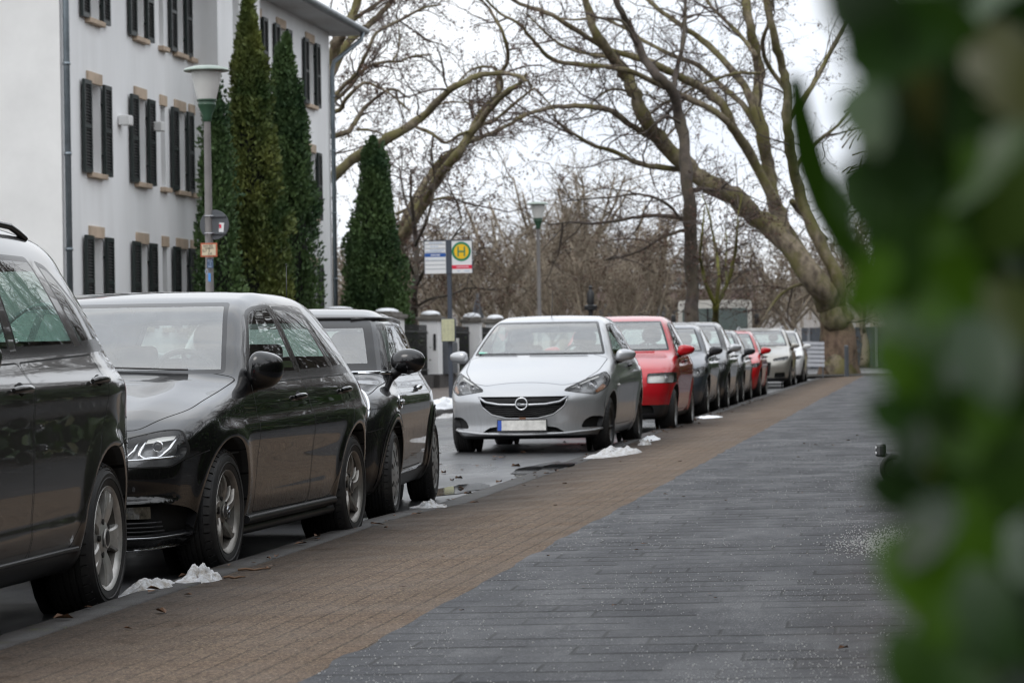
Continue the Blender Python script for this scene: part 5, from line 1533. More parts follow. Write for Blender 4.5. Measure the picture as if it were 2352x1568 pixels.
M['cream'] = simple('cream gable plaster', (.76, .76, .75), .85, var=.08, vs=.7, bump=.12, bs=30)
M['stone'] = simple('sandstone', (.46, .36, .27), .8, var=.22, vs=1.6, bump=.2, bs=18)
M['zinc'] = simple('zinc', (.20, .235, .26), .38, .6, var=.25, vs=2.5)
M['white_frame'] = simple('white window frame', (.74, .74, .73), .4)
M['pane'] = glass('house pane', (.10, .12, .12), 1.8)
M['curtain'] = simple('curtain', (.55, .55, .52), .9)
M['soffit'] = simple('soffit boards', (.55, .56, .57), .7, var=.08, vs=3)
M['tile'] = simple('red roof tile', (.33, .10, .055), .75, var=.4, vs=5, bump=.5, bs=14)
M['cap'] = simple('weathered coping', (.14, .13, .115), .8, var=.35, vs=3)
M['plinth'] = simple('dark stone plinth', (.055, .050, .048), .7, var=.4, vs=3, bump=.3, bs=20)
M['iron'] = simple('dark iron', (.02, .021, .022), .5)
M['grey_metal'] = simple('grey sheet metal', (.11, .12, .135), .45, .2, var=.15, vs=2)
M['pole'] = simple('weathered grey pole', (.17, .16, .155), .55, .15, var=.2, vs=3)
M['lamp_green'] = simple('green enamel', (.035, .085, .05), .4, var=.2, vs=3)
M['lamp_hat'] = simple('pale lamp lid', (.30, .36, .32), .4, var=.2, vs=4)
M['opal'] = simple('opal plastic', (.62, .62, .60), .35, var=.06, vs=4)
M['sign_white'] = simple('sign white', (.74, .75, .76), .35)
M['sign_grey'] = simple('sign back grey', (.075, .082, .092), .45)
M['sign_dark'] = simple('dark blue-grey post paint', (.045, .055, .075), .4)
M['sign_green'] = simple('sign green', (.0, .19, .08), .4)
M['sign_yellow'] = simple('sign yellow', (.80, .48, .0), .4)
M['sign_red'] = simple('sign red', (.66, .01, .05), .4)
M['sign_blue'] = simple('sign blue', (.01, .085, .34), .4)
M['sign_faint'] = simple('faint blue print', (.35, .45, .62), .5)
M['sign_line'] = simple('grey sign line', (.34, .36, .39), .5)
M['hyd_red'] = simple('faded red-orange border', (.42, .11, .05), .5, var=.15, vs=8)
M['hyd_cream'] = simple('yellowed sign face', (.60, .52, .37), .5, var=.1, vs=10)
M['black_print'] = simple('black print', (.02, .02, .02), .6)
M['paper'] = simple('yellowed timetable paper', (.55, .55, .36), .5, var=.08, vs=20)

def text_part(name, body, size, loc, mat, parent=None, rz=0.0, depth=.002):
    """lettering as a real mesh standing up and facing the street end (-Y)"""
    cu = bpy.data.curves.new(name, 'FONT'); cu.body = body; cu.size = size; cu.extrude = depth; cu.align_x = 'CENTER'; cu.align_y = 'CENTER'
    o = bpy.data.objects.new(name, cu); COL.objects.link(o)
    dg = bpy.context.evaluated_depsgraph_get(); me = bpy.data.meshes.new_from_object(o.evaluated_get(dg))
    bpy.data.objects.remove(o)
    n = bpy.data.objects.new(name, me); COL.objects.link(n); me.materials.clear(); me.materials.append(mat)
    n.parent = parent; n.location = loc; n.rotation_euler = (PI / 2, 0, rz)
    return n

XF, Y0, Y1, XBAY, YB0, YB1 = -16.0, 54.6, 80.6, -15.45, 65.1, 69.45
EAVE = 9.88
def wall_with_holes(g, x, y0, y1, z0, z1, holes, m=0, depth=.26):
    """a wall plane facing +x with real openings and reveals"""
    ys = sorted({y0, y1, *[h[0] for h in holes], *[h[1] for h in holes]}); zs_ = sorted({z0, z1, *[h[2] for h in holes], *[h[3] for h in holes]})
    for a, b in zip(ys, ys[1:]):
        for c, d in zip(zs_, zs_[1:]):
            my, mz = (a + b) / 2, (c + d) / 2
            if any(h[0] < my < h[1] and h[2] < mz < h[3] for h in holes): continue
            g.add([(x, a, c), (x, b, c), (x, b, d), (x, a, d)], [(0, 1, 2, 3)], m)
    for (a, b, c, d) in holes:
        xi = x - depth
        g.add([(x, a, c), (x, b, c), (x, b, d), (x, a, d), (xi, a, c), (xi, b, c), (xi, b, d), (xi, a, d)], [(0, 4, 5, 1), (1, 5, 6, 2), (2, 6, 7, 3), (3, 7, 4, 0)], m)

def window_set(root, x, y0, y1, z0, z1, shut=True, lintel=True, depth=.24):
    w = y1 - y0
    f = G(); xi = x - depth
    for (a, b, c, d) in ((y0, y0 + .07, z0, z1), (y1 - .07, y1, z0, z1), (y0 + .07, y1 - .07, z0, z0 + .08), (y0 + .07, y1 - .07, z1 - .07, z1)):
        f.box((xi + .02, (a + b) / 2, (c + d) / 2), (.07, b - a, d - c), 0)
    if w > .6:
        f.box((xi + .022, (y0 + y1) / 2, (z0 + z1) / 2), (.066, .09, z1 - z0 - .152), 0)
        f.box((xi + .020, (y0 + y1) / 2, z0 + (z1 - z0) * .68), (.06, w - .144, .06), 0)
    fo = f.obj('window', [M['white_frame']], root)
    p = G(); p.box((xi - .01, (y0 + y1) / 2, (z0 + z1) / 2), (.01, w - .02, z1 - z0 - .02), 0); p.obj('pane', [M['pane']], fo)
    c = G(); c.box((xi - .16, (y0 + y1) / 2, (z0 + z1) / 2), (.03, w + .1, z1 - z0 + .1), 0); c.obj('curtain', [M['curtain']], fo)
    s = G(); s.box((x + .045, (y0 + y1) / 2, z0 - .055), (.15, w + .22, .10), 0, bev=.012); s.obj('sill', [M['stone']], fo)
    if lintel:
        l = G(); l.box((x + .012, (y0 + y1) / 2, z1 + .115), (.06, w + .16, .225), 0, bev=.008); l.obj('lintel', [M['stone']], fo)
    if shut:
        for sg in (-1, 1):
            h = G(); sw = .52; yc = (y0 - sw / 2 - .02) if sg < 0 else (y1 + sw / 2 + .02)
            H = z1 - z0 + .06; zc = (z0 + z1) / 2
            for dy in (-1, 1): h.box((x + .075, yc + dy * (sw / 2 - .035), zc), (.055, .07, H), 1)
            for zz, hh in ((z0 - .03 + .045, .09), (z1 + .03 - .045, .09), (zc, .07)): h.box((x + .075, yc, zz), (.053, sw - .14, hh), 1)
            k = int(H / .065)
            for i in range(k):
                zz = z0 + .06 + (H - .18) * (i + .5) / k
                h.box((x + .075, yc, zz), (.05, sw - .139, .012), 0, M=Matrix.Rotation(RAD(38), 3, 'Y'))
            h.box((x + .055, yc, zc), (.012, sw - .139, H - .16), 0)
            h.box((x + .045, yc - sg * (sw / 2 - .01), zc + .5), (.06, .03, .05), 1); h.box((x + .045, yc - sg * (sw / 2 - .01), zc - .5), (.06, .03, .05), 1)
            h.obj('shutter', [M['shutter'], M['shutter_edge']], fo)

def white_house():
    root = thing('white_house', 'long white three-storey house with dark louvred shutters and sandstone lintels', 'house', (XF, Y0, 0))
    inv = Matrix.Translation((-XF, -Y0, 0))
    made = []
    cols = [(56.43, 57.32, 1), (59.95, 60.75, 1), (62.05, 62.43, 0), (63.30, 64.11, 1), (64.58, 64.92, 0), (71.0, 71.9, 1), (73.85, 74.75, 1), (77.43, 78.38, 1)]
    rows = [(1.70, 3.42), (4.69, 6.43), (7.70, 9.36)]
    hl = [(a, b, c, d) for a, b, s in cols for c, d in rows]
    g = G()
    wall_with_holes(g, XF, Y0, YB0, 0, EAVE, [h for h in hl if h[0] < YB0])
    wall_with_holes(g, XF, YB1, Y1, 0, EAVE, [h for h in hl if h[0] > YB1])
    bh = [(66.60, 67.26, c, d) for c, d in rows] 
    wall_with_holes(g, XBAY, YB0, YB1, 0, EAVE, bh)
    for y, f in ((YB0, (0, 1, 2, 3)), (YB1, (3, 2, 1, 0))):
        g.add([(XF, y, 0), (XBAY, y, 0), (XBAY, y, EAVE), (XF, y, EAVE)], [f], 0)
    g.add([(XF - 12, Y1, 0), (XF, Y1, 0), (XF, Y1, EAVE), (XF - 12, Y1, EAVE)], [(3, 2, 1, 0)], 0)
    g.add([(XF - 12, Y0, 0), (XF - 12, Y1, 0), (XF - 12, Y1, EAVE), (XF - 12, Y0, EAVE)], [(3, 2, 1, 0)], 0)
    made.append(g.obj('wall', [M['plaster']], root, fix=False))
    e = G(); e.box((XF - 6, Y0 - .004, EAVE / 2), (12, .02, EAVE), 0); made.append(e.obj('gable_wall', [M['cream']], root))
    n0 = set(bpy.data.objects)
    for a, b, s in cols:
        for c, d in rows: window_set(root, XF, a, b, c, d, bool(s))
    for h in bh: window_set(root, XBAY, *h, shut=False, lintel=False)
    made += [o for o in bpy.data.objects if o not in n0 and o.parent == root]
    # eaves, gutter and hipped roof with thin snow
    s = G(); s.box((XF - 6, (Y0 + Y1) / 2, EAVE + .06), (13.7, Y1 - Y0 + 1.7, .12), 0); made.append(s.obj('soffit', [M['soffit']], root))
    r = G(); x0, x1, ya, yb, z = XF - 12.85, XF + .85, Y0 - .85, Y1 + .85, EAVE + .12
    r.add([(x0, ya, z), (x1, ya, z), (x1, yb, z), (x0, yb, z), (XF - 6, ya + 6.8, z + 4.2), (XF - 6, yb - 6.8, z + 4.2)], [(0, 1, 4), (1, 2, 5, 4), (2, 3, 5), (3, 0, 4, 5)], 0)
    ro = r.obj('roof', [M['tile']], root, fix=False); made.append(ro)
    sn = G(); f = lambda u, v: (x1 - .12 - u * 2.6, ya + 1.2 + v * (yb - ya - 2.2), z + .045 + (u * 2.6 + .12) * 4.2 / 6.85)
    V = [f(u, v) for v in np.linspace(0, 1, 30) for u in (0, .5, .9 + .1 * math.sin(v * 40))]
    sn.add(V, [(3 * j + i, 3 * j + i + 1, 3 * j + i + 4, 3 * j + i + 3) for j in range(29) for i in range(2)], 0)
    so = sn.obj('roof_snow', [M['clean_snow']], ro, fix=False, smooth=True)
    q = G(); q.tube([(x1 + .05, ya, z - .02), (x1 + .05, yb + .02, z - .02)], .085, 10, 0); q.tube([(x0, yb + .05, z - .02), (x1 + .05, yb + .05, z - .02)], .085, 10, 0); q.tube([(x0, ya - .05, z - .02), (x1 + .05, ya - .05, z - .02)], .085, 10, 0)
    made.append(q.obj('gutter', [M['zinc']], root, smooth=True))
    for pts in ([(x1 + .05, ya + .9, z - .05), (x1 - .02, ya + .92, z - .25), (XF + .13, Y0 + .10, z - .95), (XF + .10, Y0 + .08, z - 1.2), (XF + .10, Y0 + .08, 0)],
                [(x1 + .05, yb - .55, z - .05), (x1, yb - .58, z - .30), (XF + .16, Y1 - .12, z - .92), (XF + .10, Y1 - .12, z - 1.15), (XF + .10, Y1 - .12, 0)]):
        d = G(); d.tube(pts, .062, 12, 0)
        for zz in (1.5, 3.1, 4.9, 6.6, 8.1): d.tube([(pts[-1][0], pts[-1][1], zz), (pts[-1][0], pts[-1][1], zz + .06)], .074, 12, 0)
        made.append(d.obj('downpipe', [M['zinc']], root, smooth=True))
    for y, z_ in ((58.75, 5.86), (61.35, 5.92)):
        b = G(); b.box((XF + .13, y, z_), (.24, .30, .20), 0, bev=.02); made.append(b.obj('wall_lamp', [M['white_frame']], root))
    for o in made:
        o.data.transform(inv)
        for c in o.children: c.data.transform(inv)
        for c in o.children:
            for d in c.children: d.data.transform(inv)

def garden_wall():
    PX = -12.62
    ys = [64.5, 70.6, 77.75, 85.2, 89.9, 96.0]
    root = thing('garden_wall', 'white garden wall of capped piers with dark plinth and ivy-grown railings', 'wall', (PX, ys[0], 0))
    def part(g, name, mats, **k):
        o = g.obj(name, mats, root, **k); o.data.transform(Matrix.Translation((-PX, -ys[0], 0))); return o
    for i, y in enumerate(ys):
        g = G(); L = (2.2, 2.0, .7, .5, .6, .6)[i]
        g.box((PX - .26, y + L / 2, 1.21), (.50, L, 1.42), 0)
        o = part(g, 'pier', [M['plaster']])
        c = G(); c.box((PX - .26, y + L / 2, 1.97), (.66, L + .16, .10), 0, bev=.02); c.box((PX - .26, y + L / 2, 2.05), (.5, L * .8, .07), 0, bev=.03); part(c, 'coping', [M['cap']])
        p = G(); p.box((PX - .25, y + L / 2, .25), (.56, L + .06, .50), 0, bev=.02); part(p, 'plinth', [M['plinth']])
        s = G(); s.ball((PX - .26, y + L / 2, 2.085), (.26, L * .42, (.05, .09, .10, .12, .11, .1)[i]), 0, 16, 8); part(s, 'snow_cap', [M['clean_snow']], smooth=True)
        if i < len(ys) - 1:
            a, b = y + L + .03, ys[i + 1] - .03
            w = G(); w.box((PX - .30, (a + b) / 2, .24), (.36, b - a, .48), 0); part(w, 'plinth', [M['plinth']])
            r = G()
            for zz in (.62, 1.62): r.box((PX - .30, (a + b) / 2, zz), (.04, b - a, .04), 0)
            for k in range(int((b - a) / .13)):
                yy = a + .065 + k * .13
                r.tube([(PX - .30, yy, .48), (PX - .30, yy, 1.80)], [.012, .010], 5, 0)
            part(r, 'railing', [M['iron']])
    # ivy and dark screens behind the railings
    for i in range(len(ys) - 1):
        a, b = ys[i] + (2.2, 1.6, .75, .7, .6)[i] + .05, ys[i + 1] - .05
        n = 1500; P = np.stack([rng.normal(PX - .42, .07, n), rng.uniform(a, b, n), .5 + 1.15 * rng.random(n) ** .8], 1)
        V, F = leaf_cards(P, .07)
        o = mesh_np('ivy', V, F, [M['ivy']], root, smooth=False); o.data.transform(Matrix.Translation((-PX, -ys[0], 0)))
        s = G(); s.box((PX - .62, (a + b) / 2, .85), (.06, b - a, 1.5), 0); part(s, 'screen', [M['plinth']])
    d = G(); d.box((PX - .05, 79.9, .92), (.05, 2.5, .86), 0, bev=.015); d.box((PX - .10, 78.6, .92), (.5, .05, .86), 0, bev=.01)
    d.box((PX - .06, 81.25, .95), (.10, .14, 1.0), 1, bev=.01)
    part(d, 'metal_gate', [M['grey_metal'], M['white_frame']])
    k = G(); k.box((PX - .10, 77.75 - .018, 1.35), (.07, .03, .42), 0, bev=.008); part(k, 'letter_slot', [M['iron']])

def leaf_cards(P, s, flat=.5, up=None):
    """one small kinked leaf (two quads) at every point, turned at random"""
    n = len(P)
    a = rng.normal(size=(n, 3)); 
    if up is not None: a = a * flat + up
    a /= np.linalg.norm(a, axis=1)[:, None]
    b = np.cross(a, rng.normal(size=(n, 3))); b /= np.linalg.norm(b, axis=1)[:, None]
    c = np.cross(a, b)
    S = s * rng.uniform(.6, 1.35, n)[:, None]
    V = np.stack([P - a * S * .1, P + a * S * .35 + b * S * .32 + c * S * .08, P + a * S, P + a * S * .35 - b * S * .32 + c * S * .08], 1).reshape(-1, 3)
    i = np.arange(n)[:, None] * 4
    return V, np.concatenate([i + np.array([0, 1, 2]), i + np.array([0, 2, 3])])
def m_leafy(name, lo, hi, rough=.5, scale=3.0, spec=.4):
    t = NT(name); co = t.coord()
    c = t.mix(t.ramp(t.noise(co, scale, 3), [(.35, 0.0), (.65, 1.0)]), lo, hi)
    return t.done(t.bsdf(color=c, rough=rough, spec=spec))
M['ivy'] = m_leafy('ivy leaves', (.018, .038, .012), (.05, .075, .02))

def street_lamp(label, px, py_top, d, ztop=None):
    p = at(px, py_top, d); zt = p.z
    root = thing('street_lamp', label, 'street lamp', (p.x, p.y, .13), 0, 'street lamps')
    H = zt - .13
    g = G(); g.tube([(0, 0, 0), (0, 0, 1.0), (0, 0, 1.02), (0, 0, H - .62)], [.075, .072, .058, .046], 16, 0); g.obj('pole', [M['pole']], root, auto=40)
    c = G(); c.lathe([(.046, H - .70), (.062, H - .68), (.064, H - .62), (.115, H - .50), (.125, H - .47), (.118, H - .455), (.118, H - .43), (.135, H - .42), (.135, H - .40), (0, H - .40)], 28, 0); c.obj('collar', [M['lamp_green']], root, auto=40)
    b = G(); b.lathe([(.125, H - .40), (.15, H - .30), (.185, H - .14), (.205, H - .03), (.20, H - .012), (0, H - .012)], 32, 0); b.obj('lamp_shade', [M['opal']], root, auto=50)
    h = G(); h.lathe([(0, H - .01), (.20, H - .01), (.30, H - .025), (.307, H - .012), (.29, H + .012), (.17, H + .045), (.05, H + .055), (0, H + .056)], 36, 0); h.obj('lid', [M['lamp_hat']], root, auto=50)
    return root

def lamp_signs():
    # things fixed to the near lamp pole
    pp = at(483, 590, 39)
    c = at(489, 516, 38.9)
    root = thing('round_sign', 'round traffic sign seen from its grey back, white sticker on it', 'sign', (c.x, c.y + .10, c.z))
    g = G(); g.lathe([(0, 0), (.196, 0), (.200, .008), (.196, .016), (0, .016)], 40, 0, Matrix.Rotation(PI / 2, 4, 'X')); g.obj('sign_plate', [M['sign_grey']], root, auto=40)
    for z in (.115, -.115):
        k = G(); k.box((.01, -.028, z), (.30, .018, .028), 0, bev=.004); k.tube([(-.05 + .06 * math.cos(a), -.10 + .06 * math.sin(a), z) for a in np.linspace(0, 2 * PI, 17)], .008, 5, 1, cap=False); k.obj('clamp', [M['sign_grey'], M['satin']], root)
    s = G(); s.box((.098, -.021, -.035), (.065, .004, .125), 0, M=Matrix.Rotation(RAD(4), 3, 'Y')); s.box((.082, -.024, -.02), (.028, .003, .05), 1); s.obj('sticker', [M['sign_white'], M['sign_red']], root)
    c = at(480, 574, 38.8)
    root = thing('hydrant_sign', 'small cream hydrant sign with red border reading H150 on the lamp pole', 'sign', (c.x, c.y, c.z))
    g = G(); g.box((0, 0, 0), (.228, .012, .186), 0, bev=.004); g.box((0, -.0065, 0), (.188, .006, .146), 1, bev=.002); g.obj('sign_plate', [M['hyd_red'], M['hyd_cream']], root)
    text_part('lettering', 'H150', .056, (-.008, -.0105, .052), M['black_print'], root)
    text_part('lettering', '0,7', .050, (-.055, -.0105, -.012), M['black_print'], root)
    text_part('lettering', '3,4', .046, (.012, -.0105, -.05), M['black_print'], root)
    g = G(); g.box((.005, -.0105, .022), (.125, .003, .007), 0); g.box((.005, -.0105, -.005), (.007, .003, .046), 0); g.obj('tee_mark', [M['black_print']], root)
    c = at(482.5, 605, 38.85)
    root = thing('water_sign', 'small blue plate under the cream hydrant sign on the lamp pole', 'sign', (c.x, c.y, c.z))
    g = G(); g.box((0, 0, 0), (.088, .01, .125), 0, bev=.004); g.obj('sign_plate', [simple('faded blue plate', (.07, .11, .19), .5, var=.2, vs=12)], root)
    g = G(); g.box((.0, -.007, .022), (.068, .003, .005), 0); g.box((.005, -.007, -.001), (.005, .003, .042), 0)
    for dx in (-.022, -.004, .016): g.box((dx, -.007, .042), (.011, .003, .022), 0)
    for dx in (-.012, .010): g.box((dx, -.007, -.042), (.012, .003, .018), 0)
    g.obj('marks', [M['sign_faint']], root)
    for (x, y, r, m, lb) in ((474.5, 624, (.018, .032), 'sign_faint', 'pale ring-shaped sticker on the lamp pole below the blue plate'), (481, 637, (.018, .055), 'sky_blue', 'bright blue upright sticker low on the lamp pole')):
        c = at(x, y, 38.86)
        g = G()
        if m == 'sign_faint': g.tube([(r[0] * math.cos(a), 0, r[1] * math.sin(a)) for a in np.linspace(0, 2 * PI, 20)], .004, 5, 0, cap=False)
        else: g.box((0, 0, 0), (r[0] * 2, .006, r[1] * 2), 0, bev=.003)
        o = g.obj('sticker', [M[m]]); o.location = c; tag(o, lb, 'sticker', 'stickers on the lamp pole')

def bus_stop():
    d = 59.4; b = at(1036, 917, d)
    root = thing('bus_stop', 'bus stop post with round green-yellow H sign and white line panel', 'bus stop', (b.x, b.y, .125))
    k = d / FPX
    L = lambda px, py: (at(px, py, d) - Vector((b.x, b.y, .125)))
    tp = L(1032, 552)
    g = G(); g.box((0, .03, tp.z / 2), (.085, .07, tp.z), 0, bev=.008); g.obj('post', [M['sign_dark']], root)
    top, bot = L(1030, 552).z, L(1030, 628).z
    zc = (top + bot) / 2; h = top - bot
    g = G(); g.box((0, .0, zc), (.115, .05, h + .02), 0, bev=.006); g.obj('sign_bracket', [M['sign_dark']], root)
    xl0, xl1 = L(975.5, 590).x, L(1024.5, 590).x; xr0, xr1 = L(1038, 590).x, L(1084.5, 590).x
    w = xl1 - xl0; cx = (xl0 + xl1) / 2
    g = G(); g.box((cx, 0, zc), (w, .03, h), 0, bev=.004)
    lp = g.obj('line_panel', [M['sign_white']], root)
    f = G()
    f.box((cx, -.004, top - .004), (w + .02, .034, .022), 0); f.box((xl0 - .004, -.004, zc), (.014, .034, h), 0)
    f.obj('panel_frame', [M['sign_dark']], lp)
    m = G()
    for i, t in enumerate((.115, .24, .37, .61, .735, .86)): m.box((cx, -.0165, top - t * h), (w - .02, .003, .016), 0)
    m.obj('line_row', [M['sign_line']], lp)
    m = G(); m.box((cx, -.0165, top - .44 * h), (w - .012, .003, .11 * h), 0); m.obj('blue_bar', [M['sign_blue']], lp)
    m = G()
    for (x0, x1, t, mm) in ((-.12, .14, .07, 0), (-.10, .06, .18, 0), (-.19, -.17, .18, 0), (-.11, .17, .29, 0), (-.11, .13, .335, 0), (-.19, -.14, .335, 0), (-.19, -.14, .575, 0), (-.09, .16, .575, 1), (-.09, .09, .44, 2)):
        x = x0
        while x < x1:                                                     # print too small to read: short broken strokes
            l = rng.uniform(.012, .03); m.box((cx + min(x + l / 2, x1), -.019, top - t * h), (l, .003, .016 if mm != 2 else .026), 0 if mm == 0 else (1 if mm == 1 else 2)); x += l + .008
    m.obj('small_print', [M['sign_faint'], simple('pale blue print', (.55, .64, .72), .5), M['sign_white']], lp)
    w2 = xr1 - xr0; cx2 = (xr0 + xr1) / 2
    g = G(); g.box((cx2, 0, zc), (w2, .03, h), 0, bev=.004); hp = g.obj('stop_panel', [M['sign_white']], root)
    f = G(); f.box((cx2, -.004, top - .004), (w2 + .02, .034, .020), 0); f.box((xr1 + .004, -.004, zc), (.014, .034, h), 0); f.obj('panel_frame', [M['sign_dark']], hp)
    zc2 = top - .345 * h; R = .195
    T = Matrix.Translation((cx2 - .01, -.0165, zc2)) @ Matrix.Rotation(PI / 2, 4, 'X')
    m = G(); m.lathe([(0, 0), (R, 0), (R, .003), (0, .003)], 48, 0, T); m.lathe([(0, .003), (R * .76, .003), (R * .76, .0055), (0, .0055)], 48, 1, T); m.obj('roundel', [M['sign_green'], M['sign_yellow']], hp)
    m = G()
    for sx in (-1, 1): m.box((cx2 - .01 + sx * R * .33, -.0245, zc2), (R * .14, .004, R * 1.0), 0)
    m.box((cx2 - .01, -.0245, zc2), (R * .56, .0035, R * .15), 0); m.obj('letter', [M['sign_green']], hp)
    m = G(); m.box((cx2, -.0165, top - .81 * h), (w2 - .004, .003, .115 * h), 0); m.obj('red_bar', [M['sign_red']], hp)
    m = G(); x = -.11
    while x < .12: l = rng.uniform(.010, .022); m.box((cx2 + x + l / 2, -.0195, top - .81 * h), (l, .003, .030), 0); x += l + .006
    for (x0, n) in ((-.09, 3), (.05, 6)):
        for i in range(n): m.box((cx2 + x0 + .018 * i, -.0165, top - .935 * h), (.011, .003, .022), 1)
    m.obj('small_print', [simple('pink print', (.80, .45, .52), .5), M['sign_faint']], hp)
    z0, z1 = L(1030, 783).z, L(1030, 733).z; x0, x1 = L(1017, 760).x, L(1046, 760).x
    g = G(); g.box(((x0 + x1) / 2, -.06, (z0 + z1) / 2), (x1 - x0 + .03, .09, z1 - z0 + .03), 0, bev=.008); cs = g.obj('timetable_case', [M['sign_dark']], root)
    g = G(); g.box(((x0 + x1) / 2 - .003, -.1055, (z0 + z1) / 2), (x1 - x0, .004, z1 - z0), 0); g.obj('timetable', [M['paper']], cs)
    g = G()
    for i in range(13):
        for j in range(3): g.box((x0 + .05 + j * .08, -.1085, z1 - .04 - i * (z1 - z0 - .07) / 12), (.055, .002, .006 if i not in (5, 6) else .012), 0)
    g.obj('small_print', [simple('timetable print', (.34, .34, .24), .6)], cs)

def city_bus():
    d = 103.0; x0, x1 = at(1558, 740, d).x, at(1727, 740, d).x; top = at(1700, 688, d).z
    cx = (x0 + x1) / 2; w = x1 - x0
    root = thing('bus', 'white city bus facing the camera, half hidden behind the thick tree trunk', 'bus', (cx, d, 0), RAD(4.5))
    def rr(w_, h0, h1, r): return round_poly([(-w_ / 2, h0), (w_ / 2, h0), (w_ / 2, h1), (-w_ / 2, h1)], r, 5)
    g = G(); g.prism(rr(w, .32, top, .16), 0, 11.5, 0); g.obj('body', [simple('bus white', (.66, .64, .59), .35, var=.08, vs=2)], root, auto=40)
    g = G(); g.prism(rr(w - .30, .95, top - .28, .10), -.03, .06, 0); ws = g.obj('windscreen', [glass('bus glass', (.35, .45, .45), 1.9, veil=.25)], root, auto=40)
    g = G(); g.prism(rr(w - .34, .99, top - .32, .10), .065, .07, 0); g.obj('cab', [simple('bus cab grey', (.10, .13, .14), .7, var=.5, vs=1.2)], ws)
    g = G(); g.box((-.25, -.045, 1.75), (.05, .04, 1.4), 0); g.box((0, -.045, 1.3), (w - .34, .03, .04), 0); g.obj('wiper', [M['plastic']], ws)
    g = G()
    for i, (dx, l) in enumerate(((.28, .10), (.46, .16), (.66, .11))): g.box((dx, -.05, 1.42), (l, .015, .20), 0, bev=.03); g.box((dx, -.055, 1.42 + (.03 if i else -.03)), (l * .4, .015, .06), 1)
    g.obj('line_number', [M['sign_white'], M['sign_grey']], ws)
    g = G()
    g.box((0, -.02, .62), (w - .1, .06, .5), 0, bev=.05); b = g.obj('bumper', [simple('bus bumper grey', (.14, .15, .17), .5)], root)
    for sx in (-1, 1):
        g = G(); g.ball((sx * (w / 2 - .3), -.05, .72), (.16, .04, .09), 0); g.obj('headlight', [M['lamp_bowl_light']], root, smooth=True)
        g = G(); g.box((sx * (w / 2 + .16), -.12, 2.05), (.16, .10, .36), 0, bev=.04); g.tube([(sx * (w / 2 - .02), 0, 2.4), (sx * (w / 2 + .16), -.12, 2.3)], .02, 6, 0); g.obj('wing_mirror', [M['plastic']], root, auto=40)
    for y in (2.6, 8.6):
        for sx in (-1, 1):
            we = empty('wheel', (sx * (w / 2 - .16), y, .48), 0, root)
            g = G(); g.lathe([(.26, -.14), (.46, -.14), (.48, -.1), (.48, .1), (.46, .14), (.26, .14)], 28, 0, Matrix.Rotation(PI / 2, 4, 'Y')); g.obj('tyre', [M['tyre']], we, auto=40)
            g = G(); g.lathe([(0, .06), (.26, .10), (.26, -.1), (0, -.1)], 24, 0, Matrix.Rotation(PI / 2, 4, 'Y')); g.obj('rim', [M['satin']], we, auto=40)

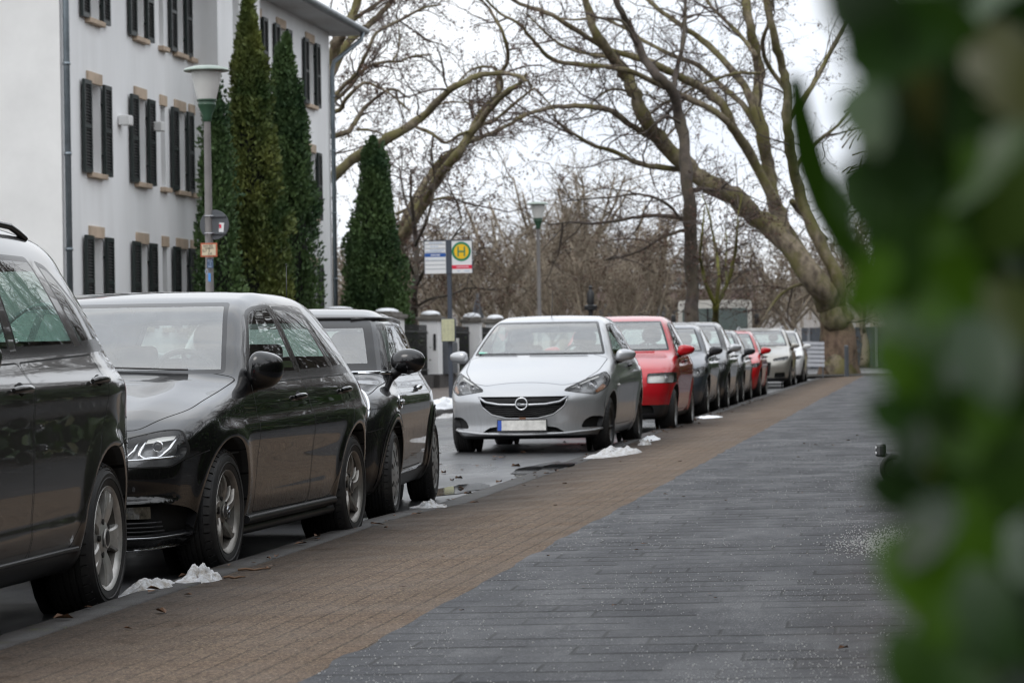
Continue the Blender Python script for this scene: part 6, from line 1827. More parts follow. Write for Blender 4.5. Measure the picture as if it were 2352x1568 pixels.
def far_buildings():
    d = 215.0; x0, x1 = -23.5, -12.2; k = d / FPX
    z = lambda py: H_EYE + (798 - py) * k
    root = thing('brick_building', 'mauve-brown building with white bands and long dark windows far behind the trunk', 'building', ((x0 + x1) / 2, d, 0))
    w = x1 - x0; mv = simple('mauve brick', (.20, .14, .14), .8, var=.15, vs=1)
    g = G(); g.box((0, 6, z(618) / 2), (w, 12, z(618)), 0); g.obj('wall', [mv], root)
    for py in (620, 659): g = G(); g.box((0, -.08, z(py)), (w + .2, .2, .26), 0); g.obj('white_band', [M['sign_white']], root)
    for (a, b) in ((636, 656), (694, 726)):
        for i in range(5):
            g = G(); g.box((-w / 2 + (i + .5) * w / 5, -.03, (z(a) + z(b)) / 2), (w / 5 - .12, .1, z(a) - z(b)), 0); g.obj('window', [simple('far window', (.05, .065, .08), .25)], root)
    d = 150; root = thing('grey_hall', 'low grey hall with pale posts far behind the white cars', 'building', (-2.2, d, 0))
    g = G(); g.box((0, 4, 1.0), (7.5, 8, 2.0), 0); g.obj('wall', [simple('grey-blue cladding', (.085, .095, .11), .7, var=.25, vs=.8)], root)
    for i in range(7):
        g = G(); g.box((-3.4 + i * 1.13, -.06, 1.0), (.14, .14, 2.0), 0); g.obj('post', [simple('pale post', (.22, .23, .25), .6)], root)
    d = 101.0
    root = thing('barrier', 'white slatted barrier panel beside the plane tree trunk', 'barrier', (at(1869, 815, d).x, d, 0))
    z0 = H_EYE - (843 - 795) * d / FPX; z1 = H_EYE - (782 - 795) * d / FPX
    for i in range(6):
        g = G(); g.box((0, 0, .45 + i * .145), (.72, .03, .105), 0, M=Matrix.Rotation(RAD(2), 3, 'Y')); g.obj('slat', [simple('white barrier board', (.52, .53, .57), .5, var=.1, vs=4)] if i == 0 else [bpy.data.materials['white barrier board']], root)
    for sx in (-.30, .30): g = G(); g.box((sx, .035, .62), (.05, .04, 1.24), 0); g.obj('post', [M['grey_metal']], root)
    b = at(1945, 862, 99.5)
    root = thing('bollard', 'slim dark grey bollard in front of the plane tree trunk', 'bollard', (b.x, b.y, .0))
    g = G(); g.tube([(0, 0, 0), (0, 0, 1.05)], .075, 14, 0); g.obj('post', [M['sign_grey']], root, auto=40)
    g = G(); g.ball((0, 0, 1.05), (.076, .076, .05), 0); g.obj('cap', [M['sign_grey']], root, smooth=True)
    # black lantern post behind the silver car, and a sign seen edge-on behind the wall
    d = 62; b = at(1357, 720, d); t_ = at(1357, 664, d).z
    root = thing('lantern_post', 'short black post with lantern head showing above the silver car roof', 'lamp post', (b.x, b.y, .1))
    g = G(); g.tube([(0, 0, 0), (0, 0, t_ - .55)], .045, 10, 0); g.lathe([(.05, 0), (.13, .02), (.14, .1), (.06, .13)], 12, 0, Matrix.Translation((0, 0, t_ - .55))); g.obj('post', [M['iron']], root, auto=40)
    g = G(); g.lathe([(.05, 0), (.075, .08), (.075, .28), (.03, .36), (.045, .40), (0, .45)], 12, 0, Matrix.Translation((0, 0, t_ - .46))); g.obj('lantern', [M['iron']], root, auto=40)
    d = 88; b = at(1098, 740, d); t_ = at(1098, 673, d).z
    root = thing('triangle_sign', 'grey triangular sign seen nearly edge-on behind the wall', 'sign', (b.x, b.y, .1))
    g = G(); g.tube([(0, 0, 0), (0, 0, t_ - .1)], .04, 10, 0); g.obj('post', [M['pole']], root, smooth=True)
    g = G(); g.prism(round_poly([(-.42, t_ - .85), (.42, t_ - .85), (0, t_ - .1)], .05), -.012, .012, 0, axis='y'); o = g.obj('sign_plate', [M['sign_grey']], root); o.rotation_euler = (0, 0, RAD(72)); o.location = (0, -.05, 0)

def scooter():
    c = at(2044, 1088, 21.8)
    root = thing('kick_scooter', 'black kick scooter half hidden by the hedge, its small wheel showing', 'scooter', (c.x, c.y, .09), RAD(-65))
    for y in (0.0, .82):
        we = empty('wheel', (.06, y, .105), 0, root)
        g = G(); ring = [(0, .085 * math.cos(a), .085 * math.sin(a)) for a in np.linspace(0, 2 * PI, 29)]; g.tube(ring, .021, 10, 0, cap=False); g.obj('tyre', [M['tyre']], we, smooth=True)
        g = G(); g.lathe([(0, .012), (.02, .014), (.07, .008), (.07, -.008), (0, -.012)], 20, 0, Matrix.Rotation(PI / 2, 4, 'Y')); g.obj('rim', [M['satin']], we, auto=40)
    g = G(); g.box((.06, .42, .10), (.14, .52, .035), 0, bev=.012); g.obj('deck', [M['plastic']], root)
    g = G(); g.box((-.085, -.03, .235), (.115, .05, .10), 0, bev=.02); g.box((-.02, -.01, .20), (.16, .03, .03), 0, bev=.01); mg = g.obj('tail_box', [M['plastic']], root)
    g = G()
    for z in (.02, -.02): g.ball((-.11, -.057, .235 + z), (.011, .004, .011), 0)
    g.obj('reflector', [M['sign_white']], mg, smooth=True)
    g = G(); g.tube([(.06, .82, .12), (.06, .74, .55), (.07, .66, 1.0)], [.02, .018, .016], 10, 0); g.obj('stem', [M['plastic']], root, smooth=True)
    g = G(); g.tube([(-.14, .66, 1.0), (.28, .66, 1.0)], .014, 8, 0); g.obj('handlebar', [M['plastic']], root, smooth=True)

M['sky_blue'] = simple('bright blue sticker', (.08, .28, .68), .4)
if BUILD in ('all', 'built'):
    white_house(); garden_wall(); bus_stop(); city_bus(); far_buildings(); scooter()
    street_lamp('tall street lamp with flat lid and green collar beside the white house', 474, 160, 39)
    street_lamp('distant street lamp with green collar standing between the bare trees', 1235, 468, 82)
    lamp_signs()
# ---------------------------------------------------------------- trees: traced limbs given their own depth, then grown branches and twigs
def m_bark(name, a, b, moss, mossamt, sc=2.0):
    t = NT(name); co = t.coord()
    c = t.mix(t.ramp(t.voro(t.mapping(co, sc=(1, 1, .45)), sc * 2.2, out='Distance'), [(.15, 0.0), (.6, 1.0)]), a, b)
    c = t.mix(t.ramp(t.noise(co, sc * 5, 5, .7), [(.4, 0.0), (.7, .6)]), c, tuple(k * .45 for k in a))
    c = t.mix(t.math('MULTIPLY', t.ramp(t.noise(co, sc * .5, 4, .65), [(.42, 0.0), (.60, 1.0)]), mossamt), c, moss)
    return t.done(t.bsdf(color=c, rough=.85, normal=t.bump(t.noise(t.mapping(co, sc=(1, 1, .4)), sc * 9, 4, .7), .6, .03)))
M['bark_plane'] = m_bark('plane tree bark', (.085, .064, .046), (.23, .19, .135), (.12, .11, .028), .8)
M['bark_trunk'] = m_bark('scaly brown bark', (.10, .064, .047), (.21, .145, .10), (.10, .085, .035), .3, 2.4)
M['bark_dark'] = m_bark('dark bark', (.045, .036, .031), (.085, .066, .055), (.08, .07, .02), .25, 2.0)
M['bark_moss'] = m_bark('mossy bark', (.06, .055, .02), (.10, .09, .03), (.14, .14, .015), .9, 2.0)
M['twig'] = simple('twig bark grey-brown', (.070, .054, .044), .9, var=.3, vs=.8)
M['twig_far'] = simple('far twig', (.27, .225, .168), .9, var=.3, vs=.2)
M['dead_leaf'] = simple('hanging dead leaves', (.085, .045, .030), .8, var=.5, vs=1.5)

def smooth_line(P, n):
    P = np.asarray(P, float); k = len(P)
    E = np.vstack([2 * P[0] - P[1], P, 2 * P[-1] - P[-2]])
    u = np.linspace(0, k - 1 - 1e-6, n); i = u.astype(int); t = (u - i)[:, None]
    p0, p1, p2, p3 = E[i], E[i + 1], E[i + 2], E[i + 3]
    return .5 * (2 * p1 + (p2 - p0) * t + (2 * p0 - 5 * p1 + 4 * p2 - p3) * t**2 + (3 * p1 - p0 - 3 * p2 + p3) * t**3)

def tubes(P, R0, R1, k=3, pw=1.0):
    """P (n,m,3) polylines -> one mesh of tapering k-sided tubes"""
    n, m, _ = P.shape
    T = np.gradient(P, axis=1); T /= np.linalg.norm(T, axis=2, keepdims=True) + 1e-9
    a = np.where(np.abs(T[..., 2:3]) < .9, np.array([0, 0, 1.]), np.array([1., 0, 0]))
    U = np.cross(T, a); U /= np.linalg.norm(U, axis=2, keepdims=True) + 1e-9
    W = np.cross(T, U)
    t = np.linspace(0, 1, m)[None, :] ** pw
    R = R0[:, None] * (1 - t) + R1[:, None] * t
    an = np.arange(k) * 2 * PI / k
    V = P[:, :, None, :] + R[:, :, None, None] * (np.cos(an)[:, None] * U[:, :, None, :] + np.sin(an)[:, None] * W[:, :, None, :])
    V = V.reshape(-1, 3)
    b = (np.arange(n)[:, None] * m + np.arange(m - 1)[None, :]).reshape(-1) * k
    j = np.arange(k)
    F = np.stack([b[:, None] + j, b[:, None] + (j + 1) % k, b[:, None] + k + (j + 1) % k, b[:, None] + k + j], 2).reshape(-1, 4)
    return V, F

def grow(parents, per_m, len_r, rad, ang, up, m=5, wander=.25, tmin=.12, rng_=None, cap=None):
    """children of polylines `parents` (list of (n,m,3) arrays)"""
    r = rng_ or rng
    A = np.concatenate([p[:, :-1].reshape(-1, 3) for p in parents]); B = np.concatenate([p[:, 1:].reshape(-1, 3) for p in parents])
    tt = np.concatenate([np.broadcast_to(np.arange(p.shape[1] - 1) / (p.shape[1] - 1), p.shape[:2] - np.array([0, 1])).reshape(-1) for p in parents])
    L = np.linalg.norm(B - A, axis=1); ok = tt >= tmin - 1e-6
    A, B, L, tt = A[ok], B[ok], L[ok], tt[ok]
    n = int(L.sum() * per_m)
    if cap: n = min(n, cap)
    i = r.choice(len(L), n, p=L / L.sum())
    s = r.random((n, 1)); S = A[i] * (1 - s) + B[i] * s
    T = (B[i] - A[i]) / (L[i][:, None] + 1e-9)
    q = np.cross(T, r.normal(size=(n, 3))); q /= np.linalg.norm(q, axis=1, keepdims=True) + 1e-9
    a = r.normal(ang, .22, n)[:, None]
    D = T * np.cos(a) + q * np.sin(a); D[:, 2] += up; D /= np.linalg.norm(D, axis=1, keepdims=True)
    ln = r.uniform(*len_r, n) * (1.15 - .5 * tt[i])
    P = [S]; step = (ln / (m - 1))[:, None]
    for _ in range(m - 1):
        D = D + r.normal(size=(n, 3)) * wander; D[:, 2] += up * .25
        D /= np.linalg.norm(D, axis=1, keepdims=True)
        P.append(P[-1] + D * step)
    rr = rad * r.uniform(.6, 1.25, n)
    return np.stack(P, 1), rr

def crown_mesh(limbs, levels, r_, leaf_n=0, leaf_s=.06):
    V, F, o = [], [], 0
    par = [smooth_line(l, 24)[None] for l in limbs]; allp = par
    for k, lv in enumerate(levels):
        P, R = grow(par, rng_=r_, **lv)
        v, f = tubes(P, R, R * .35, 4 if k == 0 else 3)
        V.append(v); F.append(f + o); o += len(v)
        par = [P] if k else [P] + par
        last = P
    lv_ = None
    if leaf_n:
        pts = last.reshape(-1, 3); i = r_.choice(len(pts), leaf_n)
        lv_ = leaf_cards(pts[i] + r_.normal(size=(leaf_n, 3)) * .05 + np.array([0, 0, -.05]), leaf_s)
    return np.concatenate(V), np.concatenate(F), lv_

Z8 = lambda p: (p[0] * .5127 + 746.5, p[1] * .5127)
def limbs3d(spec, d0, r_, spread=3.5):
    """traced limbs (picture points with widths) -> 3D polylines with radii; every limb leans nearer or farther as it goes"""
    out = []
    for pts, w0, w1, *dd in spec:
        da, db = dd if dd else (0.0, r_.uniform(-spread, spread))
        k = len(pts); P = []
        for i, p in enumerate(pts):
            t = i / (k - 1)
            P.append(at(*p, d0 + da + (db - da) * t + (.5 * math.sin(i * 1.7 + w0) if 0 < i < k - 1 else 0)))
        n = max(10, k * 4)
        P = smooth_line([tuple(q) for q in P], n)
        P[1:-1] += r_.normal(size=(n - 2, 3)) * .012 * w0 / 20
        R = np.interp(np.linspace(0, 1, n), [0, .16, 1], [w0 * (1.5 if 40 < w0 < 80 else 1), w0, w1]) * .44 * d0 / FPX
        R *= 1 + .08 * np.sin(np.arange(n) * 1.3 + w0) 
        out.append((P, R))
    return out

def tree(name, label, limbs, bark, base, levels, r_, leaf_n=0, leaf_s=.06, group=None, twig='twig'):
    root = thing(name, label, 'tree', base, 0, group)
    T = Matrix.Translation((-base[0], -base[1], -base[2]))
    g = G()
    for P, R in limbs: g.tube(P, R, 12 if R[0] > .15 else 8)
    o = mesh_np('trunk', g.v, g.f, [M[bark]], root); o.data.transform(T)
    v, f, lv = crown_mesh([P for P, R in limbs], levels, r_, leaf_n, leaf_s)
    c = mesh_np('crown', v, f, [M[twig]], root, smooth=True); c.data.transform(T)
    if lv is not None:
        l = mesh_np('dead_leaves', lv[0], lv[1], [M['dead_leaf']], root, smooth=False); l.data.transform(T)
    return root

LV_HERO = [dict(per_m=1.05, len_r=(1.2, 3.8), rad=.032, ang=.95, up=.10, m=7, wander=.22, tmin=.15),
           dict(per_m=2.0, len_r=(.6, 1.8), rad=.015, ang=.85, up=.02, m=6, wander=.28, cap=7500),
           dict(per_m=3.0, len_r=(.3, 1.0), rad=.0095, ang=.8, up=-.06, m=5, wander=.3, cap=38000)]

def plane_tree_big():
    r_ = np.random.default_rng(3); d = 104.0
    z = lambda *pts: [Z8(p) for p in pts]
    spec = [
        # trunk (kept round and stout)
        ([(1925, 868), (1924, 840), (1925, 800), (1922, 760), (1917, 728), (1908, 700)], 92, 52, 0, 0),
        # mossy arch to the left, second stem, right-hand limbs
        (z((2297, 1443), (2262, 1355), (2200, 1260), (2060, 1080), (1930, 970), (1830, 880), (1700, 810), (1600, 720), (1500, 630), (1430, 540), (1390, 430), (1350, 340), (1290, 260), (1220, 150), (1180, 50), (1150, -60)), 58, 17, 0, -5),
        (z((2299, 1443), (2270, 1345), (2150, 1180), (2060, 1020), (2010, 900), (1985, 750), (1960, 600), (1930, 480), (1945, 350), (1930, 230), (1900, 100), (1870, -60)), 44, 22, 0, 2),
        (z((2025, 930), (1920, 720), (1830, 580), (1780, 470), (1700, 400), (1600, 350), (1480, 290), (1380, 250), (1260, 220), (1130, 140), (1000, 60), (880, 20), (760, -50)), 26, 8, 0, -6),
        (z((1965, 620), (1900, 430), (1830, 320), (1700, 190), (1600, 120), (1480, 30), (1390, -60)), 22, 10, 1, 4),
        (z((2306, 1430), (2300, 1260), (2200, 1050), (2130, 880), (2090, 700), (2070, 560), (2075, 420), (2050, 300), (2010, 150), (1970, -60)), 34, 18, 0, -3),
        (z((1640, 765), (1500, 750), (1400, 730), (1300, 680), (1200, 650), (1100, 590), (1040, 545), (1030, 510)), 15, 5, -1, -7),
        (z((1560, 690), (1480, 620), (1380, 570), (1290, 500), (1200, 480), (1100, 475), (1000, 485), (900, 515), (820, 560)), 18, 8, -1, -9),
        (z((1960, 620), (1880, 480), (1790, 400), (1680, 300), (1560, 250), (1440, 190), (1330, 120), (1230, 80), (1100, 90), (960, 60)), 16, 5, 1, 6),
        (z((1840, 590), (1750, 500), (1600, 430), (1480, 370), (1330, 310), (1150, 290), (1020, 270), (940, 190), (870, 110), (770, 50), (690, -40)), 17, 5, -2, -8),
        (z((1500, 640), (1580, 560), (1640, 480), (1700, 440), (1800, 400)), 7, 3),
        (z((1380, 420), (1290, 400), (1200, 455), (1195, 500)), 7, 4),
        (z((2090, 900), (2170, 990), (2250, 1080)), 18, 16, 0, 1),
        (z((1950, 330), (1840, 330), (1740, 360), (1640, 400), (1530, 460), (1430, 410)), 9, 3),
        (z((1930, 250), (1870, 170), (1790, 90), (1730, 30), (1690, -40)), 12, 7),
        (z((2080, 420), (1990, 300), (1960, 200), (1990, 90), (2010, -30)), 13, 8),
        (z((2070, 560), (2160, 420), (2230, 300), (2310, 150), (2400, -20)), 16, 9),
        (z((2100, 760), (2200, 640), (2300, 560), (2420, 420)), 12, 6),
        (z((1290, 260), (1200, 245), (1110, 225), (1040, 190), (960, 120), (900, 60)), 10, 4),
        (z((1430, 540), (1500, 470), (1560, 440), (1620, 380)), 6, 3),
        ([(1890, 690), (1868, 660), (1830, 655), (1790, 680), (1760, 720), (1742, 755)], 9, 6, 0, -2),
    ]
    base = at(1925, 866, d)
    t = tree('plane_tree', 'stout plane tree with peeling brown trunk and mossy limbs arching over the street', limbs3d(spec, d, r_), 'bark_plane', (base.x, base.y, .1), LV_HERO, r_, 9000, .07)
    # stout peeling foot of the trunk
    g = G(); P = [at(x, y, d) for x, y in ((1926, 872), (1926, 856), (1926, 835), (1926, 800), (1924, 762), (1917, 728), (1907, 700), (1895, 672))]
    P = [Vector((p.x - base.x, p.y - base.y, p.z - .1)) for p in P]
    g.tube([tuple(p) for p in P], [.82, .73, .66, .61, .59, .52, .38, .16], 24)
    for v in range(len(g.v)):
        q = Vector(g.v[v]); a = math.atan2(q.y, q.x); k = 1 + .05 * math.sin(a * 5 + q.z * 2) + .04 * mnoise.noise(q * 2.5) + (.12 * math.sin(a * 4) * max(0, .5 - q.z))
        g.v[v] = (q.x * k, q.y * k, q.z)
    g.obj('trunk_foot', [M['bark_trunk']], t, smooth=True)
    g = G()                                                                # epicormic shoots on the right of the trunk
    for _ in range(40):
        a = Vector((rng.uniform(.2, 1.0), rng.uniform(-.6, .3), rng.uniform(2.3, 9.5)))
        b = a + Vector((rng.uniform(.1, 1.2), rng.uniform(-.4, .2), rng.uniform(.0, .7)))
        g.tube([a, a.lerp(b, .5) + Vector((0, 0, .06)), b], [.03, .022, .012], 5)
    g.obj('shoots', [M['bark_trunk']], t, smooth=True)

def plane_tree_left():
    r_ = np.random.default_rng(4); d = 92.0
    z = lambda *pts: [Z8(p) for p in pts]
    spec = [
        ([(905, 740), (915, 690), (920, 620), (915, 570), (922, 545)], 40, 32, 0, 0),
        (z((340, 1070), (400, 980), (460, 880), (520, 780), (600, 680), (650, 600), (730, 500), (800, 420), (870, 380), (905, 330)), 30, 9, 0, -5),
        (z((330, 1070), (370, 960), (430, 850), (500, 740), (560, 690), (640, 640), (740, 600), (820, 560), (900, 515)), 22, 9, 0, 3),
        (z((20, 810), (130, 710), (250, 640), (350, 580), (440, 520), (520, 440), (600, 380), (700, 335), (790, 330), (880, 345), (930, 390)), 26, 7, -6, -8),
        (z((640, 610), (700, 500), (790, 400), (775, 330), (745, 300), (660, 310), (600, 365)), 12, 5),
        (z((780, 420), (775, 350), (820, 270), (800, 160), (760, 80), (720, 20), (640, -40)), 12, 5),
        (z((400, 565), (480, 600), (540, 640), (600, 605), (640, 590)), 10, 6),
        (z((320, 960), (430, 910), (570, 885), (600, 940), (610, 1000)), 9, 5),
        (z((650, 600), (700, 560), (760, 540), (880, 440), (940, 400), (990, 450), (1050, 520)), 11, 3),
        (z((450, 500), (540, 460), (640, 460), (750, 465)), 6, 2),
        (z((330, 1090), (290, 1000), (250, 900), (240, 780), (260, 660)), 14, 5),
    ]
    base = at(905, 740, d)
    tree('plane_tree', 'bare plane tree leaning from behind the lone dark conifer, long mossy limbs', limbs3d(spec, d, r_), 'bark_plane', (base.x, base.y, .15), LV_HERO, r_, 7500, .065)
    r_ = np.random.default_rng(6); d = 96.0
    spec = [
        (z((-40, 1300), (-30, 1000), (-10, 700), (10, 400), (40, 230), (90, 130), (130, 50), (170, -60)), 40, 20, 0, 0),
        (z((20, 350), (100, 190), (200, 110), (260, 50), (330, -40)), 24, 12),
        (z((20, 450), (80, 390), (140, 330), (190, 230), (230, 150), (330, 95), (430, 40), (520, 20)), 12, 5),
        (z((10, 480), (100, 400), (180, 310), (260, 280), (340, 275), (380, 255), (480, 245)), 12, 4),
        (z((0, 620), (100, 590), (140, 540), (180, 480), (240, 430), (300, 400), (380, 440)), 15, 5),
        (z((0, 520), (70, 490), (90, 450), (160, 380), (200, 375), (290, 420), (380, 500)), 13, 4),
        (z((60, 160), (140, 80), (220, 30), (290, -30)), 14, 9),
        (z((140, 580), (230, 590), (280, 620)), 6, 3),
        (z((300, 280), (330, 220), (330, 120), (310, 60)), 5, 2),
    ]
    base = at(720, 760, d)
    tree('plane_tree', 'bare tree standing behind the white house corner below the red roof edge', limbs3d(spec, d, r_), 'bark_plane', (base.x, base.y, .15), LV_HERO, r_, 6500, .065)

def dark_tree():
    r_ = np.random.default_rng(8); d = 98.0
    z = lambda *pts: [Z8(p) for p in pts]
    spec = [
        (z((1645, 1560), (1643, 1300), (1640, 1100), (1630, 900), (1615, 720), (1590, 550), (1560, 420), (1490, 340), (1430, 260), (1370, 130), (1330, 60), (1285, -60)), 37, 15, 0, 0),
        (z((1560, 430), (1572, 330), (1600, 200), (1612, 90), (1618, -50)), 14, 8),
        (z((1610, 980), (1500, 965), (1400, 972), (1300, 990), (1200, 1002), (1100, 995), (1000, 1008)), 11, 4),
        (z((1610, 1030), (1520, 1060), (1420, 1120), (1330, 1150), (1250, 1165)), 9, 4),
        (z((1600, 990), (1540, 920), (1460, 880), (1380, 870), (1280, 885), (1180, 890), (1060, 905)), 8, 3),
        (z((1645, 850), (1700, 845), (1760, 850), (1830, 800)), 10, 4),
        (z((1590, 550), (1530, 520), (1490, 545), (1440, 590), (1400, 600)), 8, 3),
        (z((1400, 200), (1330, 95), (1240, 85), (1170, 60)), 9, 5),
    ]
    base = at(1590, 800, d)
    tree('dark_tree', 'tall straight dark trunk rising between the red car and the plane tree', limbs3d(spec, d, r_), 'bark_dark', (base.x, base.y, 0), [dict(LV_HERO[0], tmin=.3), LV_HERO[1], dict(LV_HERO[2], cap=9000)], r_, 2600, .07)
    r_ = np.random.default_rng(9); d = 84.0
    spec = [
        (z((1745, 1570), (1748, 1460), (1752, 1360)), 19, 17, 0, 0),
        (z((1750, 1370), (1710, 1280), (1690, 1200), (1680, 1150), (1690, 1050), (1700, 930)), 11, 3, 0, -2),
        (z((1752, 1370), (1800, 1270), (1835, 1150), (1845, 1050), (1852, 960), (1870, 860)), 12, 3, 0, 1),
        (z((1752, 1360), (1765, 1250), (1758, 1150), (1740, 1060), (1720, 960), (1690, 870)), 10, 3, 0, 2),
        (z((1800, 1270), (1795, 1170), (1800, 1080), (1790, 1000)), 6, 2),
    ]
    base = at(1641, 800, d)
    tree('young_tree', 'young moss-green tree forking low in front of the white bus', limbs3d(spec, d, r_), 'bark_moss', (base.x, base.y, 0), [dict(LV_HERO[0], per_m=3, len_r=(.6, 2.0), rad=.018), dict(LV_HERO[1], rad=.010), dict(LV_HERO[2], cap=2500)], r_, 1800, .075)
    r_ = np.random.default_rng(10); d = 86.0
    spec = [
        (z((398, 1560), (400, 1420), (402, 1300), (410, 1180), (405, 1060), (395, 960), (385, 860), (390, 760)), 20, 5, 0, 0),
        (z((402, 1300), (440, 1220), (500, 1150), (560, 1080), (620, 1000)), 10, 3),
        (z((405, 1250), (370, 1160), (330, 1080), (290, 980)), 9, 3),
        (z((405, 1100), (450, 1000), (480, 900), (490, 800), (480, 700)), 9, 3),
        (z((400, 1380), (470, 1340), (560, 1320), (650, 1290), (760, 1300)), 8, 3),
        (z((400, 1000), (360, 900), (340, 800), (330, 700)), 7, 2),
    ]
    base = at(953, 800, d)
    tree('dark_tree', 'slender dark bare tree between the lone conifer and the bus stop sign', limbs3d(spec, d, r_), 'bark_dark', (base.x, base.y, .15), [dict(LV_HERO[0], per_m=1.6, len_r=(.8, 2.6), rad=.02), dict(LV_HERO[1], rad=.011), dict(LV_HERO[2], cap=11000)], r_, 2400, .07)

def proto_bare(H, seed, leafn, twig='twig_far', rad=.75):
    """a whole bare tree in its own space, for the rows farther back"""
    r_ = np.random.default_rng(seed)
    limbs = [(smooth_line([(0, 0, 0), (.1, 0, H * .12), (0, .1, H * .25), (.15, 0, H * .42), (.1, .1, H * .7)], 12), np.linspace(.024 * H, .006 * H, 12))]
    for i in range(11):
        a = r_.uniform(0, 6.28); z0 = r_.uniform(.18, .5) * H; rr = r_.uniform(.22, .42) * H * rad; zt = r_.uniform(.62, 1.0) * H
        c, s = math.cos(a), math.sin(a)
        limbs.append((smooth_line([(0, 0, z0), (c * rr * .4, s * rr * .4, z0 + (zt - z0) * .3), (c * rr * .75, s * rr * .75, z0 + (zt - z0) * .65), (c * rr, s * rr, zt)], 12), np.linspace(.010 * H, .003 * H, 12)))
    lv = [dict(per_m=1.5, len_r=(.9, 2.6), rad=.034, ang=.8, up=.12, m=5, wander=.2, cap=300), dict(per_m=2.4, len_r=(.6, 1.6), rad=.021, ang=.75, up=.05, m=4, wander=.25, cap=2200), dict(per_m=3.5, len_r=(.35, 1.1), rad=.014, ang=.7, up=.0, m=4, wander=.25, cap=11000)]
    g = G()
    for P, R in limbs: g.tube(P, R, 7)
    return g, crown_mesh([P for P, R in limbs], lv, r_, leafn, .11)

def background_trees():
    protos = []
    for i, (H, ln) in enumerate(((10, 1500), (10, 3000), (10, 700))):
        g, (v, f, lv) = proto_bare(H, 40 + i, ln)
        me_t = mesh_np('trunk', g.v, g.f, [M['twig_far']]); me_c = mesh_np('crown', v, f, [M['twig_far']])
        me_l = mesh_np('dead_leaves', lv[0], lv[1], [M['dead_leaf']], smooth=False) if lv else None
        protos.append((me_t, me_c, me_l))
    spots = [  # px, top py, d, width factor, kind
        (800, 560, 118, 1.0, 1), (860, 470, 130, 1.1, 0), (935, 480, 122, 1.1, 1), (1005, 470, 118, 1.1, 0), (1080, 500, 112, 1.1, 1), (1150, 480, 126, 1.1, 0), (1215, 430, 150, 1.2, 2), (1290, 395, 165, 1.3, 2),
        (1370, 405, 160, 1.3, 2), (1440, 430, 150, 1.2, 0), (1500, 480, 132, 1.1, 1), (1340, 560, 112, 1.2, 1), (1430, 590, 108, 1.2, 1), (1270, 570, 115, 1.1, 2), (1570, 520, 140, 1.1, 1), (1660, 540, 135, 1.1, 1), (1740, 560, 128, 1.1, 1),
        (1820, 500, 150, 1.2, 0), (1900, 470, 160, 1.2, 2), (1985, 440, 150, 1.3, 0), (760, 500, 125, 1.0, 2)]
    words = ['far bare tree %s' % s for s in ('behind the downpipe of the white house', 'above the lone dark conifer', 'left of the bus stop sign', 'behind the white line panel', 'right of the round H sign', 'left of the distant street lamp',
             'just behind the distant street lamp', 'with tallest rounded crown right of the distant lamp', 'with broad crown above the silver car', 'above the red supermini roof', 'left of the straight dark trunk', 'with brown leaves behind the silver car roof',
             'with brown leaves behind the red supermini', 'low behind the distant lamp post', 'hidden behind the straight dark trunk', 'behind the young mossy tree', 'right of the white bus', 'behind the mossy arching limb', 'behind the plane tree fork', 'right of the plane tree trunk', 'between the house corner and the lone conifer')]
    for i, ((px, py, d, wf, k), lb) in enumerate(zip(spots, words)):
        b = at(px, 800, d); H = at(px, py, d).z
        s = H / 10.0
        r = thing('bare_tree', lb, 'tree', (b.x, b.y, 0), rng.uniform(0, 6.28), 'bare trees in the background')
        for p in protos[k]:
            if p is None: continue
            c = p.copy(); COL.objects.link(c); c.parent = r
        r.scale = (s * wf, s * wf, s)
    for p in protos:
        for o in p:
            if o is not None: bpy.data.objects.remove(o)

